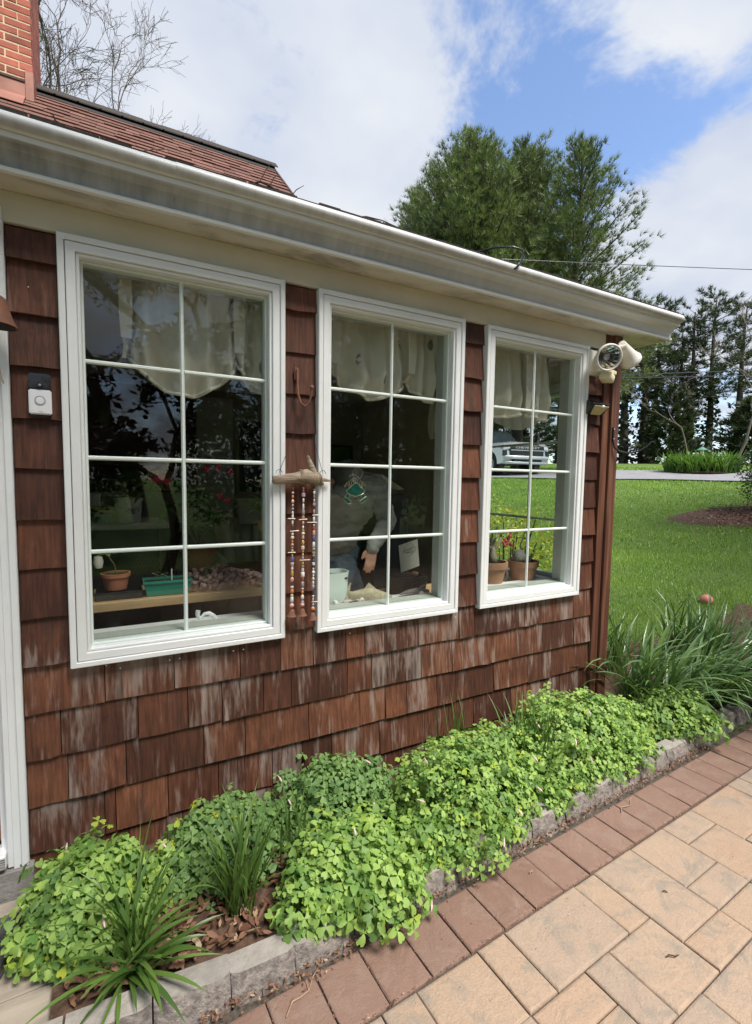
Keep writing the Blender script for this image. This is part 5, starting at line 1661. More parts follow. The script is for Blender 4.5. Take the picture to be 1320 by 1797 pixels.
# dark doorway, cupboards and tiled splashback along the back
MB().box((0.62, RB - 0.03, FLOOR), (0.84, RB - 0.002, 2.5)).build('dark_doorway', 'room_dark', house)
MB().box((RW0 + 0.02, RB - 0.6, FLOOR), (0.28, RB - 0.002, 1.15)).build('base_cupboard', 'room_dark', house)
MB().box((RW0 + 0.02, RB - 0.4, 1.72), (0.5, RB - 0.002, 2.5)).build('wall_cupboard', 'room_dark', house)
sb = MB().box((-0.4, RB - 0.012, 1.45), (0.60, RB - 0.003, 1.72)).build('splashback', 'print_black', house)
hexm = MB().lathe([(0.021, 0.0), (0.021, 0.004), (0.018, 0.006)], (0, 0, 0), 6, Matrix.Rotation(rad(90), 3, 'X')).build('tile_source', 'honeycomb_tile', sb).data
bpy.data.objects.remove(bpy.data.objects['tile_source'])
for i in range(14):
    for j in range(6):
        place('tile', hexm, sb, (0.05 + i * 0.0405 + (j % 2) * 0.02, RB - 0.012, 1.47 + j * 0.036 + 0.012), (0, 0, 0))
# sheer light-coloured interior door panel seen behind the second pane column
MB().box((0.85, RB - 0.02, FLOOR), (1.24, RB - 0.003, 2.5)).build('panel_door', 'room_paint', house)

# counter that divides the room
counter = thing('kitchen_counter', (-0.4, 1.75, FLOOR), 'dark grey counter seen through the left window behind the flowering plant', 'counter')
MB().box((-1.2, 1.5, 1.255), (0.36, 2.1, 1.29)).build('counter_top', 'room_wall', counter, bevel=0.004)
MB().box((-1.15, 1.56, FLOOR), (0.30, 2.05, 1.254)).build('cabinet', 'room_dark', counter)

def pot(name, c, rt, rb, h, mat, label, cat='pot', rim=True, soil=True, group='pots on the window benches'):
    t = thing(name, c, label, cat, group)
    prof = [(rb, 0.0), (rt * 0.93, h * 0.76)] + ([(rt * 1.03, h * 0.77), (rt * 1.05, h), (rt * 0.92, h), (rt * 0.90, h * 0.9)] if rim else [(rt, h), (rt * 0.93, h), (rt * 0.9, h * 0.9)])
    MB().lathe(prof, c, 28, None, True).lathe([(rb, 0.0), (0, 0)], c, 28, None, True).build('pot_body', mat, t, smooth=True)
    if soil:
        MB().lathe([(rt * 0.93, h * 0.88), (rt * 0.5, h * 0.92), (0, h * 0.93)], c, 20, None, True).build('soil', 'potting_soil', t, smooth=True)
    return t

def leaf_on(t, base, d, l, w, mat, droop=0.3, nm='leaf'):
    d = Vector(d).normalized()
    side = d.cross(Vector((0, 0, 1)))
    side = side.normalized() if side.length > 1e-3 else Vector((1, 0, 0))
    up = side.cross(d)
    V = []; F = []
    n = 5
    for i in range(n + 1):
        k = i / n
        ww = w * math.sin(math.pi * (0.06 + 0.9 * k ** 0.85))
        p = Vector(base) + d * l * k - Vector((0, 0, 1)) * droop * l * k * k
        V += [p - side * ww + up * ww * 0.25, p, p + side * ww + up * ww * 0.25]
    for i in range(n):
        a = i * 3
        F += [(a, a + 1, a + 4, a + 3), (a + 1, a + 2, a + 5, a + 4)]
    return MB().add(V, F).build(nm, mat, t, smooth='all')

# bench behind the first window
bench = thing('plant_bench', (0.27, 0.65, FLOOR), 'low wooden plank bench behind the left window carrying pots and trays', 'bench')
MB().obox((0.40, 0.66, 0.977), (0.98, 0.36, 0.045), Matrix.Rotation(rad(0.5), 3, 'Z')).build('plank', 'bench_wood', bench, bevel=0.003)
for x in (-0.02, 0.82):
    for y in (0.52, 0.8):
        MB().box((x, y, FLOOR), (x + 0.05, y + 0.04, 0.953)).build('leg', 'room_dark', bench)
MB().box((0.0, 0.52, 0.55), (0.86, 0.54, 0.58)).build('rail', 'room_dark', bench)
BT = 1.001
t = pot('flower_pot', (0.015, 0.58, BT + 0.045), 0.066, 0.05, 0.082, 'terracotta', 'small terracotta pot with a leaning seedling at the left end of the bench', 'flower pot')
MB().tube([(0.02, 0.58, BT + .12), (0.01, 0.575, BT + .17), (-0.015, 0.57, BT + .215), (-0.03, 0.57, BT + .23)], 0.003, 6).build('stem', 'stem_green', t, smooth=True)
for d, l in (((1, 0, .3), .05), ((-1, -.2, 0), .06), ((.3, -1, .2), .05), ((-.6, .5, .4), .045)):
    leaf_on(t, (-0.025, 0.57, BT + .225), d, l, 0.014, 'pale_leaf')
MB().lathe([(0.0, 0.03), (0.018, 0.026), (0.024, 0.0), (0.018, -0.03), (0.0, -0.034)], (-0.06, 0.56, BT + 0.19), 12).build('dry_bloom', 'shell_white', t, smooth=True)
t = thing('seed_tray', (0.02, 0.6, BT), 'black plastic seed tray under the small terracotta pot', 'tray')
MB().box((-0.07, 0.52, BT), (0.13, 0.70, BT + 0.006)).build('tray_base', 'black_plastic', t)
for (a, b) in (((-0.075, 0.515), (0.135, 0.52)), ((-0.075, 0.70), (0.135, 0.705)), ((-0.075, 0.5201), (-0.07, 0.6999)), ((0.13, 0.5201), (0.135, 0.6999))):
    MB().box((a[0], a[1], BT), (b[0], b[1], BT + 0.04)).build('tray_side', 'black_plastic', t)
t = thing('green_trough', (0.25, 0.58, BT), 'green plastic planting trough with tiny seedlings on the bench', 'planter')
def trough():
    mb = MB()
    z0, z1 = BT + 0.001, BT + 0.075
    a = [(0.155, 0.52), (0.355, 0.52), (0.355, 0.64), (0.155, 0.64)]; b = [(0.14, 0.505), (0.37, 0.505), (0.37, 0.655), (0.14, 0.655)]
    c = [(0.145, 0.51), (0.365, 0.51), (0.365, 0.65), (0.145, 0.65)]
    V = [(x, y, z0) for x, y in a] + [(x, y, z1) for x, y in b] + [(x, y, z1) for x, y in c] + [(x, y, z1 - 0.02) for x, y in c]
    F = [(3, 2, 1, 0)]
    for k in range(3):
        for i in range(4):
            n = (i + 1) % 4
            F.append((k * 4 + i, k * 4 + n, k * 4 + 4 + n, k * 4 + 4 + i))
    return mb.add(V, F)
trough().build('trough_body', 'green_plastic', t)
MB().box((0.135, 0.50, BT + 0.068), (0.375, 0.5035, BT + 0.08)).build('lip', 'green_plastic', t)
MB().box((0.147, 0.512, BT + 0.05), (0.363, 0.648, BT + 0.062)).build('soil', 'potting_soil', t)
for p in ((0.24, 0.55), (0.2, 0.6)):
    MB().tube([(p[0], p[1], BT + .06), (p[0] + .003, p[1], BT + .10)], 0.002, 5).build('stem', 'stem_green', t)
    for k in range(5):
        a = k * 1.3
        leaf_on(t, (p[0] + .003, p[1], BT + .085 + .006 * k), (math.cos(a), math.sin(a), .5), 0.03, 0.007, 'pale_leaf')
MB().box((0.275, 0.56, BT + .055), (0.281, 0.562, BT + 0.13)).build('plant_marker', 'white_plastic', t)

t = thing('wire_basket', (0.26, 0.78, BT), 'upturned brown wire rack leaning behind the green trough', 'wire rack')
for k in range(15):
    x = 0.06 + k * 0.02
    MB().tube([(x, 0.80, BT + 0.03), (x + 0.10, 0.86, BT + 0.22)], 0.0016, 4).build('wire', 'wire_mesh', t)
for k in range(6):
    f = k / 5
    MB().tube([(0.06 + 0.10 * f, 0.80 + .06 * f, BT + .03 + .19 * f), (0.34 + 0.10 * f, 0.80 + .06 * f, BT + .03 + .19 * f)], 0.002, 4).build('cross_wire', 'wire_mesh', t)

t = thing('pebble_heap', (0.5, 0.7, BT), 'heap of round pinkish brown pebbles spread on the bench end', 'pebbles')
r = random.Random(8)
pm = []
for k in range(3):
    mb = MB().ellipsoid((0, 0, 0), (0.017, 0.014, 0.012), 7, 5)
    o = mb.build('pebble_source', 'pebble', None, smooth=True); pm.append(o.data); bpy.data.objects.remove(o)
for k in range(230):
    x = r.uniform(0.385, 0.87); y = r.uniform(0.50, 0.82)
    hmax = 0.075 * max(0, 1 - abs(x - 0.52) / 0.36) + 0.012
    z = BT + 0.010 + r.uniform(0, hmax)
    place('pebble', r.choice(pm), t, (x, y, z), (r.uniform(0, 3), r.uniform(0, 3), r.uniform(0, 3)))
MB().ellipsoid((0.52, 0.67, BT), (0.14, 0.13, 0.06), 12, 8).build('pebble_core', 'pebble', t, smooth=True)
t = thing('seedling', (0.46, 0.62, BT + .06), 'tiny pale green seedling standing in the pebbles', 'seedling')
MB().tube([(0.46, 0.60, BT + .06), (0.462, 0.598, BT + .115)], 0.002, 5).build('stem', 'stem_green', t)
for k in range(6):
    a = k * 1.05
    leaf_on(t, (0.462, 0.598, BT + .105 + .003 * k), (math.cos(a), math.sin(a), .4), 0.034, 0.006, 'pale_leaf')

# plank table farther in
t = thing('brown_table', (0.85, 0.95, FLOOR), 'brown wooden tabletop behind the pebbles', 'table')
MB().box((0.58, 0.86, 0.985), (1.12, 1.25, 1.025)).build('table_top', 'brown_wood', t, bevel=0.003)
for x in (0.60, 1.06):
    for y in (0.88, 1.19):
        MB().box((x, y, FLOOR), (x + .04, y + .04, 0.9845)).build('leg', 'brown_wood', t)

# flowering plant in a big terracotta pot on a stand
t = pot('flowering_plant', (0.50, 1.12, 1.026), 0.115, 0.085, 0.15, 'terracotta', 'leafy plant with red flowers in a terracotta pot behind the left window', 'flowering plant', group=None)
r = random.Random(31)
hubs = []
for k in range(13):
    a = r.uniform(0, 6.28); rr_ = r.uniform(0.03, 0.26); z = r.uniform(1.30, 1.60)
    p = Vector((0.47 + rr_ * math.cos(a) * 1.15, 1.08 + rr_ * math.sin(a) * 0.6, z)); hubs.append(p)
    MB().tube([(0.50, 1.12, 1.16), Vector((0.5, 1.12, 1.16)).lerp(p, 0.5) + Vector((0, 0, 0.05)), p], [0.006, 0.005, 0.003], 5).build('stem', 'stem_woody', t, smooth=True)
for p in hubs:
    for k in range(13):
        a = k * 2.4 + r.uniform(-.4, .4)
        leaf_on(t, p + Vector((0, 0, r.uniform(-.03, .03))), (math.cos(a), math.sin(a), r.uniform(-.2, .7)), r.uniform(0.07, 0.11), r.uniform(0.017, 0.024), 'house_leaf', r.uniform(0.2, 0.7))
for (x, z) in ((0.24, 1.60), (0.27, 1.61), (0.40, 1.42), (0.53, 1.67), (0.60, 1.68), (0.675, 1.655), (0.61, 1.50), (0.655, 1.475), (0.30, 1.59)):
    c = Vector((x, 0.98, z))
    MB().tube([c + Vector((0, 0.05, -0.08)), c], 0.002, 4).build('flower_stalk', 'stem_green', t)
    for k in range(5):
        a = 2 * math.pi * k / 5
        MB().ellipsoid(c + Vector((0.012 * math.cos(a), -0.004, 0.011 * math.sin(a))), (0.0105, 0.004, 0.009), 7, 5).build('petal', 'petal_red', t, smooth=True)

# things on the counter
t = thing('popcorn_bucket', (0.11, 1.6, 1.29), 'white plastic popcorn tub with black script lettering on the counter', 'bucket')
MB().lathe([(0.075, 0.0), (0.088, 0.15), (0.094, 0.152), (0.095, 0.172), (0.09, 0.175)], (0.11, 1.62, 1.291), 30).build('tub', 'bucket_white', t, smooth=True)
for (txt, sz, dz, sh) in (("Fisher's", 0.042, 0.095, 0.3), ('POPCORN', 0.016, 0.072, 0.2)):
    me = text_mesh(txt, sz, 0.0006, sh)
    # wrap the flat lettering round the tub
    for v in me.vertices:
        R_ = 0.0765 + 0.0865 * 0 + 0.0875 * 0 + 0.0105 * (dz / 0.15) + 0.0012
        a = v.co.x / R_
        v.co = Vector((R_ * math.sin(a), -R_ * math.cos(a) + v.co.z, v.co.y))
    o = finish('lettering', me, 'print_black', t)
    o.location = Vector((0.118, 1.62, 1.291 + dz)) - WORLD_LOC[t]
MB().tube([(0.11 + 0.088 * math.cos(a), 1.62 - 0.088 * math.sin(a) * 0.3 - 0.085 * 0.9 * abs(math.sin(a)), 1.291 + 0.155 - 0.05 * math.sin(a)) for a in [math.pi * i / 12 for i in range(13)]], 0.002, 5).build('handle', 'grey_ring', t, smooth=True)
t = thing('blue_bowl', (-0.07, 1.55, 1.29), 'blue plastic bowl at the left end of the counter', 'bowl')
MB().lathe([(0.05, 0), (0.075, 0.03), (0.088, 0.07), (0.084, 0.07), (0.07, 0.03), (0.0, 0.012)], (-0.07, 1.60, 1.291), 24, None, True).build('bowl_body', 'blue_plastic', t, smooth=True)
MB().lathe([(0.0885, 0.066), (0.091, 0.068), (0.0885, 0.072)], (-0.07, 1.60, 1.291), 24, None, True).build('bowl_rim', 'blue_plastic', t, smooth=True)
t = thing('carton', (-0.06, 1.75, 1.29), 'yellow carton standing behind the blue bowl', 'carton')
MB().box((-0.16, 1.74, 1.291), (0.03, 1.80, 1.40)).build('carton_body', 'yellow_box', t, bevel=0.003)
MB().box((-0.155, 1.7385, 1.375), (0.025, 1.7395, 1.385)).build('stripe', 'print_black', t)
t = thing('paper_cup', (-0.11, 1.7, 1.29), 'white paper cup standing on the carton by the counter edge', 'cup')
MB().lathe([(0.033, 0.0), (0.042, 0.085), (0.044, 0.088), (0.041, 0.088), (0.032, 0.003)], (-0.10, 1.77, 1.4005), 20, None, True).build('cup_body', 'bucket_white', t, smooth=True)
MB().lathe([(0.042, 0.084), (0.0455, 0.087), (0.042, 0.09)], (-0.10, 1.77, 1.4005), 20, None, True).build('cup_rim', 'bucket_white', t, smooth=True)

# sofa by the plant
t = thing('sofa', (1.0, 1.8, FLOOR), 'cream upholstered sofa back seen beside the flowering plant', 'sofa')
for k in range(4):
    x = 0.70 + k * 0.14
    MB().obox((x + 0.07, 1.62 - 0.012 * k, 1.03), (0.136, 0.16, 0.60), Matrix.Rotation(rad(-14), 3, 'X')).build('back_cushion', 'sofa_cloth', t, bevel=0.035, smooth='all', segs=3)
MB().obox((0.66, 1.40, 0.92), (0.14, 0.62, 0.30)).build('arm', 'sofa_cloth', t, bevel=0.05, smooth='all', segs=3)
MB().box((0.6, 1.1, FLOOR), (1.9, 1.75, 0.68)).build('base', 'sofa_cloth', t, bevel=0.03)
MB().obox((1.02, 1.52, 1.36), (0.36, 0.03, 0.2), Matrix.Rotation(rad(-12), 3, 'X')).build('throw', 'frame_wood', t, bevel=0.01)
# trailing striped plant at the right edge of the first window
t = pot('spider_plant', (0.83, 0.72, 1.3), 0.05, 0.04, 0.07, 'clay_brown', 'striped trailing plant at the right edge of the left window', 'house plant', group=None)
MB().box((0.80, 0.66, FLOOR), (0.88, 0.78, 1.299)).build('pedestal', 'brown_wood', t)
r = random.Random(2)
for k in range(22):
    a = r.uniform(2.2, 4.6)
    V, F = blade_geom((0.83, 0.72, 1.37), a, r.uniform(0.2, 0.34), r.uniform(0.2, 0.9), r.uniform(1.4, 2.6), 0.007, 8)
    MB().add(V, F).build('leaf', 'pale_leaf', t, smooth='all')

# framed picture on the back wall
t = thing('picture_frame', (1.37, RB - 0.02, 1.4), 'tall framed dark picture on the back wall seen through the left window', 'picture frame')
mb = MB(); ring(mb, 1.27, 1.62, 1.42, 2.3, 0.035, RB - 0.03, RB - 0.004); mb.build('frame', 'frame_wood', t)
MB().box((1.304, RB - 0.016, 1.454), (1.586, RB - 0.006, 2.266)).build('picture', 'room_dark', t)
t = thing('wall_hanging', (1.85, RB - 0.02, 1.2), 'small dark framed print on the back wall behind the second window', 'picture frame')
mb = MB(); ring(mb, 2.35, 2.75, 1.5, 2.05, 0.03, RB - 0.03, RB - 0.004); mb.build('frame', 'room_dark', t)
MB().box((2.379, RB - 0.016, 1.529), (2.721, RB - 0.006, 2.021)).build('picture', 'house_leaf', t)

# white hose handle on the sill of the first window
t = thing('spray_nozzle', (0.39, 0.22, 0.926), 'small white curved nozzle lying on the left window sill', 'nozzle')
MB().tube([(0.355, 0.2, 0.985), (0.352, 0.2, 0.968), (0.358, 0.2, 0.948), (0.366, 0.2, 0.938)], [0.012, 0.011, 0.009, 0.008], 10).build('spout', 'white_plastic', t, smooth=True)
MB().tube([(0.364, 0.2, 0.945), (0.385, 0.2, 0.966), (0.405, 0.2, 0.966), (0.425, 0.2, 0.95), (0.437, 0.2, 0.936)], [0.006, 0.009, 0.011, 0.012, 0.009], 10).build('grip', 'white_plastic', t, smooth=True)

# ---- balloon valances --------------------------------------------------------------
def valance(x0, x1, ties, zt, zlow, ztie, label, y=0.19, seed=0, drop_right=None):
    """cloth gathered at the ties; sags as a swag between them"""
    t = thing('curtain_valance', ((x0 + x1) / 2, y, zt), label, 'curtain', 'balloon valances inside the windows')
    r = random.Random(seed)
    nx, nz = 72, 26
    V = []; F = []
    knots = [x0 - 0.28] + ties + [x1 + 0.28]
    for i in range(nx + 1):
        x = x0 + (x1 - x0) * i / nx
        k = max(j for j in range(len(knots) - 1) if knots[j] <= x + 1e-9)
        a, b = knots[k], knots[k + 1]
        s = (x - a) / (b - a)
        swag = math.sin(math.pi * min(max(s, 0), 1)) ** 0.62
        zb = ztie + (zlow - ztie) * swag
        near = min(abs(x - q) for q in ties)
        gath = math.exp(-(near / 0.06) ** 2)
        for j in range(nz + 1):
            f = j / nz
            z = zt + (zb - zt) * f
            fold = 0.03 * math.sin(x * 62 + 2.0 * math.sin(x * 9 + seed)) * (0.5 + 0.5 * f) + 0.01 * math.sin(x * 27 + f * 3)
            fold += 0.022 * gath * math.sin(x * 150) * f
            bal = 0.055 * swag * math.sin(math.pi * min(1, f * 1.02)) ** 1.2 * f
            drag = 0.012 * math.sin(14 * f + 20 * (s - 0.5) ** 2 * 3) * swag * f
            yy = y - bal + fold + drag + 0.03 * gath * f
            xx = x + (0 if near > 0.12 else (ties[min(range(len(ties)), key=lambda q: abs(ties[q] - x))] - x) * 0.55 * f * math.exp(-(near / 0.07) ** 2))
            V.append((xx, yy, z))
    for i in range(nx):
        for j in range(nz):
            q = i * (nz + 1) + j
            F.append((q, q + nz + 1, q + nz + 2, q + 1))
    MB().add(V, F).build('swag_cloth', 'valance_cloth', t, smooth='all')
    # hem ruffle along the lower edge
    hem = [Vector(V[i * (nz + 1) + nz]) for i in range(nx + 1)]
    MB().tube([p + Vector((0, -0.004, 0)) for p in hem], 0.009, 6).build('hem', 'valance_cloth', t, smooth=True)
    for q in ties:
        if not (x0 <= q <= x1):
            continue
        MB().add([(q - 0.024, y - 0.035, zt), (q + 0.024, y - 0.035, zt), (q + 0.026, y - 0.05, ztie + 0.1), (q + 0.02, y - 0.04, ztie - 0.01), (q - 0.02, y - 0.04, ztie - 0.01), (q - 0.026, y - 0.05, ztie + 0.1),
                  (q - 0.024, y - 0.03, zt), (q + 0.024, y - 0.03, zt), (q + 0.026, y - 0.045, ztie + 0.1), (q + 0.02, y - 0.035, ztie - 0.01), (q - 0.02, y - 0.035, ztie - 0.01), (q - 0.026, y - 0.045, ztie + 0.1)],
                 [(0, 5, 2, 1), (5, 4, 3, 2), (6, 7, 8, 11), (11, 8, 9, 10), (0, 6, 11, 5), (5, 11, 10, 4), (1, 2, 8, 7), (2, 3, 9, 8), (4, 10, 9, 3)]).build('tie_band', 'valance_cloth', t)
    MB().tube([(x0 - 0.02, y, zt + 0.005), (x1 + 0.02, y, zt + 0.005)], 0.008, 8).build('rod', 'white_plastic', t, smooth=True)
    return t
valance(0.055, 0.70, [0.075, 0.545], 2.47, 1.985, 2.21, 'cream balloon valance inside the left window with one deep swag', seed=1)
valance(0.93, 1.66, [1.03, 1.50], 2.47, 2.06, 2.225, 'cream balloon valance inside the middle window tied twice', seed=5)
valance(1.97, 2.62, [2.02, 2.40], 2.47, 2.03, 2.10, 'cream valance hanging low inside the right window', seed=9)
t = thing('end_curtain', (2.8, 0.6, 2.2), 'cream valance bunched across the end window, seen through the right window', 'curtain')
V = []; F = []
for i in range(49):
    y = 0.30 + 1.5 * i / 48
    for j in range(13):
        f = j / 12
        zb = 2.13 - 0.11 * abs(math.sin((y - 0.3) / 0.62 * math.pi)) ** 0.8
        V.append((2.80 + 0.02 * math.sin(y * 55) - 0.05 * math.sin(math.pi * f) * f, y, 2.45 + (zb - 2.45) * f))
for i in range(48):
    for j in range(12):
        q = i * 13 + j
        F.append((q, q + 1, q + 14, q + 13))
MB().add(V, F).build('swag_cloth', 'valance_cloth', t, smooth='all')
MB().tube([(2.80, 0.28, 2.455), (2.80, 1.82, 2.455)], 0.008, 8).build('rod', 'white_plastic', t, smooth=True)

# ---- second window ------------------------------------------------------------------
t = thing('plant_table', (1.75, 0.55, FLOOR), 'dark low table behind the middle and right windows', 'table')
MB().box((0.98, 0.305, 0.86), (2.72, 0.62, 0.885)).build('table_top', 'bench_wood', t)
for x in (1.0, 1.85, 2.66):
    MB().box((x, 0.56, FLOOR), (x + .05, 0.6, 0.859)).build('leg', 'room_dark', t)

t = thing('ceramic_vessel', (1.06, 0.25, 0.93), 'pale green-white ceramic planter at the left of the middle sill', 'planter')
def vessel():
    mb = MB()
    V = []; F = []
    prof = [(0.60, 0.0), (0.80, 0.012), (0.92, 0.04), (0.95, 0.08), (0.94, 0.12), (0.97, 0.15), (1.0, 0.162), (0.93, 0.162), (0.88, 0.14)]
    n = 28
    for s, h in prof:
        for k in range(n):
            a = 2 * math.pi * k / n
            ca, sa = math.cos(a), math.sin(a)
            e = 0.55
            V.append((1.035 + 0.13 * s * (abs(ca) ** e) * (1 if ca > 0 else -1), 0.265 + 0.075 * s * (abs(sa) ** e) * (1 if sa > 0 else -1), 0.927 + h * 1.12))
    for i in range(len(prof) - 1):
        for k in range(n):
            F.append((i * n + k, i * n + (k + 1) % n, (i + 1) * n + (k + 1) % n, (i + 1) * n + k))
    F.append(tuple(range(n))[::-1])
    return mb.add(V, F)
vessel().build('vessel_body', 'pale_ceramic', t, smooth=True)
MB().box((0.93, 0.2, 1.07), (1.14, 0.33, 1.08)).build('soil', 'potting_soil', t)

t = thing('fish_ornament', (1.28, 0.22, 0.93), 'scaly brown wooden fish ornament lying on the middle sill', 'ornament')
V = []; F = []
sec = [(1.155, .976, .012, .022), (1.18, .968, .016, .026), (1.22, .965, .024, .034), (1.27, .963, .032, .043), (1.31, .958, .034, .044), (1.35, .95, .030, .036), (1.40, .943, .02, .022), (1.435, .938, .006, .006)]
n = 14
for (x, z, ry_, rz_) in sec:
    for k in range(n):
        a = 2 * math.pi * k / n
        V.append((x, 0.215 + ry_ * math.cos(a), z + rz_ * math.sin(a)))
for i in range(len(sec) - 1):
    for k in range(n):
        F.append((i * n + k, (i + 1) * n + k, (i + 1) * n + (k + 1) % n, i * n + (k + 1) % n))
F += [tuple(range(n)), tuple(range((len(sec) - 1) * n, len(sec) * n))[::-1]]
MB().add(V, F).build('fish_body', 'fish_skin', t, smooth='all')
MB().add([(1.175, .212, .98), (1.16, .21, 1.0), (1.168, .212, 1.045), (1.135, .212, 1.01), (1.12, .212, .955), (1.15, .212, .955), (1.175, .218, .98), (1.16, .22, 1.0), (1.168, .218, 1.045), (1.135, .218, 1.01), (1.12, .218, .955), (1.15, .218, .955)],
         [(0, 1, 2, 3, 4, 5), (11, 10, 9, 8, 7, 6), (0, 6, 7, 1), (1, 7, 8, 2), (2, 8, 9, 3), (3, 9, 10, 4), (4, 10, 11, 5), (5, 11, 6, 0)]).build('tail_fin', 'fish_skin', t)
MB().add([(1.25, .213, 1.0), (1.28, .213, 1.035), (1.33, .213, .995), (1.25, .217, 1.0), (1.28, .217, 1.035), (1.33, .217, .995)], [(0, 2, 1), (3, 4, 5), (0, 1, 4, 3), (1, 2, 5, 4)]).build('dorsal_fin', 'fish_skin', t)
MB().ellipsoid((1.405, 0.198, 0.948), (0.004, 0.002, 0.004), 8, 6).build('eye', 'print_black', t)

def shell(c, s, label, rot):
    t = thing('seashell', c, label, 'seashell', 'seashells on the middle sill')
    R = Matrix.Rotation(rot, 3, 'Z') @ Matrix.Rotation(rad(75), 3, 'Y')
    pts = []; rds = []
    for i in range(26):
        k = i / 25
        a = k * 11
        rr_ = 0.35 * s * (k ** 1.3)
        pts.append(Vector(c) + R @ Vector((rr_ * math.cos(a), rr_ * math.sin(a), s * (0.9 - 1.1 * k)))); rds.append(0.02 * s + 0.34 * s * k ** 1.4)
    MB().tube(pts, rds, 8).build('whorl', 'shell_white', t, smooth='all')
    MB().ellipsoid(pts[-1] + Vector((0, -0.2 * s, 0)), (0.34 * s, 0.12 * s, 0.26 * s), 10, 6).build('lip', 'shell_white', t, smooth=True)
shell((1.21, 0.17, 0.947), 0.035, 'whelk shell lying in front of the fish ornament', 2.6)
shell((1.05, 0.165, 0.952), 0.036, 'pale shell standing in front of the ceramic planter', 0.6)
shell((1.62, 0.18, 0.945), 0.03, 'crumpled grey shell near the right end of the middle sill', 1.0)
t = thing('sea_star', (1.09, 0.155, 0.928), 'small white sea star with thin arms on the middle sill', 'sea star')
for k in range(5):
    a = rad(90 + 72 * k)
    MB().tube([(1.10, 0.155, 0.944), (1.10 + 0.03 * math.cos(a), 0.155 + .004, 0.944 + 0.018 * math.sin(a))], [0.005, 0.0015], 6).build('arm', 'shell_white', t, smooth=True)
MB().ellipsoid((1.10, 0.155, 0.944), (0.006, 0.005, 0.006), 8, 6).build('disc', 'shell_white', t, smooth=True)

t = thing('pencil_drawing', (1.75, 0.52, 1.0), 'pencil drawing on paper leaning at an angle behind the middle window', 'drawing')
R = Matrix.Rotation(rad(-14), 3, 'Y') @ Matrix.Rotation(rad(12), 3, 'X')
c = Vector((1.745, 0.52, 1.115))
MB().obox(c, (0.15, 0.003, 0.20), R).build('sheet', 'paper', t)
r = random.Random(6)
for k in range(16):
    a0 = r.uniform(0, 6.28); ext = r.uniform(0.8, 2.4); rx, rz = r.uniform(0.018, 0.05), r.uniform(0.012, 0.032)
    o_ = Vector((r.uniform(-.015, .02), 0, 0.045 + r.uniform(-.02, .02)))
    MB().tube([c + R @ (Vector((rx * math.cos(a0 + ext * i / 8), -0.0022, rz * math.sin(a0 + ext * i / 8))) + o_) for i in range(9)], 0.0009, 3, False).build('pencil_line', 'pencil', t)
t = thing('black_basket', (1.68, 0.46, 0.886), 'black wicker basket holding odds and ends behind the middle window', 'basket')
for k in range(9):
    z = 0.888 + k * 0.013
    e = 0.012 * k / 8
    x0_, x1_, y0_, y1_ = 1.575 - e, 1.79 + e, 0.40 - e, 0.52 + e
    MB().tube([(x0_, y0_, z), (x1_, y0_, z), (x1_, y1_, z), (x0_, y1_, z), (x0_, y0_, z)], 0.0075, 6).build('weave', 'wicker_dark', t, smooth=True)
MB().box((1.58, 0.405, 0.886), (1.785, 0.515, 0.90)).build('basket_floor', 'wicker_dark', t)
for k in range(4):
    a = Vector((1.74, 0.44, 1.0))
MB().ellipsoid((1.745, 0.45, 1.005), (0.028, 0.024, 0.018), 12, 8).build('pine_cone', 'clay_brown', t, smooth=True)
t = thing('grey_driftwood', (1.65, 0.24, 0.927), 'bleached driftwood chunk lying at the right of the middle sill', 'driftwood')
MB().tube([(1.50, 0.23, 0.942), (1.56, 0.23, 0.952), (1.61, 0.225, 0.956), (1.66, 0.22, 0.954), (1.70, 0.22, 0.945)], [0.006, 0.013, 0.016, 0.013, 0.007], 8).build('chunk', 'stone_grey', t, smooth='all')
MB().tube([(1.63, 0.225, 0.958), (1.66, 0.225, 0.98), (1.68, 0.22, 0.985)], [0.012, 0.008, 0.004], 7).build('spur', 'stone_grey', t, smooth='all')
t = thing('magazine_stack', (1.72, 1.1, FLOOR), 'fanned stack of pale magazines behind the person', 'magazines')
for k in range(4):
    MB().obox((1.93 - 0.03 * k, 1.2, 1.60 + 0.008 * k), (0.22, 0.28, 0.006), Matrix.Rotation(rad(30), 3, 'Y') @ Matrix.Rotation(rad(10 * k), 3, 'Z')).build('magazine', 'paper', t)
MB().box((1.8, 1.1, FLOOR), (2.1, 1.35, 1.5)).build('stand', 'room_dark', t)

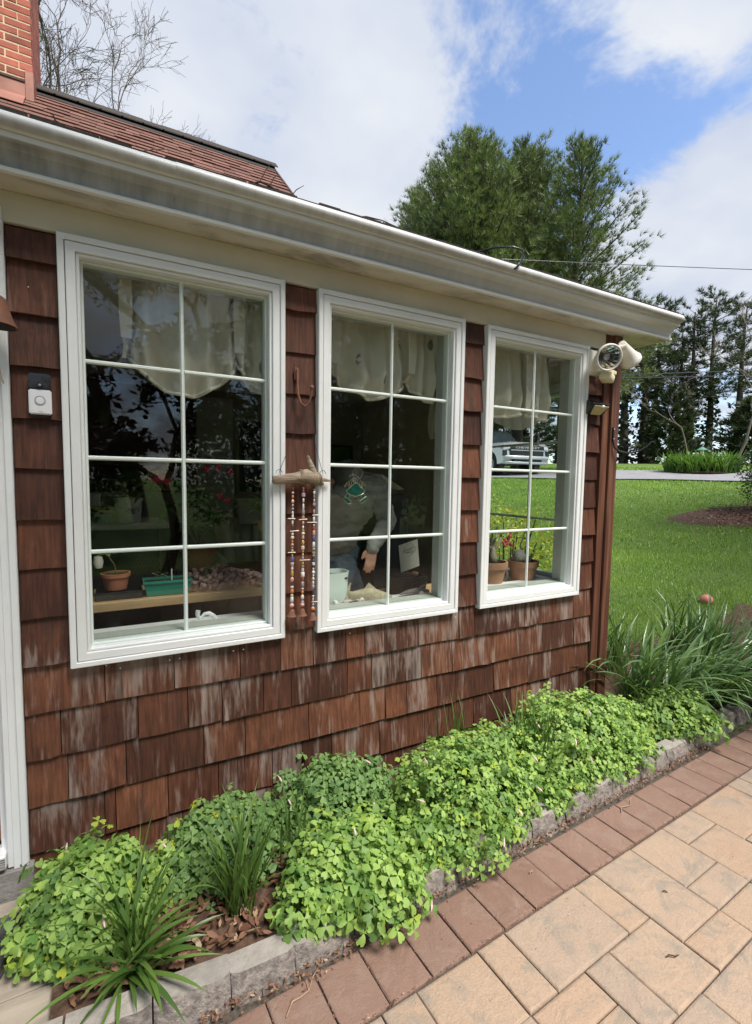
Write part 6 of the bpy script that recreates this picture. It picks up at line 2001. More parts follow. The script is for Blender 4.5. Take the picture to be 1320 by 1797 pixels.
# stained-glass crab hanging in the middle window
def crab():
    t = thing('suncatcher', (1.1, 0.03, 1.48), 'green stained glass crab suncatcher hung on the middle window', 'suncatcher')
    glm, N, L, b = new_mat('green_glass'); b.inputs['Base Color'].default_value = (0.01, 0.07, 0.055, 1); b.inputs['Roughness'].default_value = 0.12
    y = 0.034
    cx_, cz_ = 1.1, 1.565
    def S(px, pz):
        return (cx_ + (px - 540) * 0.000355, cz_ - (pz - 720) * 0.000355)
    def panel(pts, nm):
        P = [S(*p) for p in pts]
        n = len(P)
        MB().add([(x, y - .0015, z) for x, z in P] + [(x, y + .0015, z) for x, z in P], [tuple(range(n)), tuple(range(n, 2 * n))[::-1]] + [(i, n + i, n + (i + 1) % n, (i + 1) % n) for i in range(n)]).build(nm, 'green_glass', t)
        MB().tube([(x, y, z) for x, z in P] + [(P[0][0], y, P[0][1])], 0.0022, 5).build('came', 'lead_came', t, smooth=True)
    panel([(530, 620), (570, 620), (620, 680), (690, 735), (640, 785), (540, 812), (450, 785), (390, 735), (460, 680)], 'shell_glass')
    for s in (1, -1):
        def m(p):
            return (540 + s * (p[0] - 540), p[1])
        panel([m((630, 790)), m((668, 770)), m((700, 810)), m((650, 848))], 'claw_glass')
        panel([m((610, 885)), m((655, 850)), m((715, 815)), m((718, 860)), m((670, 910)), m((615, 915))], 'claw_glass')
        for k, (a, b2, h) in enumerate(((600, 640, 570), (620, 690, 600), (640, 710, 625))):
            pts = [(a, 690), (a + 8, h + 45), ((a + b2) / 2, h), (b2, h + 30), (b2 + 4, 680)]
            MB().tube([(S(*m(p))[0], y, S(*m(p))[1]) for p in pts], 0.0016, 5).build('leg_wire', 'lead_came', t, smooth=True)
        e = S(*m((575, 590)))
        MB().tube([(S(*m((555, 620)))[0], y, S(*m((555, 620)))[1]), (e[0], y, e[1])], 0.0014, 5).build('eye_stalk', 'lead_came', t)
        MB().ellipsoid((e[0], y, e[1]), (0.003, 0.003, 0.003), 8, 6).build('eye', 'lead_came', t, smooth=True)
    # suction cup with hook above it
    c = S(555, 485)
    ry = Matrix.Rotation(rad(90), 3, 'X')
    MB().lathe([(0.028, 0.0), (0.027, -0.003), (0.016, -0.007), (0.009, -0.012), (0.006, -0.018), (0.0, -0.019)], (c[0], 0.0225, c[1]), 24, ry, True).build('suction_cup', 'lamp_glass', t, smooth=True)
    MB().tube([(c[0] + 0.0275 * math.cos(a), 0.023, c[1] + 0.0275 * math.sin(a)) for a in [2 * math.pi * i / 24 for i in range(25)]], 0.0012, 4, False).build('cup_rim', 'lead_came', t)
    MB().tube([(c[0], 0.03, c[1] + .012), (c[0] + .004, 0.04, c[1]), (c[0], 0.04, c[1] - .014), (c[0] - .006, 0.036, c[1] - .006)], 0.0018, 5).build('cup_hook', 'grey_ring', t, smooth=True)
    MB().tube([(c[0], 0.038, c[1] - .012), (S(540, 620)[0], y, S(540, 620)[1])], 0.0008, 4).build('thread', 'grey_ring', t)
crab()

# ---- third window: pots on the table --------------------------------------------------
Z3 = 0.886
def tall(t, pts, rads, nm='stem', mat='stem_woody'):
    MB().tube(pts, rads, 8).build(nm, mat, t, smooth='all')
t = pot('desert_rose', (2.30, 0.335, Z3), 0.108, 0.07, 0.185, 'clay_brown', 'desert rose with dark red flowers in a clay pot behind the right window', 'house plant')
c = Vector((2.31, 0.335, Z3 + 0.17))
tall(t, [c, c + Vector((0, 0, .05)), c + Vector((-.003, 0, .09)), c + Vector((-.006, 0, .12))], [0.036, 0.028, 0.02, 0.013], 'swollen_stem')
r = random.Random(77)
for (dx, dz) in ((-0.08, 0.20), (-0.03, 0.23), (0.04, 0.24), (0.10, 0.20), (0.0, 0.17)):
    e = c + Vector((dx, r.uniform(-.03, .03), dz))
    tall(t, [c + Vector((0, 0, .09)), c + Vector((dx * .5, 0, dz * .6)), e], [0.011, 0.008, 0.006], 'branch')
    for k in range(8):
        a = k * 0.8 + r.uniform(-.3, .3)
        leaf_on(t, e, (math.cos(a), math.sin(a), r.uniform(0, .7)), r.uniform(.04, .06), .012, 'house_leaf' if k % 2 else 'pale_leaf')
for k in range(16):
    e = c + Vector((0.06 + r.uniform(-.02, .09), -0.03 + r.uniform(-.02, .02), 0.20 - r.uniform(0, .10) + .02))
    MB().ellipsoid(e, (0.013, 0.009, 0.011), 7, 5).build('petal', 'petal_dark', t, smooth=True)
t = pot('potted_cactus', (2.60, 0.335, Z3), 0.105, 0.075, 0.17, 'clay_brown', 'woolly grey cactus and a bare branching succulent sharing a clay pot', 'house plant')
c = Vector((2.58, 0.33, Z3 + 0.155))
MB().ellipsoid(c + Vector((-0.035, -0.01, 0.05)), (0.044, 0.044, 0.052), 16, 12).build('cactus_body', 'cactus_grey', t, smooth=True)
MB().ellipsoid(c + Vector((0.045, 0, 0.02)), (0.045, 0.035, 0.035), 12, 8, Matrix.Rotation(0.5, 3, 'Y')).build('caudex', 'stem_woody', t, smooth=True)
for (dx, dz, bx) in ((0.12, 0.30, 0.06), (0.03, 0.24, -0.02), (0.07, 0.2, 0.03)):
    tall(t, [c + Vector((.04, 0, .03)), c + Vector((bx, 0, dz * .5)), c + Vector((dx, 0, dz))], [0.009, 0.006, 0.004], 'branch')
    for k in range(5):
        a = k * 1.3
        leaf_on(t, c + Vector((dx, 0, dz)), (math.cos(a), math.sin(a), .3), .03, .009, 'pale_leaf')
t = pot('small_pot', (2.085, 0.26, Z3 + 0.04), 0.045, 0.034, 0.08, 'terracotta', 'small terracotta pot with broad pale leaves at the left of the right window', 'flower pot')
for k in range(7):
    a = k * 0.95
    leaf_on(t, (2.085, 0.26, Z3 + 0.115), (math.cos(a), math.sin(a), 0.7), 0.085, 0.022, 'pale_leaf', 0.4)
t = pot('round_pot', (2.14, 0.53, Z3), 0.05, 0.04, 0.22, 'clay_brown', 'tall narrow clay pot with a rosette succulent behind the small terracotta pot', 'flower pot')
for k in range(14):
    a = k * 2.4
    leaf_on(t, (2.14, 0.53, Z3 + 0.22), (math.cos(a), math.sin(a), 0.35 + 0.05 * k), 0.055, 0.013, 'house_leaf', 0.1)
t = thing('white_coil', (2.46, 0.24, Z3), 'coil of white tubing between two clay pots', 'tubing')
for k in range(2):
    MB().tube([(2.465 + 0.055 * math.cos(a), 0.40 + 0.01 * k, Z3 + 0.06 + 0.055 * math.sin(a)) for a in [2 * math.pi * i / 20 for i in range(21)]], 0.006, 6, False).build('loop', 'white_plastic', t, smooth=True)
# ------------------------------------------------------------------ trees and the far garden
leafy('pine_needle', (0.06, 0.095, 0.03), (0.245, 0.30, 0.10), trans=0.15, rough=0.5, attr='tint')
leafy('pine_far', (0.02, 0.036, 0.014), (0.085, 0.11, 0.045), trans=0.15, rough=0.5, attr='tint')
leafy('ivy_leaf', (0.012, 0.026, 0.010), (0.04, 0.065, 0.02), trans=0.1, rough=0.4, attr='tint')
leafy('shrub_leaf', (0.03, 0.06, 0.02), (0.11, 0.17, 0.05), trans=0.25, rough=0.45, attr='tint')
leafy('yellow_leaf', (0.16, 0.24, 0.03), (0.62, 0.55, 0.07), trans=0.35, rough=0.45, attr='tint')
leafy('lily_leaf', (0.05, 0.12, 0.02), (0.15, 0.27, 0.05), trans=0.3, rough=0.4, attr='tint')
leafy('spring_leaf', (0.05, 0.08, 0.02), (0.16, 0.21, 0.06), trans=0.35, rough=0.45, attr='tint')
leafy('plum_leaf', (0.03, 0.010, 0.012), (0.075, 0.022, 0.024), trans=0.3, rough=0.45, attr='tint')
plain('bark', (0.085, 0.066, 0.052), (0.05, 0.038, 0.03), rough=0.95, scale=3, stretch=(6, 6, 1), bump=0.8, bscale=4)
plain('pale_bark', (0.19, 0.16, 0.13), (0.12, 0.10, 0.08), rough=0.95, scale=3, stretch=(6, 6, 1), bump=0.6, bscale=4)
plain('bare_twig', (0.10, 0.075, 0.065), (0.15, 0.11, 0.10), rough=0.9, scale=8)
plain('bud_red', (0.22, 0.11, 0.09), (0.28, 0.17, 0.12), rough=0.9, scale=8)

def at_dir(az_deg, dist):
    return (dist * math.sin(rad(az_deg)), -2.2 + dist * math.cos(rad(az_deg)))

def needles(centers, dirs, size, n_per, width, r, spread=0.8, tint0=None):
    """tufts of thin triangles; returns verts, faces, tint"""
    N = len(centers)
    C = np.repeat(centers, n_per, 0); Dd = np.repeat(dirs, n_per, 0)
    M = N * n_per
    d = Dd + r.normal(0, spread, (M, 3))
    d /= np.linalg.norm(d, axis=1)[:, None] + 1e-9
    L_ = size * r.uniform(0.6, 1.2, M)[:, None]
    side = np.cross(d, r.normal(0, 1, (M, 3))); side /= np.linalg.norm(side, axis=1)[:, None] + 1e-9
    V = np.empty((M, 3, 3))
    V[:, 0] = C - side * width; V[:, 1] = C + side * width; V[:, 2] = C + d * L_
    t = np.clip((tint0 if tint0 is not None else r.uniform(0.2, 0.8, N)), 0, 1)
    T = np.clip(np.repeat(t, n_per) + r.normal(0, 0.1, M), 0, 1)
    return V.reshape(-1, 3), np.arange(M * 3).reshape(-1, 3), np.repeat(T, 3)

def cards(centers, size, r, tint0=None, flat=0.3, asp=0.55):
    """pointed leaf cards"""
    N = len(centers)
    d = r.normal(0, 1, (N, 3)); d[:, 2] *= 0.6; d /= np.linalg.norm(d, axis=1)[:, None]
    nrm = r.normal(0, flat, (N, 3)) + np.array([0, 0, 1]); side = np.cross(d, nrm); side /= np.linalg.norm(side, axis=1)[:, None] + 1e-9
    L_ = (size * r.uniform(0.6, 1.25, N))[:, None]
    V = np.empty((N, 4, 3))
    V[:, 0] = centers; V[:, 1] = centers + d * L_ * 0.5 + side * L_ * asp * 0.5; V[:, 2] = centers + d * L_; V[:, 3] = centers + d * L_ * 0.5 - side * L_ * asp * 0.5
    F = np.arange(N * 4).reshape(N, 4)
    F = np.concatenate([F[:, [0, 1, 2]], F[:, [0, 2, 3]]])
    t = tint0 if tint0 is not None else r.uniform(0, 1, N)
    return V.reshape(-1, 3), F, np.repeat(np.clip(t, 0, 1), 4)

def pine(x, y, H, start, R, seed, label, mat='pine_needle', nb=110, tufts=34, size=0.36, npf=8, width=0.022, trunk_r=0.28, ivy=0.0, rise=0.55, lean=(0, 0), shape=None, group='pines'):
    z0 = tz(x, y)
    t = thing('pine_tree', (x, y, z0), label, 'pine tree', group)
    rr_ = random.Random(seed); r = np.random.default_rng(seed)
    def axis(h):
        return Vector((x + lean[0] * h / H + 0.12 * math.sin(h * 0.5 + seed), y + lean[1] * h / H, z0 + h))
    MB().tube([axis(H * i / 10) - (Vector((0, 0, 0.3)) if i == 0 else Vector((0, 0, 0))) for i in range(11)], [trunk_r * (1 - 0.93 * i / 10) + 0.012 for i in range(11)], 9).build('trunk', 'bark', t, smooth=True)
    C = []; Dr = []; T = []
    wood = MB()
    shape = shape or (lambda k: (1 - k) ** 0.75 * (0.55 + 0.45 * min(1, k * 5)))
    for b in range(nb):
        k = (b + rr_.random()) / nb
        h = H * (start + (1 - start) * k)
        L_ = R * shape(k) * rr_.uniform(0.55, 1.15) + 0.25
        a = b * 2.399 + rr_.uniform(-.5, .5)
        el = rise * (0.1 + 1.3 * k) + rr_.uniform(-.15, .15)
        d = Vector((math.cos(a) * math.cos(el), math.sin(a) * math.cos(el), math.sin(el)))
        p0 = axis(h)
        pts = []
        for i in range(6):
            f = i / 5
            pts.append(p0 + d * L_ * f + Vector((0, 0, 0.16 * L_ * f * f)))
        wood.tube(pts, [max(0.012, 0.018 * L_ * (1 - 0.8 * i / 5)) for i in range(6)], 4, False)
        base_t = rr_.uniform(0.15, 0.75)
        nt = max(5, int(tufts * L_ / R))
        for q in range(nt):
            f = rr_.uniform(0.22, 1.0) ** 0.7
            c = p0 + d * L_ * f + Vector((0, 0, 0.16 * L_ * f * f))
            off = Vector((rr_.gauss(0, 1), rr_.gauss(0, 1), rr_.gauss(0, .55) + .15)) * (0.13 * L_ * (0.4 + 0.6 * f) * (1 - 0.55 * max(0, f - 0.6) / 0.4))
            c = c + off
            dd = (d + off * 1.2 + Vector((0, 0, 0.45))).normalized()
            C.append(c); Dr.append(dd); T.append(base_t + rr_.uniform(-.2, .2))
            pb = p0 + d * L_ * max(0.05, f - 0.12) + Vector((0, 0, 0.16 * L_ * max(0.05, f - 0.12) ** 2))
            wood.add([pb, pb + Vector((0.008, 0.008, 0.008)), c + dd * 0.05], [(0, 1, 2)])
    wood.build('limbs', 'bark', t); t.children[-1]['kind'] = 'stuff'
    V, F, TT = needles(np.array(C), np.array(Dr), size, npf, width, r, 0.5, np.array(T))
    o = soup('crown', V, F, mat, t, TT); o['kind'] = 'stuff'
    if ivy:
        n = int(900 * ivy)
        hh = r.uniform(0, H * ivy, n); aa = r.uniform(0, 6.28, n)
        P = np.array([list(axis(h) + Vector((math.cos(a), math.sin(a), 0)) * (trunk_r * (1 - .9 * h / H) + rr_.uniform(0.02, 0.30))) for h, a in zip(hh, aa)])
        V, F, TT = cards(P, 0.30, r, None, 1.0, 0.8)
        tag(soup('ivy', V, F, 'ivy_leaf', t, TT), kind='stuff')
    return t

# the big pines right behind the house
def pine_at(u_az, dist, ztop, *a, **k):
    x, y = at_dir(u_az, dist)
    return pine(x, y, ztop - tz(x, y), *a, **k)
pine_at(38.6, 22.0, 14.7, 0.22, 4.5, 101, 'broad dense pine with the tallest rounded crown behind the house', nb=400, tufts=90, size=0.27, npf=14, width=0.010, shape=lambda k: (1 - k) ** 0.42 * (0.6 + 0.4 * min(1, k * 5)), rise=0.85, group='pines behind the house')
pine_at(44.4, 23.5, 15.5, 0.2, 4.0, 102, 'middle pine between the tallest pine and the loose one', nb=280, tufts=78, size=0.27, npf=13, width=0.010, rise=0.85, group='pines behind the house', shape=lambda k: (1 - k) ** 0.45 * (0.6 + 0.4 * min(1, k * 5)))
pine_at(49.9, 21.0, 14.3, 0.2, 3.7, 103, 'loose open pine with long branches reaching right into the sky', nb=150, tufts=85, size=0.26, npf=13, width=0.009, rise=0.7, group='pines behind the house', shape=lambda k: (1 - k) ** 0.6 * (0.7 + 0.3 * math.sin(k * 40) ** 2))
pine_at(33.0, 25.0, 15.2, 0.2, 3.2, 104, 'low pine at the left end of the group above the gutter', nb=190, tufts=60, size=0.28, npf=11, width=0.011, rise=0.8, group='pines behind the house', shape=lambda k: (1 - k) ** 0.5 * (0.6 + 0.4 * min(1, k * 5)))

# row of ivy-clad pines beyond the driveway
row = [(41.5, 38, 12.5, 0.3, 0.3, 0, 'dense dark pine seen through the end window, left of the truck'), (45.0, 41, 13.0, 0.3, 0.3, 0, 'dark pine standing behind the silver truck'),
       (49.0, 39, 13.0, 0.4, 0.35, 0.3, 'pine just left of the corner post, mostly behind the house'), (55.3, 36, 13.0, 0.42, 0.30, 0.66, 'ivy-clad pine nearest the corner post'),
       (57.2, 37, 13.2, 0.45, 0.34, 0.70, 'thick ivy-clad pine with a forked trunk beside the gutter end'), (58.0, 38, 13.0, 0.5, 0.26, 0.6, 'slim ivy-clad pine right behind the forked one'),
       (60.0, 40, 12.2, 0.42, 0.24, 0.4, 'dark pine with a ragged crown in the middle of the row'), (61.0, 38, 12.6, 0.40, 0.28, 0.6, 'tall pine right of the middle of the row'),
       (62.6, 39, 13.7, 0.42, 0.24, 0.5, 'slender straight pine left of the pale leafless tree'), (64.9, 41, 13.4, 0.4, 0.28, 0.4, 'tall pine behind the pale leafless tree'),
       (67.4, 42, 14.5, 0.35, 0.3, 0.4, 'pine at the right edge of the picture')]
for i, (az, dist, ztop, st, tr, iv, lab) in enumerate(row):
    x, y = at_dir(az, dist)
    pine(x, y, ztop - tz(x, y), st, 3.0, 200 + i, lab, 'pine_far', nb=36, tufts=36, size=0.38, npf=10, width=0.019, trunk_r=tr, ivy=iv, rise=0.3, group='pine row beyond the driveway',
         shape=lambda k: (0.95 - 0.5 * k) * (0.35 + 0.65 * abs(math.sin(k * 17 + i))) if k < 0.93 else 0.3)
# understory of young dark hemlock-like pines between the trunks
for i, (az, dist, H, lab) in enumerate(((59.6, 35, 4.6, 'dark bushy young pine between the forked trunk and the hedge'), (66.2, 34, 3.6, 'young dark pine behind the mulched shrub'),
                                        (46.5, 36, 5.0, 'young pine behind the truck hood'), (43.0, 35, 4.6, 'young pine behind the truck cab'))):
    x, y = at_dir(az, dist)
    pine(x, y, H, 0.04, 1.9, 300 + i, lab, 'pine_far', nb=70, tufts=26, size=0.42, npf=8, width=0.035, trunk_r=0.1, rise=0.1, group='young pines under the row')

# leafless trees ---------------------------------------------------------------------
def bare_tree(x, y, H, trunk_r, seed, label, mat='bare_twig', spread=0.55, depth=6, up=0.25, buds=0, name='bare_tree', leaf=None, leaf_n=0, leaf_size=0.09, z0=None, cat='tree', bark='bark', first=0.34, lean=(0, 0), min_r=0.006, group=None):
    z0 = tz(x, y) if z0 is None else z0
    t = thing(name, (x, y, z0), label, cat, group)
    rr_ = random.Random(seed); r = np.random.default_rng(seed)
    trunk = MB(); limbs = MB(); tips = []
    def grow(p, d, L_, rad_, lv):
        n = 4
        pts = [p]; q = p.copy(); dd = d.copy()
        for i in range(n):
            dd = (dd + Vector((rr_.gauss(0, .13), rr_.gauss(0, .13), rr_.gauss(0, .08) + up * 0.12 * (1 if lv < depth - 1 else -0.5)))).normalized()
            q = q + dd * (L_ / n); pts.append(q.copy())
        rads = [max(min_r, rad_ * (1 - 0.38 * i / n)) for i in range(n + 1)]
        (trunk if lv == 0 else limbs).tube(pts, rads, 8 if lv == 0 else (5 if lv < 3 else 3), False)
        if lv >= depth:
            tips.append((q.copy(), dd.copy()))
            return
        if lv >= depth - 2:
            tips.append((q.copy(), dd.copy()))
        kids = 2 if lv == 0 else rr_.choice((2, 3, 3))
        for k in range(kids):
            ax = Vector((rr_.gauss(0, 1), rr_.gauss(0, 1), rr_.gauss(0, .6)))
            nd = (dd + (ax - dd * ax.dot(dd)).normalized() * rr_.uniform(0.4, 1.0) * spread * 1.6).normalized()
            f = rr_.uniform(0.55, 1.0)
            st = pts[-1] if k == 0 else pts[0].lerp(pts[-1], f) if lv else pts[-1]
            grow(st, nd, L_ * rr_.uniform(0.62, 0.82), rad_ * rr_.uniform(0.5, 0.66), lv + 1)
        if lv >= 2:      # short side twigs
            for k in range(3):
                ax = Vector((rr_.gauss(0, 1), rr_.gauss(0, 1), rr_.gauss(0, 1))).normalized()
                s = pts[rr_.randrange(1, n + 1)]
                limbs.tube([s, s + (dd * 0.5 + ax).normalized() * L_ * 0.35], [max(min_r, rad_ * 0.3), min_r * 0.7], 3, False)
                tips.append((s + (dd * 0.5 + ax).normalized() * L_ * 0.35, dd))
    grow(Vector((x, y, z0 - 0.2)), Vector((lean[0], lean[1], 1)).normalized(), H * first, trunk_r, 0)
    k_ = H / (max(v[2] for v in limbs.v) - z0)          # bring the whole tree to its height
    def sc(v):
        return (x + (v[0] - x) * k_, y + (v[1] - y) * k_, z0 + (v[2] - z0) * k_)
    trunk.v = [sc(v) for v in trunk.v]; limbs.v = [sc(v) for v in limbs.v]; tips = [(Vector(sc(p)), d) for p, d in tips]
    trunk.build('trunk', bark, t, smooth=True)
    tag(limbs.build('limbs', mat, t), kind='stuff')
    if leaf:
        P = np.array([list(p) for p, d in tips])
        idx = r.integers(0, len(P), leaf_n)
        C = P[idx] + r.normal(0, 0.22 * H / 12, (leaf_n, 3))
        tintc = np.clip(r.uniform(0, 1, len(P))[idx] * 0.7 + r.uniform(0, .3, leaf_n), 0, 1)
        V, F, TT = cards(C, leaf_size, r, tintc, 0.8)
        tag(soup('crown', V, F, leaf, t, TT), kind='stuff')
    return t
x, y = at_dir(-4.6, 21)
bare_tree(x, y, 17.5, 0.30, 66, 'leafless tree with fine twigs behind the chimney', depth=8, spread=0.46, up=0.2, z0=1.0, min_r=0.006)
x, y = at_dir(65.0, 30)
bare_tree(x, y, 9.0, 0.13, 62, 'pale slim leafless tree rising at the right edge before the pines', 'pale_bark', spread=0.5, depth=5, bark='pale_bark', first=0.5, lean=(0.08, -0.03), min_r=0.012)
x, y = at_dir(61.2, 33)
bare_tree(x, y, 6.0, 0.05, 63, 'small leafless tree with pale branches in front of the middle pines', 'pale_bark', spread=0.55, depth=5, bark='pale_bark', first=0.35, min_r=0.012)

# garden across the lawn ----------------------------------------------------------------
def disc(name, cx_, cy_, ra, rb, rot, mat, lift, seed=0):
    V = []; F = []
    n, m = 36, 5
    for j in range(m + 1):
        for k in range(n):
            a = 2 * math.pi * k / n
            f = j / m * (1 + (0.10 * mnoise.noise(Vector((math.cos(a) * 2 + seed, math.sin(a) * 2, 0))) if j == m else 0))
            px, py = ra * f * math.cos(a), rb * f * math.sin(a)
            X = cx_ + px * math.cos(rot) - py * math.sin(rot); Y = cy_ + px * math.sin(rot) + py * math.cos(rot)
            V.append((X, Y, tz(X, Y) + lift * (1 if j < m else -0.2)))
    for j in range(m):
        for k in range(n):
            F.append((j * n + k, (j + 1) * n + k, (j + 1) * n + (k + 1) % n, j * n + (k + 1) % n))
    me = bpy.data.meshes.new(name); me.from_pydata(V, [], F)
    return tag(finish(name, me, mat, None, 'all'), kind='structure')
SX, SY = at_dir(66.6, 12.0)
disc('mulch_ring', SX, SY, 1.75, 0.75, rad(-25), 'mulch', 0.05)
litter('mulch_chips', 2200, lambda r: (SX + r.gauss(0, .8), SY + r.gauss(0, .45)), 0.03, 'dry_leaf', 15, lambda x, y: tz(x, y) + 0.05)

def bush(name, x, y, z0, rx, ry, h, n, size, mat, seed, label, cat='shrub', stems=16, group=None, hollow=0.35, asp=0.5, stem_mat='bark'):
    t = thing(name, (x, y, z0), label, cat, group)
    r = np.random.default_rng(seed); rr_ = random.Random(seed)
    d = r.normal(0, 1, (n, 3)); d /= np.linalg.norm(d, axis=1)[:, None]
    k = r.uniform(hollow, 1.0, n) ** 0.5
    bump = np.array([1 + 0.28 * mnoise.noise(Vector((a * 2.3 + seed, b * 2.3, c * 2.3))) for a, b, c in d])
    P = np.stack([x + d[:, 0] * rx * k * bump, y + d[:, 1] * ry * k * bump, z0 + h * 0.55 + d[:, 2] * h * 0.5 * k * bump], 1)
    tint = np.clip(0.45 + 0.35 * np.array([mnoise.noise(Vector((a * 3, b * 3, c * 3))) for a, b, c in P]) + r.normal(0, 0.17, n), 0, 1)
    V, F, TT = cards(P, size, r, tint, 0.9, asp)
    tag(soup('foliage', V, F, mat, t, TT), kind='stuff')
    for i in range(stems):
        a = rr_.uniform(0, 6.28); q = rr_.uniform(0.2, 0.8)
        e = Vector((x + rx * q * math.cos(a), y + ry * q * math.sin(a), z0 + h * rr_.uniform(0.45, 0.9)))
        b = Vector((x + 0.12 * rx * math.cos(a), y + 0.12 * ry * math.sin(a), z0 - 0.03))
        MB().tube([b, b.lerp(e, 0.5) + Vector((0, 0, 0.06 * h)), e], [0.014 * h, 0.010 * h, 0.004 * h], 5).build('stem', stem_mat, t, smooth=True)
    return t
bush('garden_shrub', SX + 0.35, SY - 0.15, tz(SX, SY) + 0.02, 0.72, 0.62, 1.55, 5200, 0.06, 'shrub_leaf', 71, 'loose dark green shrub standing in the mulch ring on the lawn', hollow=0.1)
bush('yellow_shrub', 4.0, 1.95, tz(4.0, 1.95), 0.62, 0.75, 1.22, 2600, 0.055, 'yellow_leaf', 72, 'yellow and green shrub outside the end window, seen through the room', hollow=0.2)
# lily mound beyond the driveway
def lily_mound():
    x, y = at_dir(62.2, 21.3)
    t = thing('lily_hedge', (x, y, tz(x, y)), 'bright green mound of arching leaves beside the driveway', 'hedge')
    r = random.Random(81)
    V = []; F = []; T = []
    ax = Vector((S_DIR[1], -S_DIR[0], 0))
    for i in range(1500):
        u_ = r.uniform(-1.15, 1.15); w = r.uniform(-0.8, 0.8)
        if (u_ / 1.15) ** 2 + (w / 0.8) ** 2 > 1:
            continue
        px = x + ax.x * u_ + S_DIR[0] * w; py = y + ax.y * u_ + S_DIR[1] * w
        bv, bf = blade_geom((px, py, tz(px, py) + 0.0), r.uniform(0, 6.28), r.uniform(0.55, 0.95), r.uniform(0.0, 0.5), r.uniform(0.6, 2.0), 0.022, 5)
        k = len(V); V += [tuple(p) for p in bv]
        tt = r.uniform(0.1, 1.0); T += [tt] * len(bv)
        for f in bf:
            F.append((f[0] + k, f[1] + k, f[2] + k)); F.append((f[0] + k, f[2] + k, f[3] + k))
    tag(soup('foliage', np.array(V), np.array(F), 'lily_leaf', t, np.array(T)), kind='stuff')
    MB().lathe([(1.0, 0), (0.5, 0.05), (0, 0.06)], (x, y, tz(x, y)), 20).build('soil_patch', 'mulch', t)
lily_mound()

def feeder():
    x, y = at_dir(62.2, 24.0)
    z0 = tz(x, y)
    t = thing('bird_feeder', (x, y, z0), 'small bird feeder with a green cone roof on a pole above the hedge', 'bird feeder')
    zc = 3.02
    fm = plain('feeder_green', (0.10, 0.26, 0.20), (0.08, 0.22, 0.17), rough=0.4, scale=5)
    MB().lathe([(0.0, 0.14), (0.03, 0.125), (0.21, 0.0), (0.2, -0.012), (0.0, 0.0)], (x, y, zc), 20).build('cone_roof', 'feeder_green', t, smooth=True)
    MB().lathe([(0.07, -0.26), (0.07, -0.002)], (x, y, zc), 14).build('seed_tube', 'amber_panel', t, smooth=True)
    MB().lathe([(0.14, -0.29), (0.15, -0.27), (0.14, -0.262)], (x, y, zc), 18).build('tray', 'feeder_green', t, smooth=True)
    MB().tube([(x, y, z0 - .1), (x, y, zc - .28)], 0.018, 6).build('pole', 'dark_iron', t)
feeder()

def ball():
    x, y = 6.12, 0.87
    t = thing('ball', (x, y, tz(x, y)), 'pink ball half hidden in the lawn grass', 'ball')
    plain('ball_pink', (0.62, 0.22, 0.17), (0.55, 0.19, 0.145), rough=0.5, scale=6)
    c = Vector((x, y, tz(x, y) + 0.022))
    MB().ellipsoid(c, (0.07, 0.07, 0.07), 20, 14).build('ball_shell', 'ball_pink', t, smooth=True)
    MB().tube([c + Vector((0.0702 * math.cos(a), 0.0702 * math.sin(a) * 0.6, 0.0702 * math.sin(a) * 0.8)) for a in [2 * math.pi * i / 24 for i in range(25)]], 0.0012, 4, False).build('seam', 'clay_brown', t)
ball()

# garden behind the photographer, seen mirrored in the panes ---------------------------------
def refl(az, dist):
    return dist * math.sin(rad(az)), 2.2 - dist * math.cos(rad(az))
for i, (az, dist, H, leaf, n, lab) in enumerate(((-8, 17, 15, 'spring_leaf', 13000, 'tree in young leaf mirrored at the left of the first window'), (3, 20, 15, 'spring_leaf', 13000, 'tree in young leaf mirrored in the top panes of the first window'), (13, 18, 14, 'spring_leaf', 26000, 'leafy tree mirrored over the curtain of the first window'),
                                                 (24, 17, 14, 'spring_leaf', 28000, 'leafy tree mirrored in the middle window'), (35, 18, 14, 'shrub_leaf', 30000, 'dark leafy tree mirrored at the right of the middle window'), (46, 17, 14, 'shrub_leaf', 30000, 'dark leafy tree mirrored in the right window'), (57, 19, 14, 'spring_leaf', 13000, 'leafy tree mirrored at the right edge of the right window'))):
    x, y = refl(az, dist)
    bare_tree(x, y, H, 0.24, 400 + i, lab, 'bare_twig', spread=0.6, depth=5, leaf=leaf, leaf_n=n, leaf_size=0.15, name='leafy_tree', z0=-0.05, group='trees behind the photographer', min_r=0.012)
x, y = refl(5, 9.6)
bare_tree(x, y, 3.9, 0.08, 450, 'low dark red leaved tree mirrored in the first window', 'bare_twig', spread=0.75, depth=4, leaf='plum_leaf', leaf_n=5200, leaf_size=0.14, name='plum_tree', z0=-0.05, first=0.36, min_r=0.006)
for i, az in enumerate((-6, 14, 22, 30, 38, 46, 54)):
    x, y = refl(az, 12.5 + (i % 2) * 1.5)
    bush('background_hedge', x, y, -0.05, 2.0, 1.4, (3.4 if i < 2 else 6.2) + (i % 3) * 0.5, 8000 if i < 2 else 14000, 0.15, 'shrub_leaf', 500 + i, ['dark hedge bush mirrored low in the first window', 'dark hedge bush mirrored beside the red leaved tree', 'dark hedge bush mirrored at the left of the middle window', 'dark hedge bush mirrored in the centre of the middle window', 'dark hedge bush mirrored at the right of the middle window', 'dark hedge bush mirrored in the right window', 'dark hedge bush mirrored at the right edge of the right window'][i], 'hedge', stems=4, group='hedge behind the photographer', hollow=0.3)
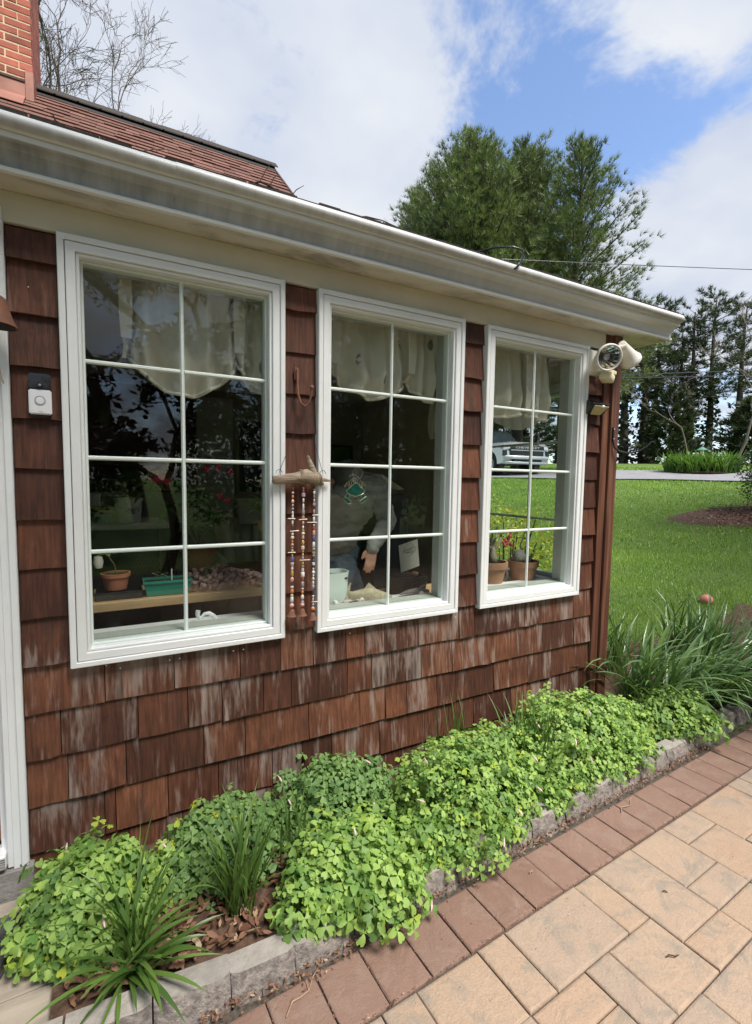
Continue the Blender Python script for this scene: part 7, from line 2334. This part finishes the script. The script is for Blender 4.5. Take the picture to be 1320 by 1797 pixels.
# ------------------------------------------------------------------ pickup on the driveway
def car_paint():
    m, N, L, b = new_mat('silver_paint')
    b.inputs['Base Color'].default_value = (0.56, 0.57, 0.58, 1); b.inputs['Metallic'].default_value = 0.55; b.inputs['Roughness'].default_value = 0.28
    b.inputs['Coat Weight'].default_value = 0.6; b.inputs['Coat Roughness'].default_value = 0.05
car_paint()
plain('chrome_grey', (0.62, 0.63, 0.64), (0.58, 0.59, 0.6), rough=0.3, metal=0.6)
plain('grille_black', (0.012, 0.012, 0.013), (0.02, 0.02, 0.02), rough=0.4, scale=20)
plain('tyre_rubber', (0.018, 0.018, 0.018), (0.028, 0.028, 0.028), rough=0.85, scale=20)
plain('amber_lens', (0.55, 0.2, 0.05), (0.5, 0.17, 0.04), rough=0.2, coat=0.5)
plain('clear_lens', (0.55, 0.57, 0.6), (0.5, 0.52, 0.55), rough=0.1, coat=0.8)
plain('tinted_glass', (0.10, 0.13, 0.14), (0.14, 0.17, 0.18), rough=0.05, coat=0.8, spec=0.9)

def truck():
    t = thing('pickup_truck', (0, 0, 0), 'silver pickup truck on the driveway seen through the right window', 'truck')
    P = 'silver_paint'
    W = 1.0
    def side_solid(prof, y0, y1, nm, mat, par=t, bevel=0.03):
        """prof in (x, z), extruded across y"""
        n = len(prof)
        V = [(x, y0, z) for x, z in prof] + [(x, y1, z) for x, z in prof]
        F = [(i, (i + 1) % n, n + (i + 1) % n, n + i) for i in range(n)] + [tuple(range(n))[::-1], tuple(range(n, 2 * n))]
        return MB().add(V, F).build(nm, mat, par, bevel=bevel, smooth=True, segs=2)
    # x forward. front at x=2.75
    def arch(cx_, r_, z0):
        return [(cx_ + r_ * math.cos(a), 0.42 + r_ * math.sin(a)) for a in [math.pi * i / 10 for i in range(11)]]
    low = [(2.62, 0.45), (2.66, 0.75), (2.60, 1.05), (0.95, 1.10), (-2.9, 1.08), (-2.95, 0.5)] + [(-2.65, 0.45)] + arch(-2.02, 0.5, 0)[::-1] + [(1.2, 0.45)] + arch(1.72, 0.5, 0)[::-1]
    body = side_solid(low, -W, W, 'body', P)
    # hood with raised centre, higher cowl
    V = []; F = []
    xs = [0.95, 1.5, 2.2, 2.58, 2.68]; zs = [1.27, 1.27, 1.25, 1.22, 1.13]
    ys = [-0.98, -0.93, -0.6, -0.5, 0.5, 0.6, 0.93, 0.98]; dz = [-0.18, -0.03, 0.0, 0.03, 0.03, 0.0, -0.03, -0.18]
    for x, z in zip(xs, zs):
        for y_, d in zip(ys, dz):
            V.append((x - (0.1 * abs(y_) ** 2 if x > 2.3 else 0), y_, z + d))
    m = len(ys)
    for i in range(len(xs) - 1):
        for j in range(m - 1):
            F.append((i * m + j, (i + 1) * m + j, (i + 1) * m + j + 1, i * m + j + 1))
    MB().add(V, F).build('hood', P, t, smooth=True)
    side_solid([(0.95, 1.08), (2.6, 1.04), (2.64, 1.15), (0.95, 1.24)], -0.965, 0.965, 'hood_sides', P)
    # cab: tapered greenhouse
    def taper(prof, yb, yt, zb, zt, nm, mat, par=t, bevel=0.03):
        V = []
        for s in (-1, 1):
            for x, z in prof:
                k = (z - zb) / (zt - zb); V.append((x, s * (yb + (yt - yb) * k), z))
        n = len(prof)
        F = [(i, (i + 1) % n, n + (i + 1) % n, n + i) for i in range(n)] + [tuple(range(n))[::-1], tuple(range(n, 2 * n))]
        return MB().add(V, F).build(nm, mat, par, bevel=bevel, smooth=True, segs=2)
    cab = taper([(1.05, 1.08), (0.98, 1.25), (0.28, 1.86), (-0.2, 1.92), (-1.0, 1.90), (-1.15, 1.3), (-1.18, 1.08)], 0.97, 0.74, 1.08, 1.92, 'cab', P)
    V = []
    for (x, z, y_) in ((0.965, 1.285, 0.86), (0.965, 1.285, -0.86), (0.31, 1.852, -0.68), (0.31, 1.852, 0.68)):
        V.append((x + 0.022, y_, z + 0.012))
    MB().add(V + [(x - .02, y_, z - .01) for x, y_, z in V], [(0, 1, 2, 3), (0, 4, 5, 1), (1, 5, 6, 2), (2, 6, 7, 3), (3, 7, 4, 0)]).build('windshield', 'tinted_glass', t)
    for s in (-1, 1):
        for (a, b) in (((0.72, 0.25), (-0.22, -0.26)), ((-0.32, -0.36), (-1.0, -0.98))):
            Vw = [(a[0], s * 0.925, 1.3), (b[0], s * 0.925, 1.3), (b[1], s * 0.80, 1.79), (a[1] if a[0] > 0 else a[1] + .0, s * 0.80, 1.79)]
            MB().add(Vw + [(x, y_ - s * .02, z) for x, y_, z in Vw], [(0, 1, 2, 3) if s < 0 else (3, 2, 1, 0), (0, 4, 5, 1), (1, 5, 6, 2), (2, 6, 7, 3), (3, 7, 4, 0)]).build('side_window', 'tinted_glass', t)
        MB().obox((0.78, s * 1.1, 1.28), (0.12, 0.2, 0.2)).build('mirror', P, t, bevel=0.03, smooth=True)
        MB().box((0.2, s * 1.0 - 0.012, 1.0), (0.36, s * 1.0 + 0.012, 1.03)).build('door_handle', 'chrome_grey', t, bevel=0.004)
    # front: grille, bars, lettering, lamps, bumper
    gr = MB().box((2.60, -0.74, 0.74), (2.69, 0.74, 1.10)).build('grille', 'grille_black', t, bevel=0.015)
    MB().box((2.685, -0.72, 0.985), (2.705, 0.72, 1.075)).build('grille_bar', 'grille_black', gr, bevel=0.006)
    for k in range(4):
        MB().box((2.686, -0.72, 0.76 + k * 0.055), (2.70, 0.72, 0.785 + k * 0.055)).build('grille_slat', 'chrome_grey' if k == 3 else 'grille_black', gr)
    me = text_mesh('CHEVROLET', 0.10, 0.003)
    for v in me.vertices:
        v.co.x *= 1.9
    o = finish('lettering', me, 'clear_lens', gr)
    o.location = (2.709, 0, 1.03); o.rotation_euler = (rad(90), 0, rad(90))
    for s in (-1, 1):
        MB().add([(2.675, s * 0.75, 1.095), (2.60, s * 0.99, 1.09), (2.45, s * 1.01, 1.08), (2.47, s * 1.012, 0.97), (2.62, s * 0.985, 0.96), (2.685, s * 0.75, 0.985)] +
                 [(2.5, s * 0.75, 1.095), (2.45, s * 0.9, 1.09), (2.40, s * 0.95, 1.08), (2.40, s * 0.95, 0.97), (2.45, s * 0.9, 0.96), (2.5, s * 0.75, 0.985)],
                 [(0, 1, 4, 5), (1, 2, 3, 4), (0, 6, 7, 1), (1, 7, 8, 2), (5, 4, 10, 11), (4, 3, 9, 10), (0, 5, 11, 6)]).build('headlight', 'clear_lens', t)
        MB().obox((2.56, s * 1.0, 1.03), (0.14, 0.035, 0.09), Matrix.Rotation(rad(-s * 55), 3, 'Z')).build('turn_signal', 'amber_lens', t, bevel=0.005)
        MB().box((2.58, s * 0.93 - 0.09, 0.72), (2.675, s * 0.93 + 0.07, 0.93)).build('lower_lamp', 'grille_black', t, bevel=0.01)
    MB().prism([(2.55, -1.0), (2.70, -0.95), (2.79, -0.6), (2.79, 0.6), (2.70, 0.95), (2.55, 1.0)], 0.60, 0.73).build('bumper', 'chrome_grey', t, bevel=0.015, smooth=True)
    MB().prism([(2.5, -0.98), (2.66, -0.92), (2.74, -0.6), (2.74, 0.6), (2.66, 0.92), (2.5, 0.98)], 0.42, 0.52).build('bumper_lip', P, t, bevel=0.015, smooth=True)
    MB().box((2.5, -0.62, 0.47), (2.735, 0.62, 0.60)).build('air_intake', 'grille_black', t)
    MB().box((-2.98, -0.9, 0.5), (-2.9, 0.9, 0.7)).build('rear_bumper', 'chrome_grey', t, bevel=0.01)
    MB().box((-2.8, -0.88, 1.081), (-1.25, 0.88, 1.09)).build('bed_floor', 'grille_black', t)
    for s in (-1, 1):
        MB().box((-2.92, s * 0.93 - 0.06, 1.07), (-1.18, s * 0.93 + 0.06, 1.30)).build('bed_side', P, t, bevel=0.02)
    MB().box((-2.95, -0.87, 1.07), (-2.88, 0.87, 1.30)).build('tailgate', P, t, bevel=0.01)
    rot = Matrix.Rotation(rad(90), 3, 'X')
    for x in (1.72, -2.02):
        for s in (-1, 1):
            c = (x, s * 0.86, 0.42)
            w = MB().lathe([(0.26, -0.13), (0.38, -0.14), (0.415, -0.11), (0.42, 0.0), (0.415, 0.11), (0.38, 0.14), (0.26, 0.13)], c, 30, rot).build('wheel', 'tyre_rubber', t, smooth=True)
            q = Vector((x, s * (0.86 + 0.125), 0.42))
            MB().lathe([(0.265, -0.01), (0.255, 0.012), (0.235, 0.006), (0.0, 0.0)], q, 24, rot).build('rim', 'chrome_grey', w, smooth=True)
            for k in range(6):
                a = math.pi * k / 3
                MB().obox(q + Vector((0.13 * math.cos(a), s * 0.012, 0.13 * math.sin(a))), (0.2, 0.02, 0.05), Matrix.Rotation(-a, 3, 'Y')).build('spoke', 'chrome_grey', w, bevel=0.006)
            MB().lathe([(0.5, -0.15), (0.5, 0.12)], (x, s * 0.8, 0.42), 20, rot, True).build('wheel_well', 'grille_black', t)
    return t
tr = truck()
TX, TY = 13.75, 11.2
HEAD = math.atan2(-0.985, -0.17)
tr.rotation_euler = (0, 0, HEAD)
tr.location = (TX - 2.7 * math.cos(HEAD), TY - 2.7 * math.sin(HEAD), tz(TX, TY) + 0.035)
# ------------------------------------------------------------------ person bending inside the middle window
plain('shirt_grey', (0.40, 0.41, 0.39), (0.32, 0.33, 0.315), rough=0.95, scale=14, bump=0.25, bscale=220)
plain('jeans_blue', (0.27, 0.33, 0.40), (0.2, 0.26, 0.33), rough=0.95, scale=18, bump=0.25, bscale=260)
plain('skin', (0.52, 0.29, 0.2), (0.46, 0.24, 0.16), rough=0.55, scale=25, bump=0.15, bscale=150)
plain('cap_cloth', (0.06, 0.062, 0.058), (0.085, 0.085, 0.08), rough=0.9, scale=20, bump=0.2, bscale=200)
plain('hair_grey', (0.30, 0.28, 0.25), (0.2, 0.185, 0.165), rough=0.8, scale=60, bump=0.5, bscale=200)
plain('cap_thread', (0.55, 0.54, 0.48), rough=0.8)
plain('shoe_dark', (0.03, 0.025, 0.02), rough=0.7)

def person():
    t = thing('person', (1.34, 0.9, FLOOR), 'person in grey long-sleeved shirt, jeans and dark cap bending down behind the middle window', 'person')
    V3 = Vector
    hip = V3((1.33, 1.0, 1.10))
    seg = []     # (a, b, ra, rb, material index)  0 shirt 1 jeans 2 skin 3 shoe
    def s(a, b, ra, rb, m):
        seg.append((V3(a), V3(b), ra, rb, m))
    # trunk: hips, waist, ribs, shoulders bent forward
    s((1.22, 1.0, 1.10), (1.46, 1.0, 1.10), 0.135, 0.135, 1)
    s((1.27, 0.97, 1.20), (1.42, 0.97, 1.20), 0.145, 0.145, 0)
    s((1.28, 0.93, 1.32), (1.44, 0.93, 1.32), 0.15, 0.15, 0)
    s((1.26, 0.87, 1.43), (1.50, 0.87, 1.43), 0.145, 0.145, 0)
    s((1.24, 0.82, 1.51), (1.54, 0.82, 1.51), 0.12, 0.12, 0)
    s((1.17, 0.80, 1.545), (1.63, 0.80, 1.56), 0.085, 0.085, 0)
    s((1.38, 0.80, 1.57), (1.35, 0.70, 1.61), 0.062, 0.058, 2)
    # right arm (towards the right of the picture) hanging, hand on view
    sh, el, wr = V3((1.64, 0.79, 1.545)), V3((1.655, 0.66, 1.34)), V3((1.475, 0.53, 1.195))
    s(sh, el, 0.074, 0.056, 0); s(el, wr, 0.058, 0.042, 0); s(wr, wr + (wr - el).normalized() * 0.012, 0.045, 0.043, 0)
    # left arm resting on its thigh
    s((1.16, 0.79, 1.53), (1.06, 0.70, 1.29), 0.074, 0.056, 0); s((1.06, 0.70, 1.29), (1.10, 0.55, 1.12), 0.056, 0.042, 0)
    s((1.10, 0.55, 1.12), (1.105, 0.53, 1.05), 0.032, 0.034, 2)
    for k in range(4):
        s((1.085 + 0.017 * k, 0.525, 1.03), (1.075 + 0.022 * k, 0.51, 0.965 + 0.004 * abs(k - 1.5)), 0.0095, 0.008, 2)
    s((1.13, 0.52, 1.06), (1.15, 0.50, 1.01), 0.011, 0.009, 2)
    # right hand: palm, four fingers of different lengths, thumb from the side
    d = (V3((1.432, 0.50, 1.06)) - wr).normalized()
    side = V3((0.92, -0.1, 0.36)); side = (side - d * side.dot(d)).normalized()
    back = side.cross(d)
    s(wr - d * 0.02, wr + d * 0.03, 0.031, 0.03, 2)
    for k in (-1.2, -0.4, 0.4, 1.2):
        s(wr + d * 0.02 + side * 0.012 * k, wr + d * 0.092 + side * 0.0205 * k, 0.018, 0.0135, 2)
    lens_ = {-1.5: 0.072, -0.5: 0.082, 0.5: 0.078, 1.5: 0.06}
    for k, ln in lens_.items():
        b0 = wr + d * (0.098 - 0.004 * abs(k)) + side * 0.0165 * k
        m = b0 + (d + side * 0.06 * k).normalized() * ln * 0.5 - back * 0.006
        e = m + (d * 0.93 + side * 0.04 * k - back * 0.35 * -1).normalized() * ln * 0.5
        s(b0 - d * 0.02, b0, 0.011, 0.0105, 2); s(b0, m, 0.0102, 0.0092, 2); s(m, e, 0.009, 0.0075, 2)
    th = wr + d * 0.03 - side * 0.026
    s(th, th + (d * 0.75 - side * 0.55).normalized() * 0.042, 0.0145, 0.0115, 2)
    th2 = th + (d * 0.75 - side * 0.55).normalized() * 0.042
    s(th2, th2 + (d * 0.95 - side * 0.15).normalized() * 0.034, 0.011, 0.0085, 2)
    # legs
    s((1.24, 0.99, 1.08), (1.20, 0.86, 0.66), 0.115, 0.075, 1); s((1.20, 0.86, 0.66), (1.20, 0.98, 0.30), 0.078, 0.06, 1)
    s((1.43, 0.99, 1.08), (1.47, 0.72, 0.72), 0.115, 0.08, 1); s((1.47, 0.72, 0.72), (1.48, 0.92, 0.30), 0.08, 0.06, 1)
    for x in (1.20, 1.48):
        s((x, 0.96, 0.265), (x, 0.78, 0.25), 0.045, 0.035, 3)
    # head: bowed, looking down at the sill
    hc = V3((1.318, 0.60, 1.625))
    fwd = V3((-0.12, -0.72, -0.68)).normalized()
    upv = V3((0.0, -0.62, 0.78)); upv = (upv - fwd * upv.dot(fwd)).normalized()
    rt = fwd.cross(upv)
    s(hc - fwd * 0.03, hc + fwd * 0.02, 0.086, 0.082, 2)
    s(hc + fwd * 0.025 - upv * 0.05, hc + fwd * 0.045 - upv * 0.085, 0.06, 0.04, 2)
    s(hc + fwd * 0.10 - upv * 0.005, hc + fwd * 0.112 - upv * 0.04, 0.008, 0.014, 2)      # nose
    s(hc + fwd * 0.085 - upv * 0.078 - rt * 0.018, hc + fwd * 0.085 - upv * 0.078 + rt * 0.018, 0.009, 0.009, 2)   # lips
    for q in (-1, 1):
        s(hc + rt * 0.083 * q - upv * 0.0, hc + rt * 0.088 * q - upv * 0.045, 0.012, 0.009, 2)   # ears
    mb = MB()
    for a, b, ra, rb, m in seg:
        n = max(1, int((b - a).length / 0.02))
        pts = [a.lerp(b, i / n) for i in range(n + 1)]
        ax = (b - a).normalized()
        P = [a - ax * ra * f for f in (0.98, 0.8, 0.5)] + pts + [b + ax * rb * f for f in (0.5, 0.8, 0.98)]
        Rr = [ra * 0.2, ra * 0.6, ra * 0.866] + [ra + (rb - ra) * i / n for i in range(n + 1)] + [rb * 0.866, rb * 0.6, rb * 0.2]
        mb.tube(P, Rr, 14)
    me = bpy.data.meshes.new('body_raw'); me.from_pydata(mb.v, [], mb.f)
    ob = bpy.data.objects.new('body_raw', me); COL.objects.link(ob)
    md = ob.modifiers.new('r', 'REMESH'); md.mode = 'VOXEL'; md.voxel_size = 0.0062
    sm = ob.modifiers.new('s', 'SMOOTH'); sm.iterations = 3; sm.factor = 0.5
    dg = bpy.context.evaluated_depsgraph_get()
    me2 = bpy.data.meshes.new_from_object(ob.evaluated_get(dg))
    bpy.data.objects.remove(ob)
    nv = len(me2.vertices)
    co = np.empty(nv * 3); me2.vertices.foreach_get('co', co); co = co.reshape(-1, 3)
    def label_pts(P):
        best = np.full(len(P), 9.0); lab = np.zeros(len(P), int)
        for a, b, ra, rb, m in seg:
            a_ = np.array(a); ab = np.array(b) - a_
            tt = np.clip(((P - a_) @ ab) / (ab @ ab + 1e-12), 0, 1)
            dist = np.linalg.norm(P - a_ - tt[:, None] * ab, axis=1) - (ra + (rb - ra) * tt)
            up_ = dist < best
            best[up_] = dist[up_]; lab[up_] = m
        return lab
    lab_v = label_pts(co)
    nr = np.empty(nv * 3); me2.vertices.foreach_get('normal', nr); nr = nr.reshape(-1, 3)
    amp = np.array([0.011 * mnoise.noise(Vector((p[0] * 14, p[1] * 14, p[2] * 30))) + 0.004 * mnoise.noise(Vector((p[0] * 45, p[1] * 45, p[2] * 70))) if l < 2 else 0.0 for p, l in zip(co, lab_v)])
    co = co + nr * (amp + np.where(lab_v == 0, 0.004, 0.0))[:, None]
    me2.vertices.foreach_set('co', (co - np.array(WORLD_LOC[t])).ravel())
    for nme in ('shirt_grey', 'jeans_blue', 'skin', 'shoe_dark'):
        me2.materials.append(MATS[nme])
    nf = len(me2.polygons)
    ce = np.empty(nf * 3); me2.polygons.foreach_get('center', ce)
    lab_f = label_pts(ce.reshape(-1, 3) + np.array(WORLD_LOC[t]))
    me2.polygons.foreach_set('material_index', lab_f.astype(np.int32))
    finish('body', me2, None, t, 'all')
    # eyes, brows
    for q in (-1, 1):
        MB().ellipsoid(hc + fwd * 0.082 + rt * 0.033 * q + upv * 0.004, (0.011, 0.008, 0.008), 10, 8).build('eye', 'shell_white', t, smooth=True)
        MB().tube([hc + fwd * 0.09 + rt * 0.018 * q + upv * 0.022, hc + fwd * 0.085 + rt * 0.05 * q + upv * 0.022], 0.004, 6).build('brow', 'hair_grey', t)
    # hair at the sides under the cap
    for q in (-1, 1):
        MB().ellipsoid(hc - fwd * 0.03 + rt * 0.07 * q - upv * 0.012, (0.03, 0.04, 0.045), 10, 8).build('hair', 'hair_grey', t, smooth=True)
    MB().ellipsoid(hc - fwd * 0.075 - upv * 0.01, (0.06, 0.035, 0.05), 10, 8).build('hair', 'hair_grey', t, smooth=True)
    # cap: dome, band, brim, stitched front
    R = Matrix((rt, fwd, upv)).transposed()
    dome = [(0.1 * math.cos(a), 0.102 * math.sin(a)) for a in [math.pi / 2 * i / 9 for i in range(10)]]
    cap = MB().lathe([(0.1, -0.02)] + dome, hc + upv * 0.025, 28, R).build('cap', 'cap_cloth', t, smooth=True)
    Vb = []; Fb = []
    n = 14
    for i in range(n + 1):
        a = math.pi * (0.14 + 0.72 * i / n)
        for (rad_, dz) in ((0.097, 0.0), (0.135, -0.012), (0.172, -0.026)):
            rad2 = rad_ if rad_ < 0.1 else 0.097 + (rad_ - 0.097) * math.sin(math.pi * i / n) ** 0.6
            Vb.append(hc + upv * (0.012 + dz - 0.018 * math.cos(a) ** 2 * (rad2 / 0.17)) + rt * rad2 * math.cos(a) + fwd * rad2 * math.sin(a))
    for i in range(n):
        for j in range(2):
            q = i * 3 + j
            Fb.append((q, q + 3, q + 4, q + 1))
    Vt = [v + upv * 0.004 for v in Vb]; k = len(Vb)
    Fb2 = [f[::-1] for f in Fb] + [tuple(i_ + k for i_ in f) for f in Fb] + [(i * 3 + 2, i * 3 + 5, k + i * 3 + 5, k + i * 3 + 2) for i in range(n)]
    MB().add(Vb + Vt, Fb2).build('brim', 'cap_cloth', cap, smooth=True)
    MB().ellipsoid(hc + upv * 0.128, (0.008, 0.008, 0.005), 8, 6).build('cap_button', 'cap_cloth', cap, smooth=True)
    def on_cap(u_, v_):
        a = math.pi / 2 + u_; e = v_
        return hc + upv * 0.025 + (rt * math.cos(a) * math.cos(e) + fwd * math.sin(a) * math.cos(e)) * 0.1018 + upv * math.sin(e) * 0.1035
    # stitched letters following an arc, as read on the cap
    for i, chx in enumerate('WICKED'):
        ang = 0.34 - i * 0.13
        me3 = text_mesh(chx, 0.017, 0.0006)
        o = finish('letter', me3, 'cap_thread', cap)
        e = 0.80 - 0.25 * (ang / 0.34) ** 2 * 0.6
        p = on_cap(ang, e)
        nn = (p - (hc + upv * 0.025)).normalized()
        tx = (on_cap(ang - 0.01, e) - on_cap(ang + 0.01, e)).normalized(); ty = nn.cross(tx)
        o.matrix_local = Matrix.Translation(p + nn * 0.001 - WORLD_LOC[t]) @ Matrix((tx, ty, nn)).transposed().to_4x4()
    for (ru, rv, c0) in ((0.16, 0.14, (0.05, 0.48)), (0.08, 0.06, (0.05, 0.48))):
        MB().tube([on_cap(c0[0] + ru * math.cos(a), c0[1] + rv * math.sin(a)) for a in [2 * math.pi * i / 22 for i in range(23)]], 0.0013, 4, False).build('emblem_line', 'cap_thread', cap)
    MB().tube([on_cap(0.05 + 0.012 * i * math.cos(i * 0.9), 0.48 + 0.011 * i * math.sin(i * 0.9)) for i in range(12)], 0.0013, 4, False).build('emblem_line', 'cap_thread', cap)
    # collar
    MB().tube([V3((1.365, 0.765, 1.585)) + V3((0.075 * math.cos(a), 0.02 * math.sin(a), 0.05 * math.sin(a) + 0.012)) for a in [2 * math.pi * i / 18 for i in range(19)]], 0.011, 6, False).build('collar', 'shirt_grey', t, smooth=True)
person()
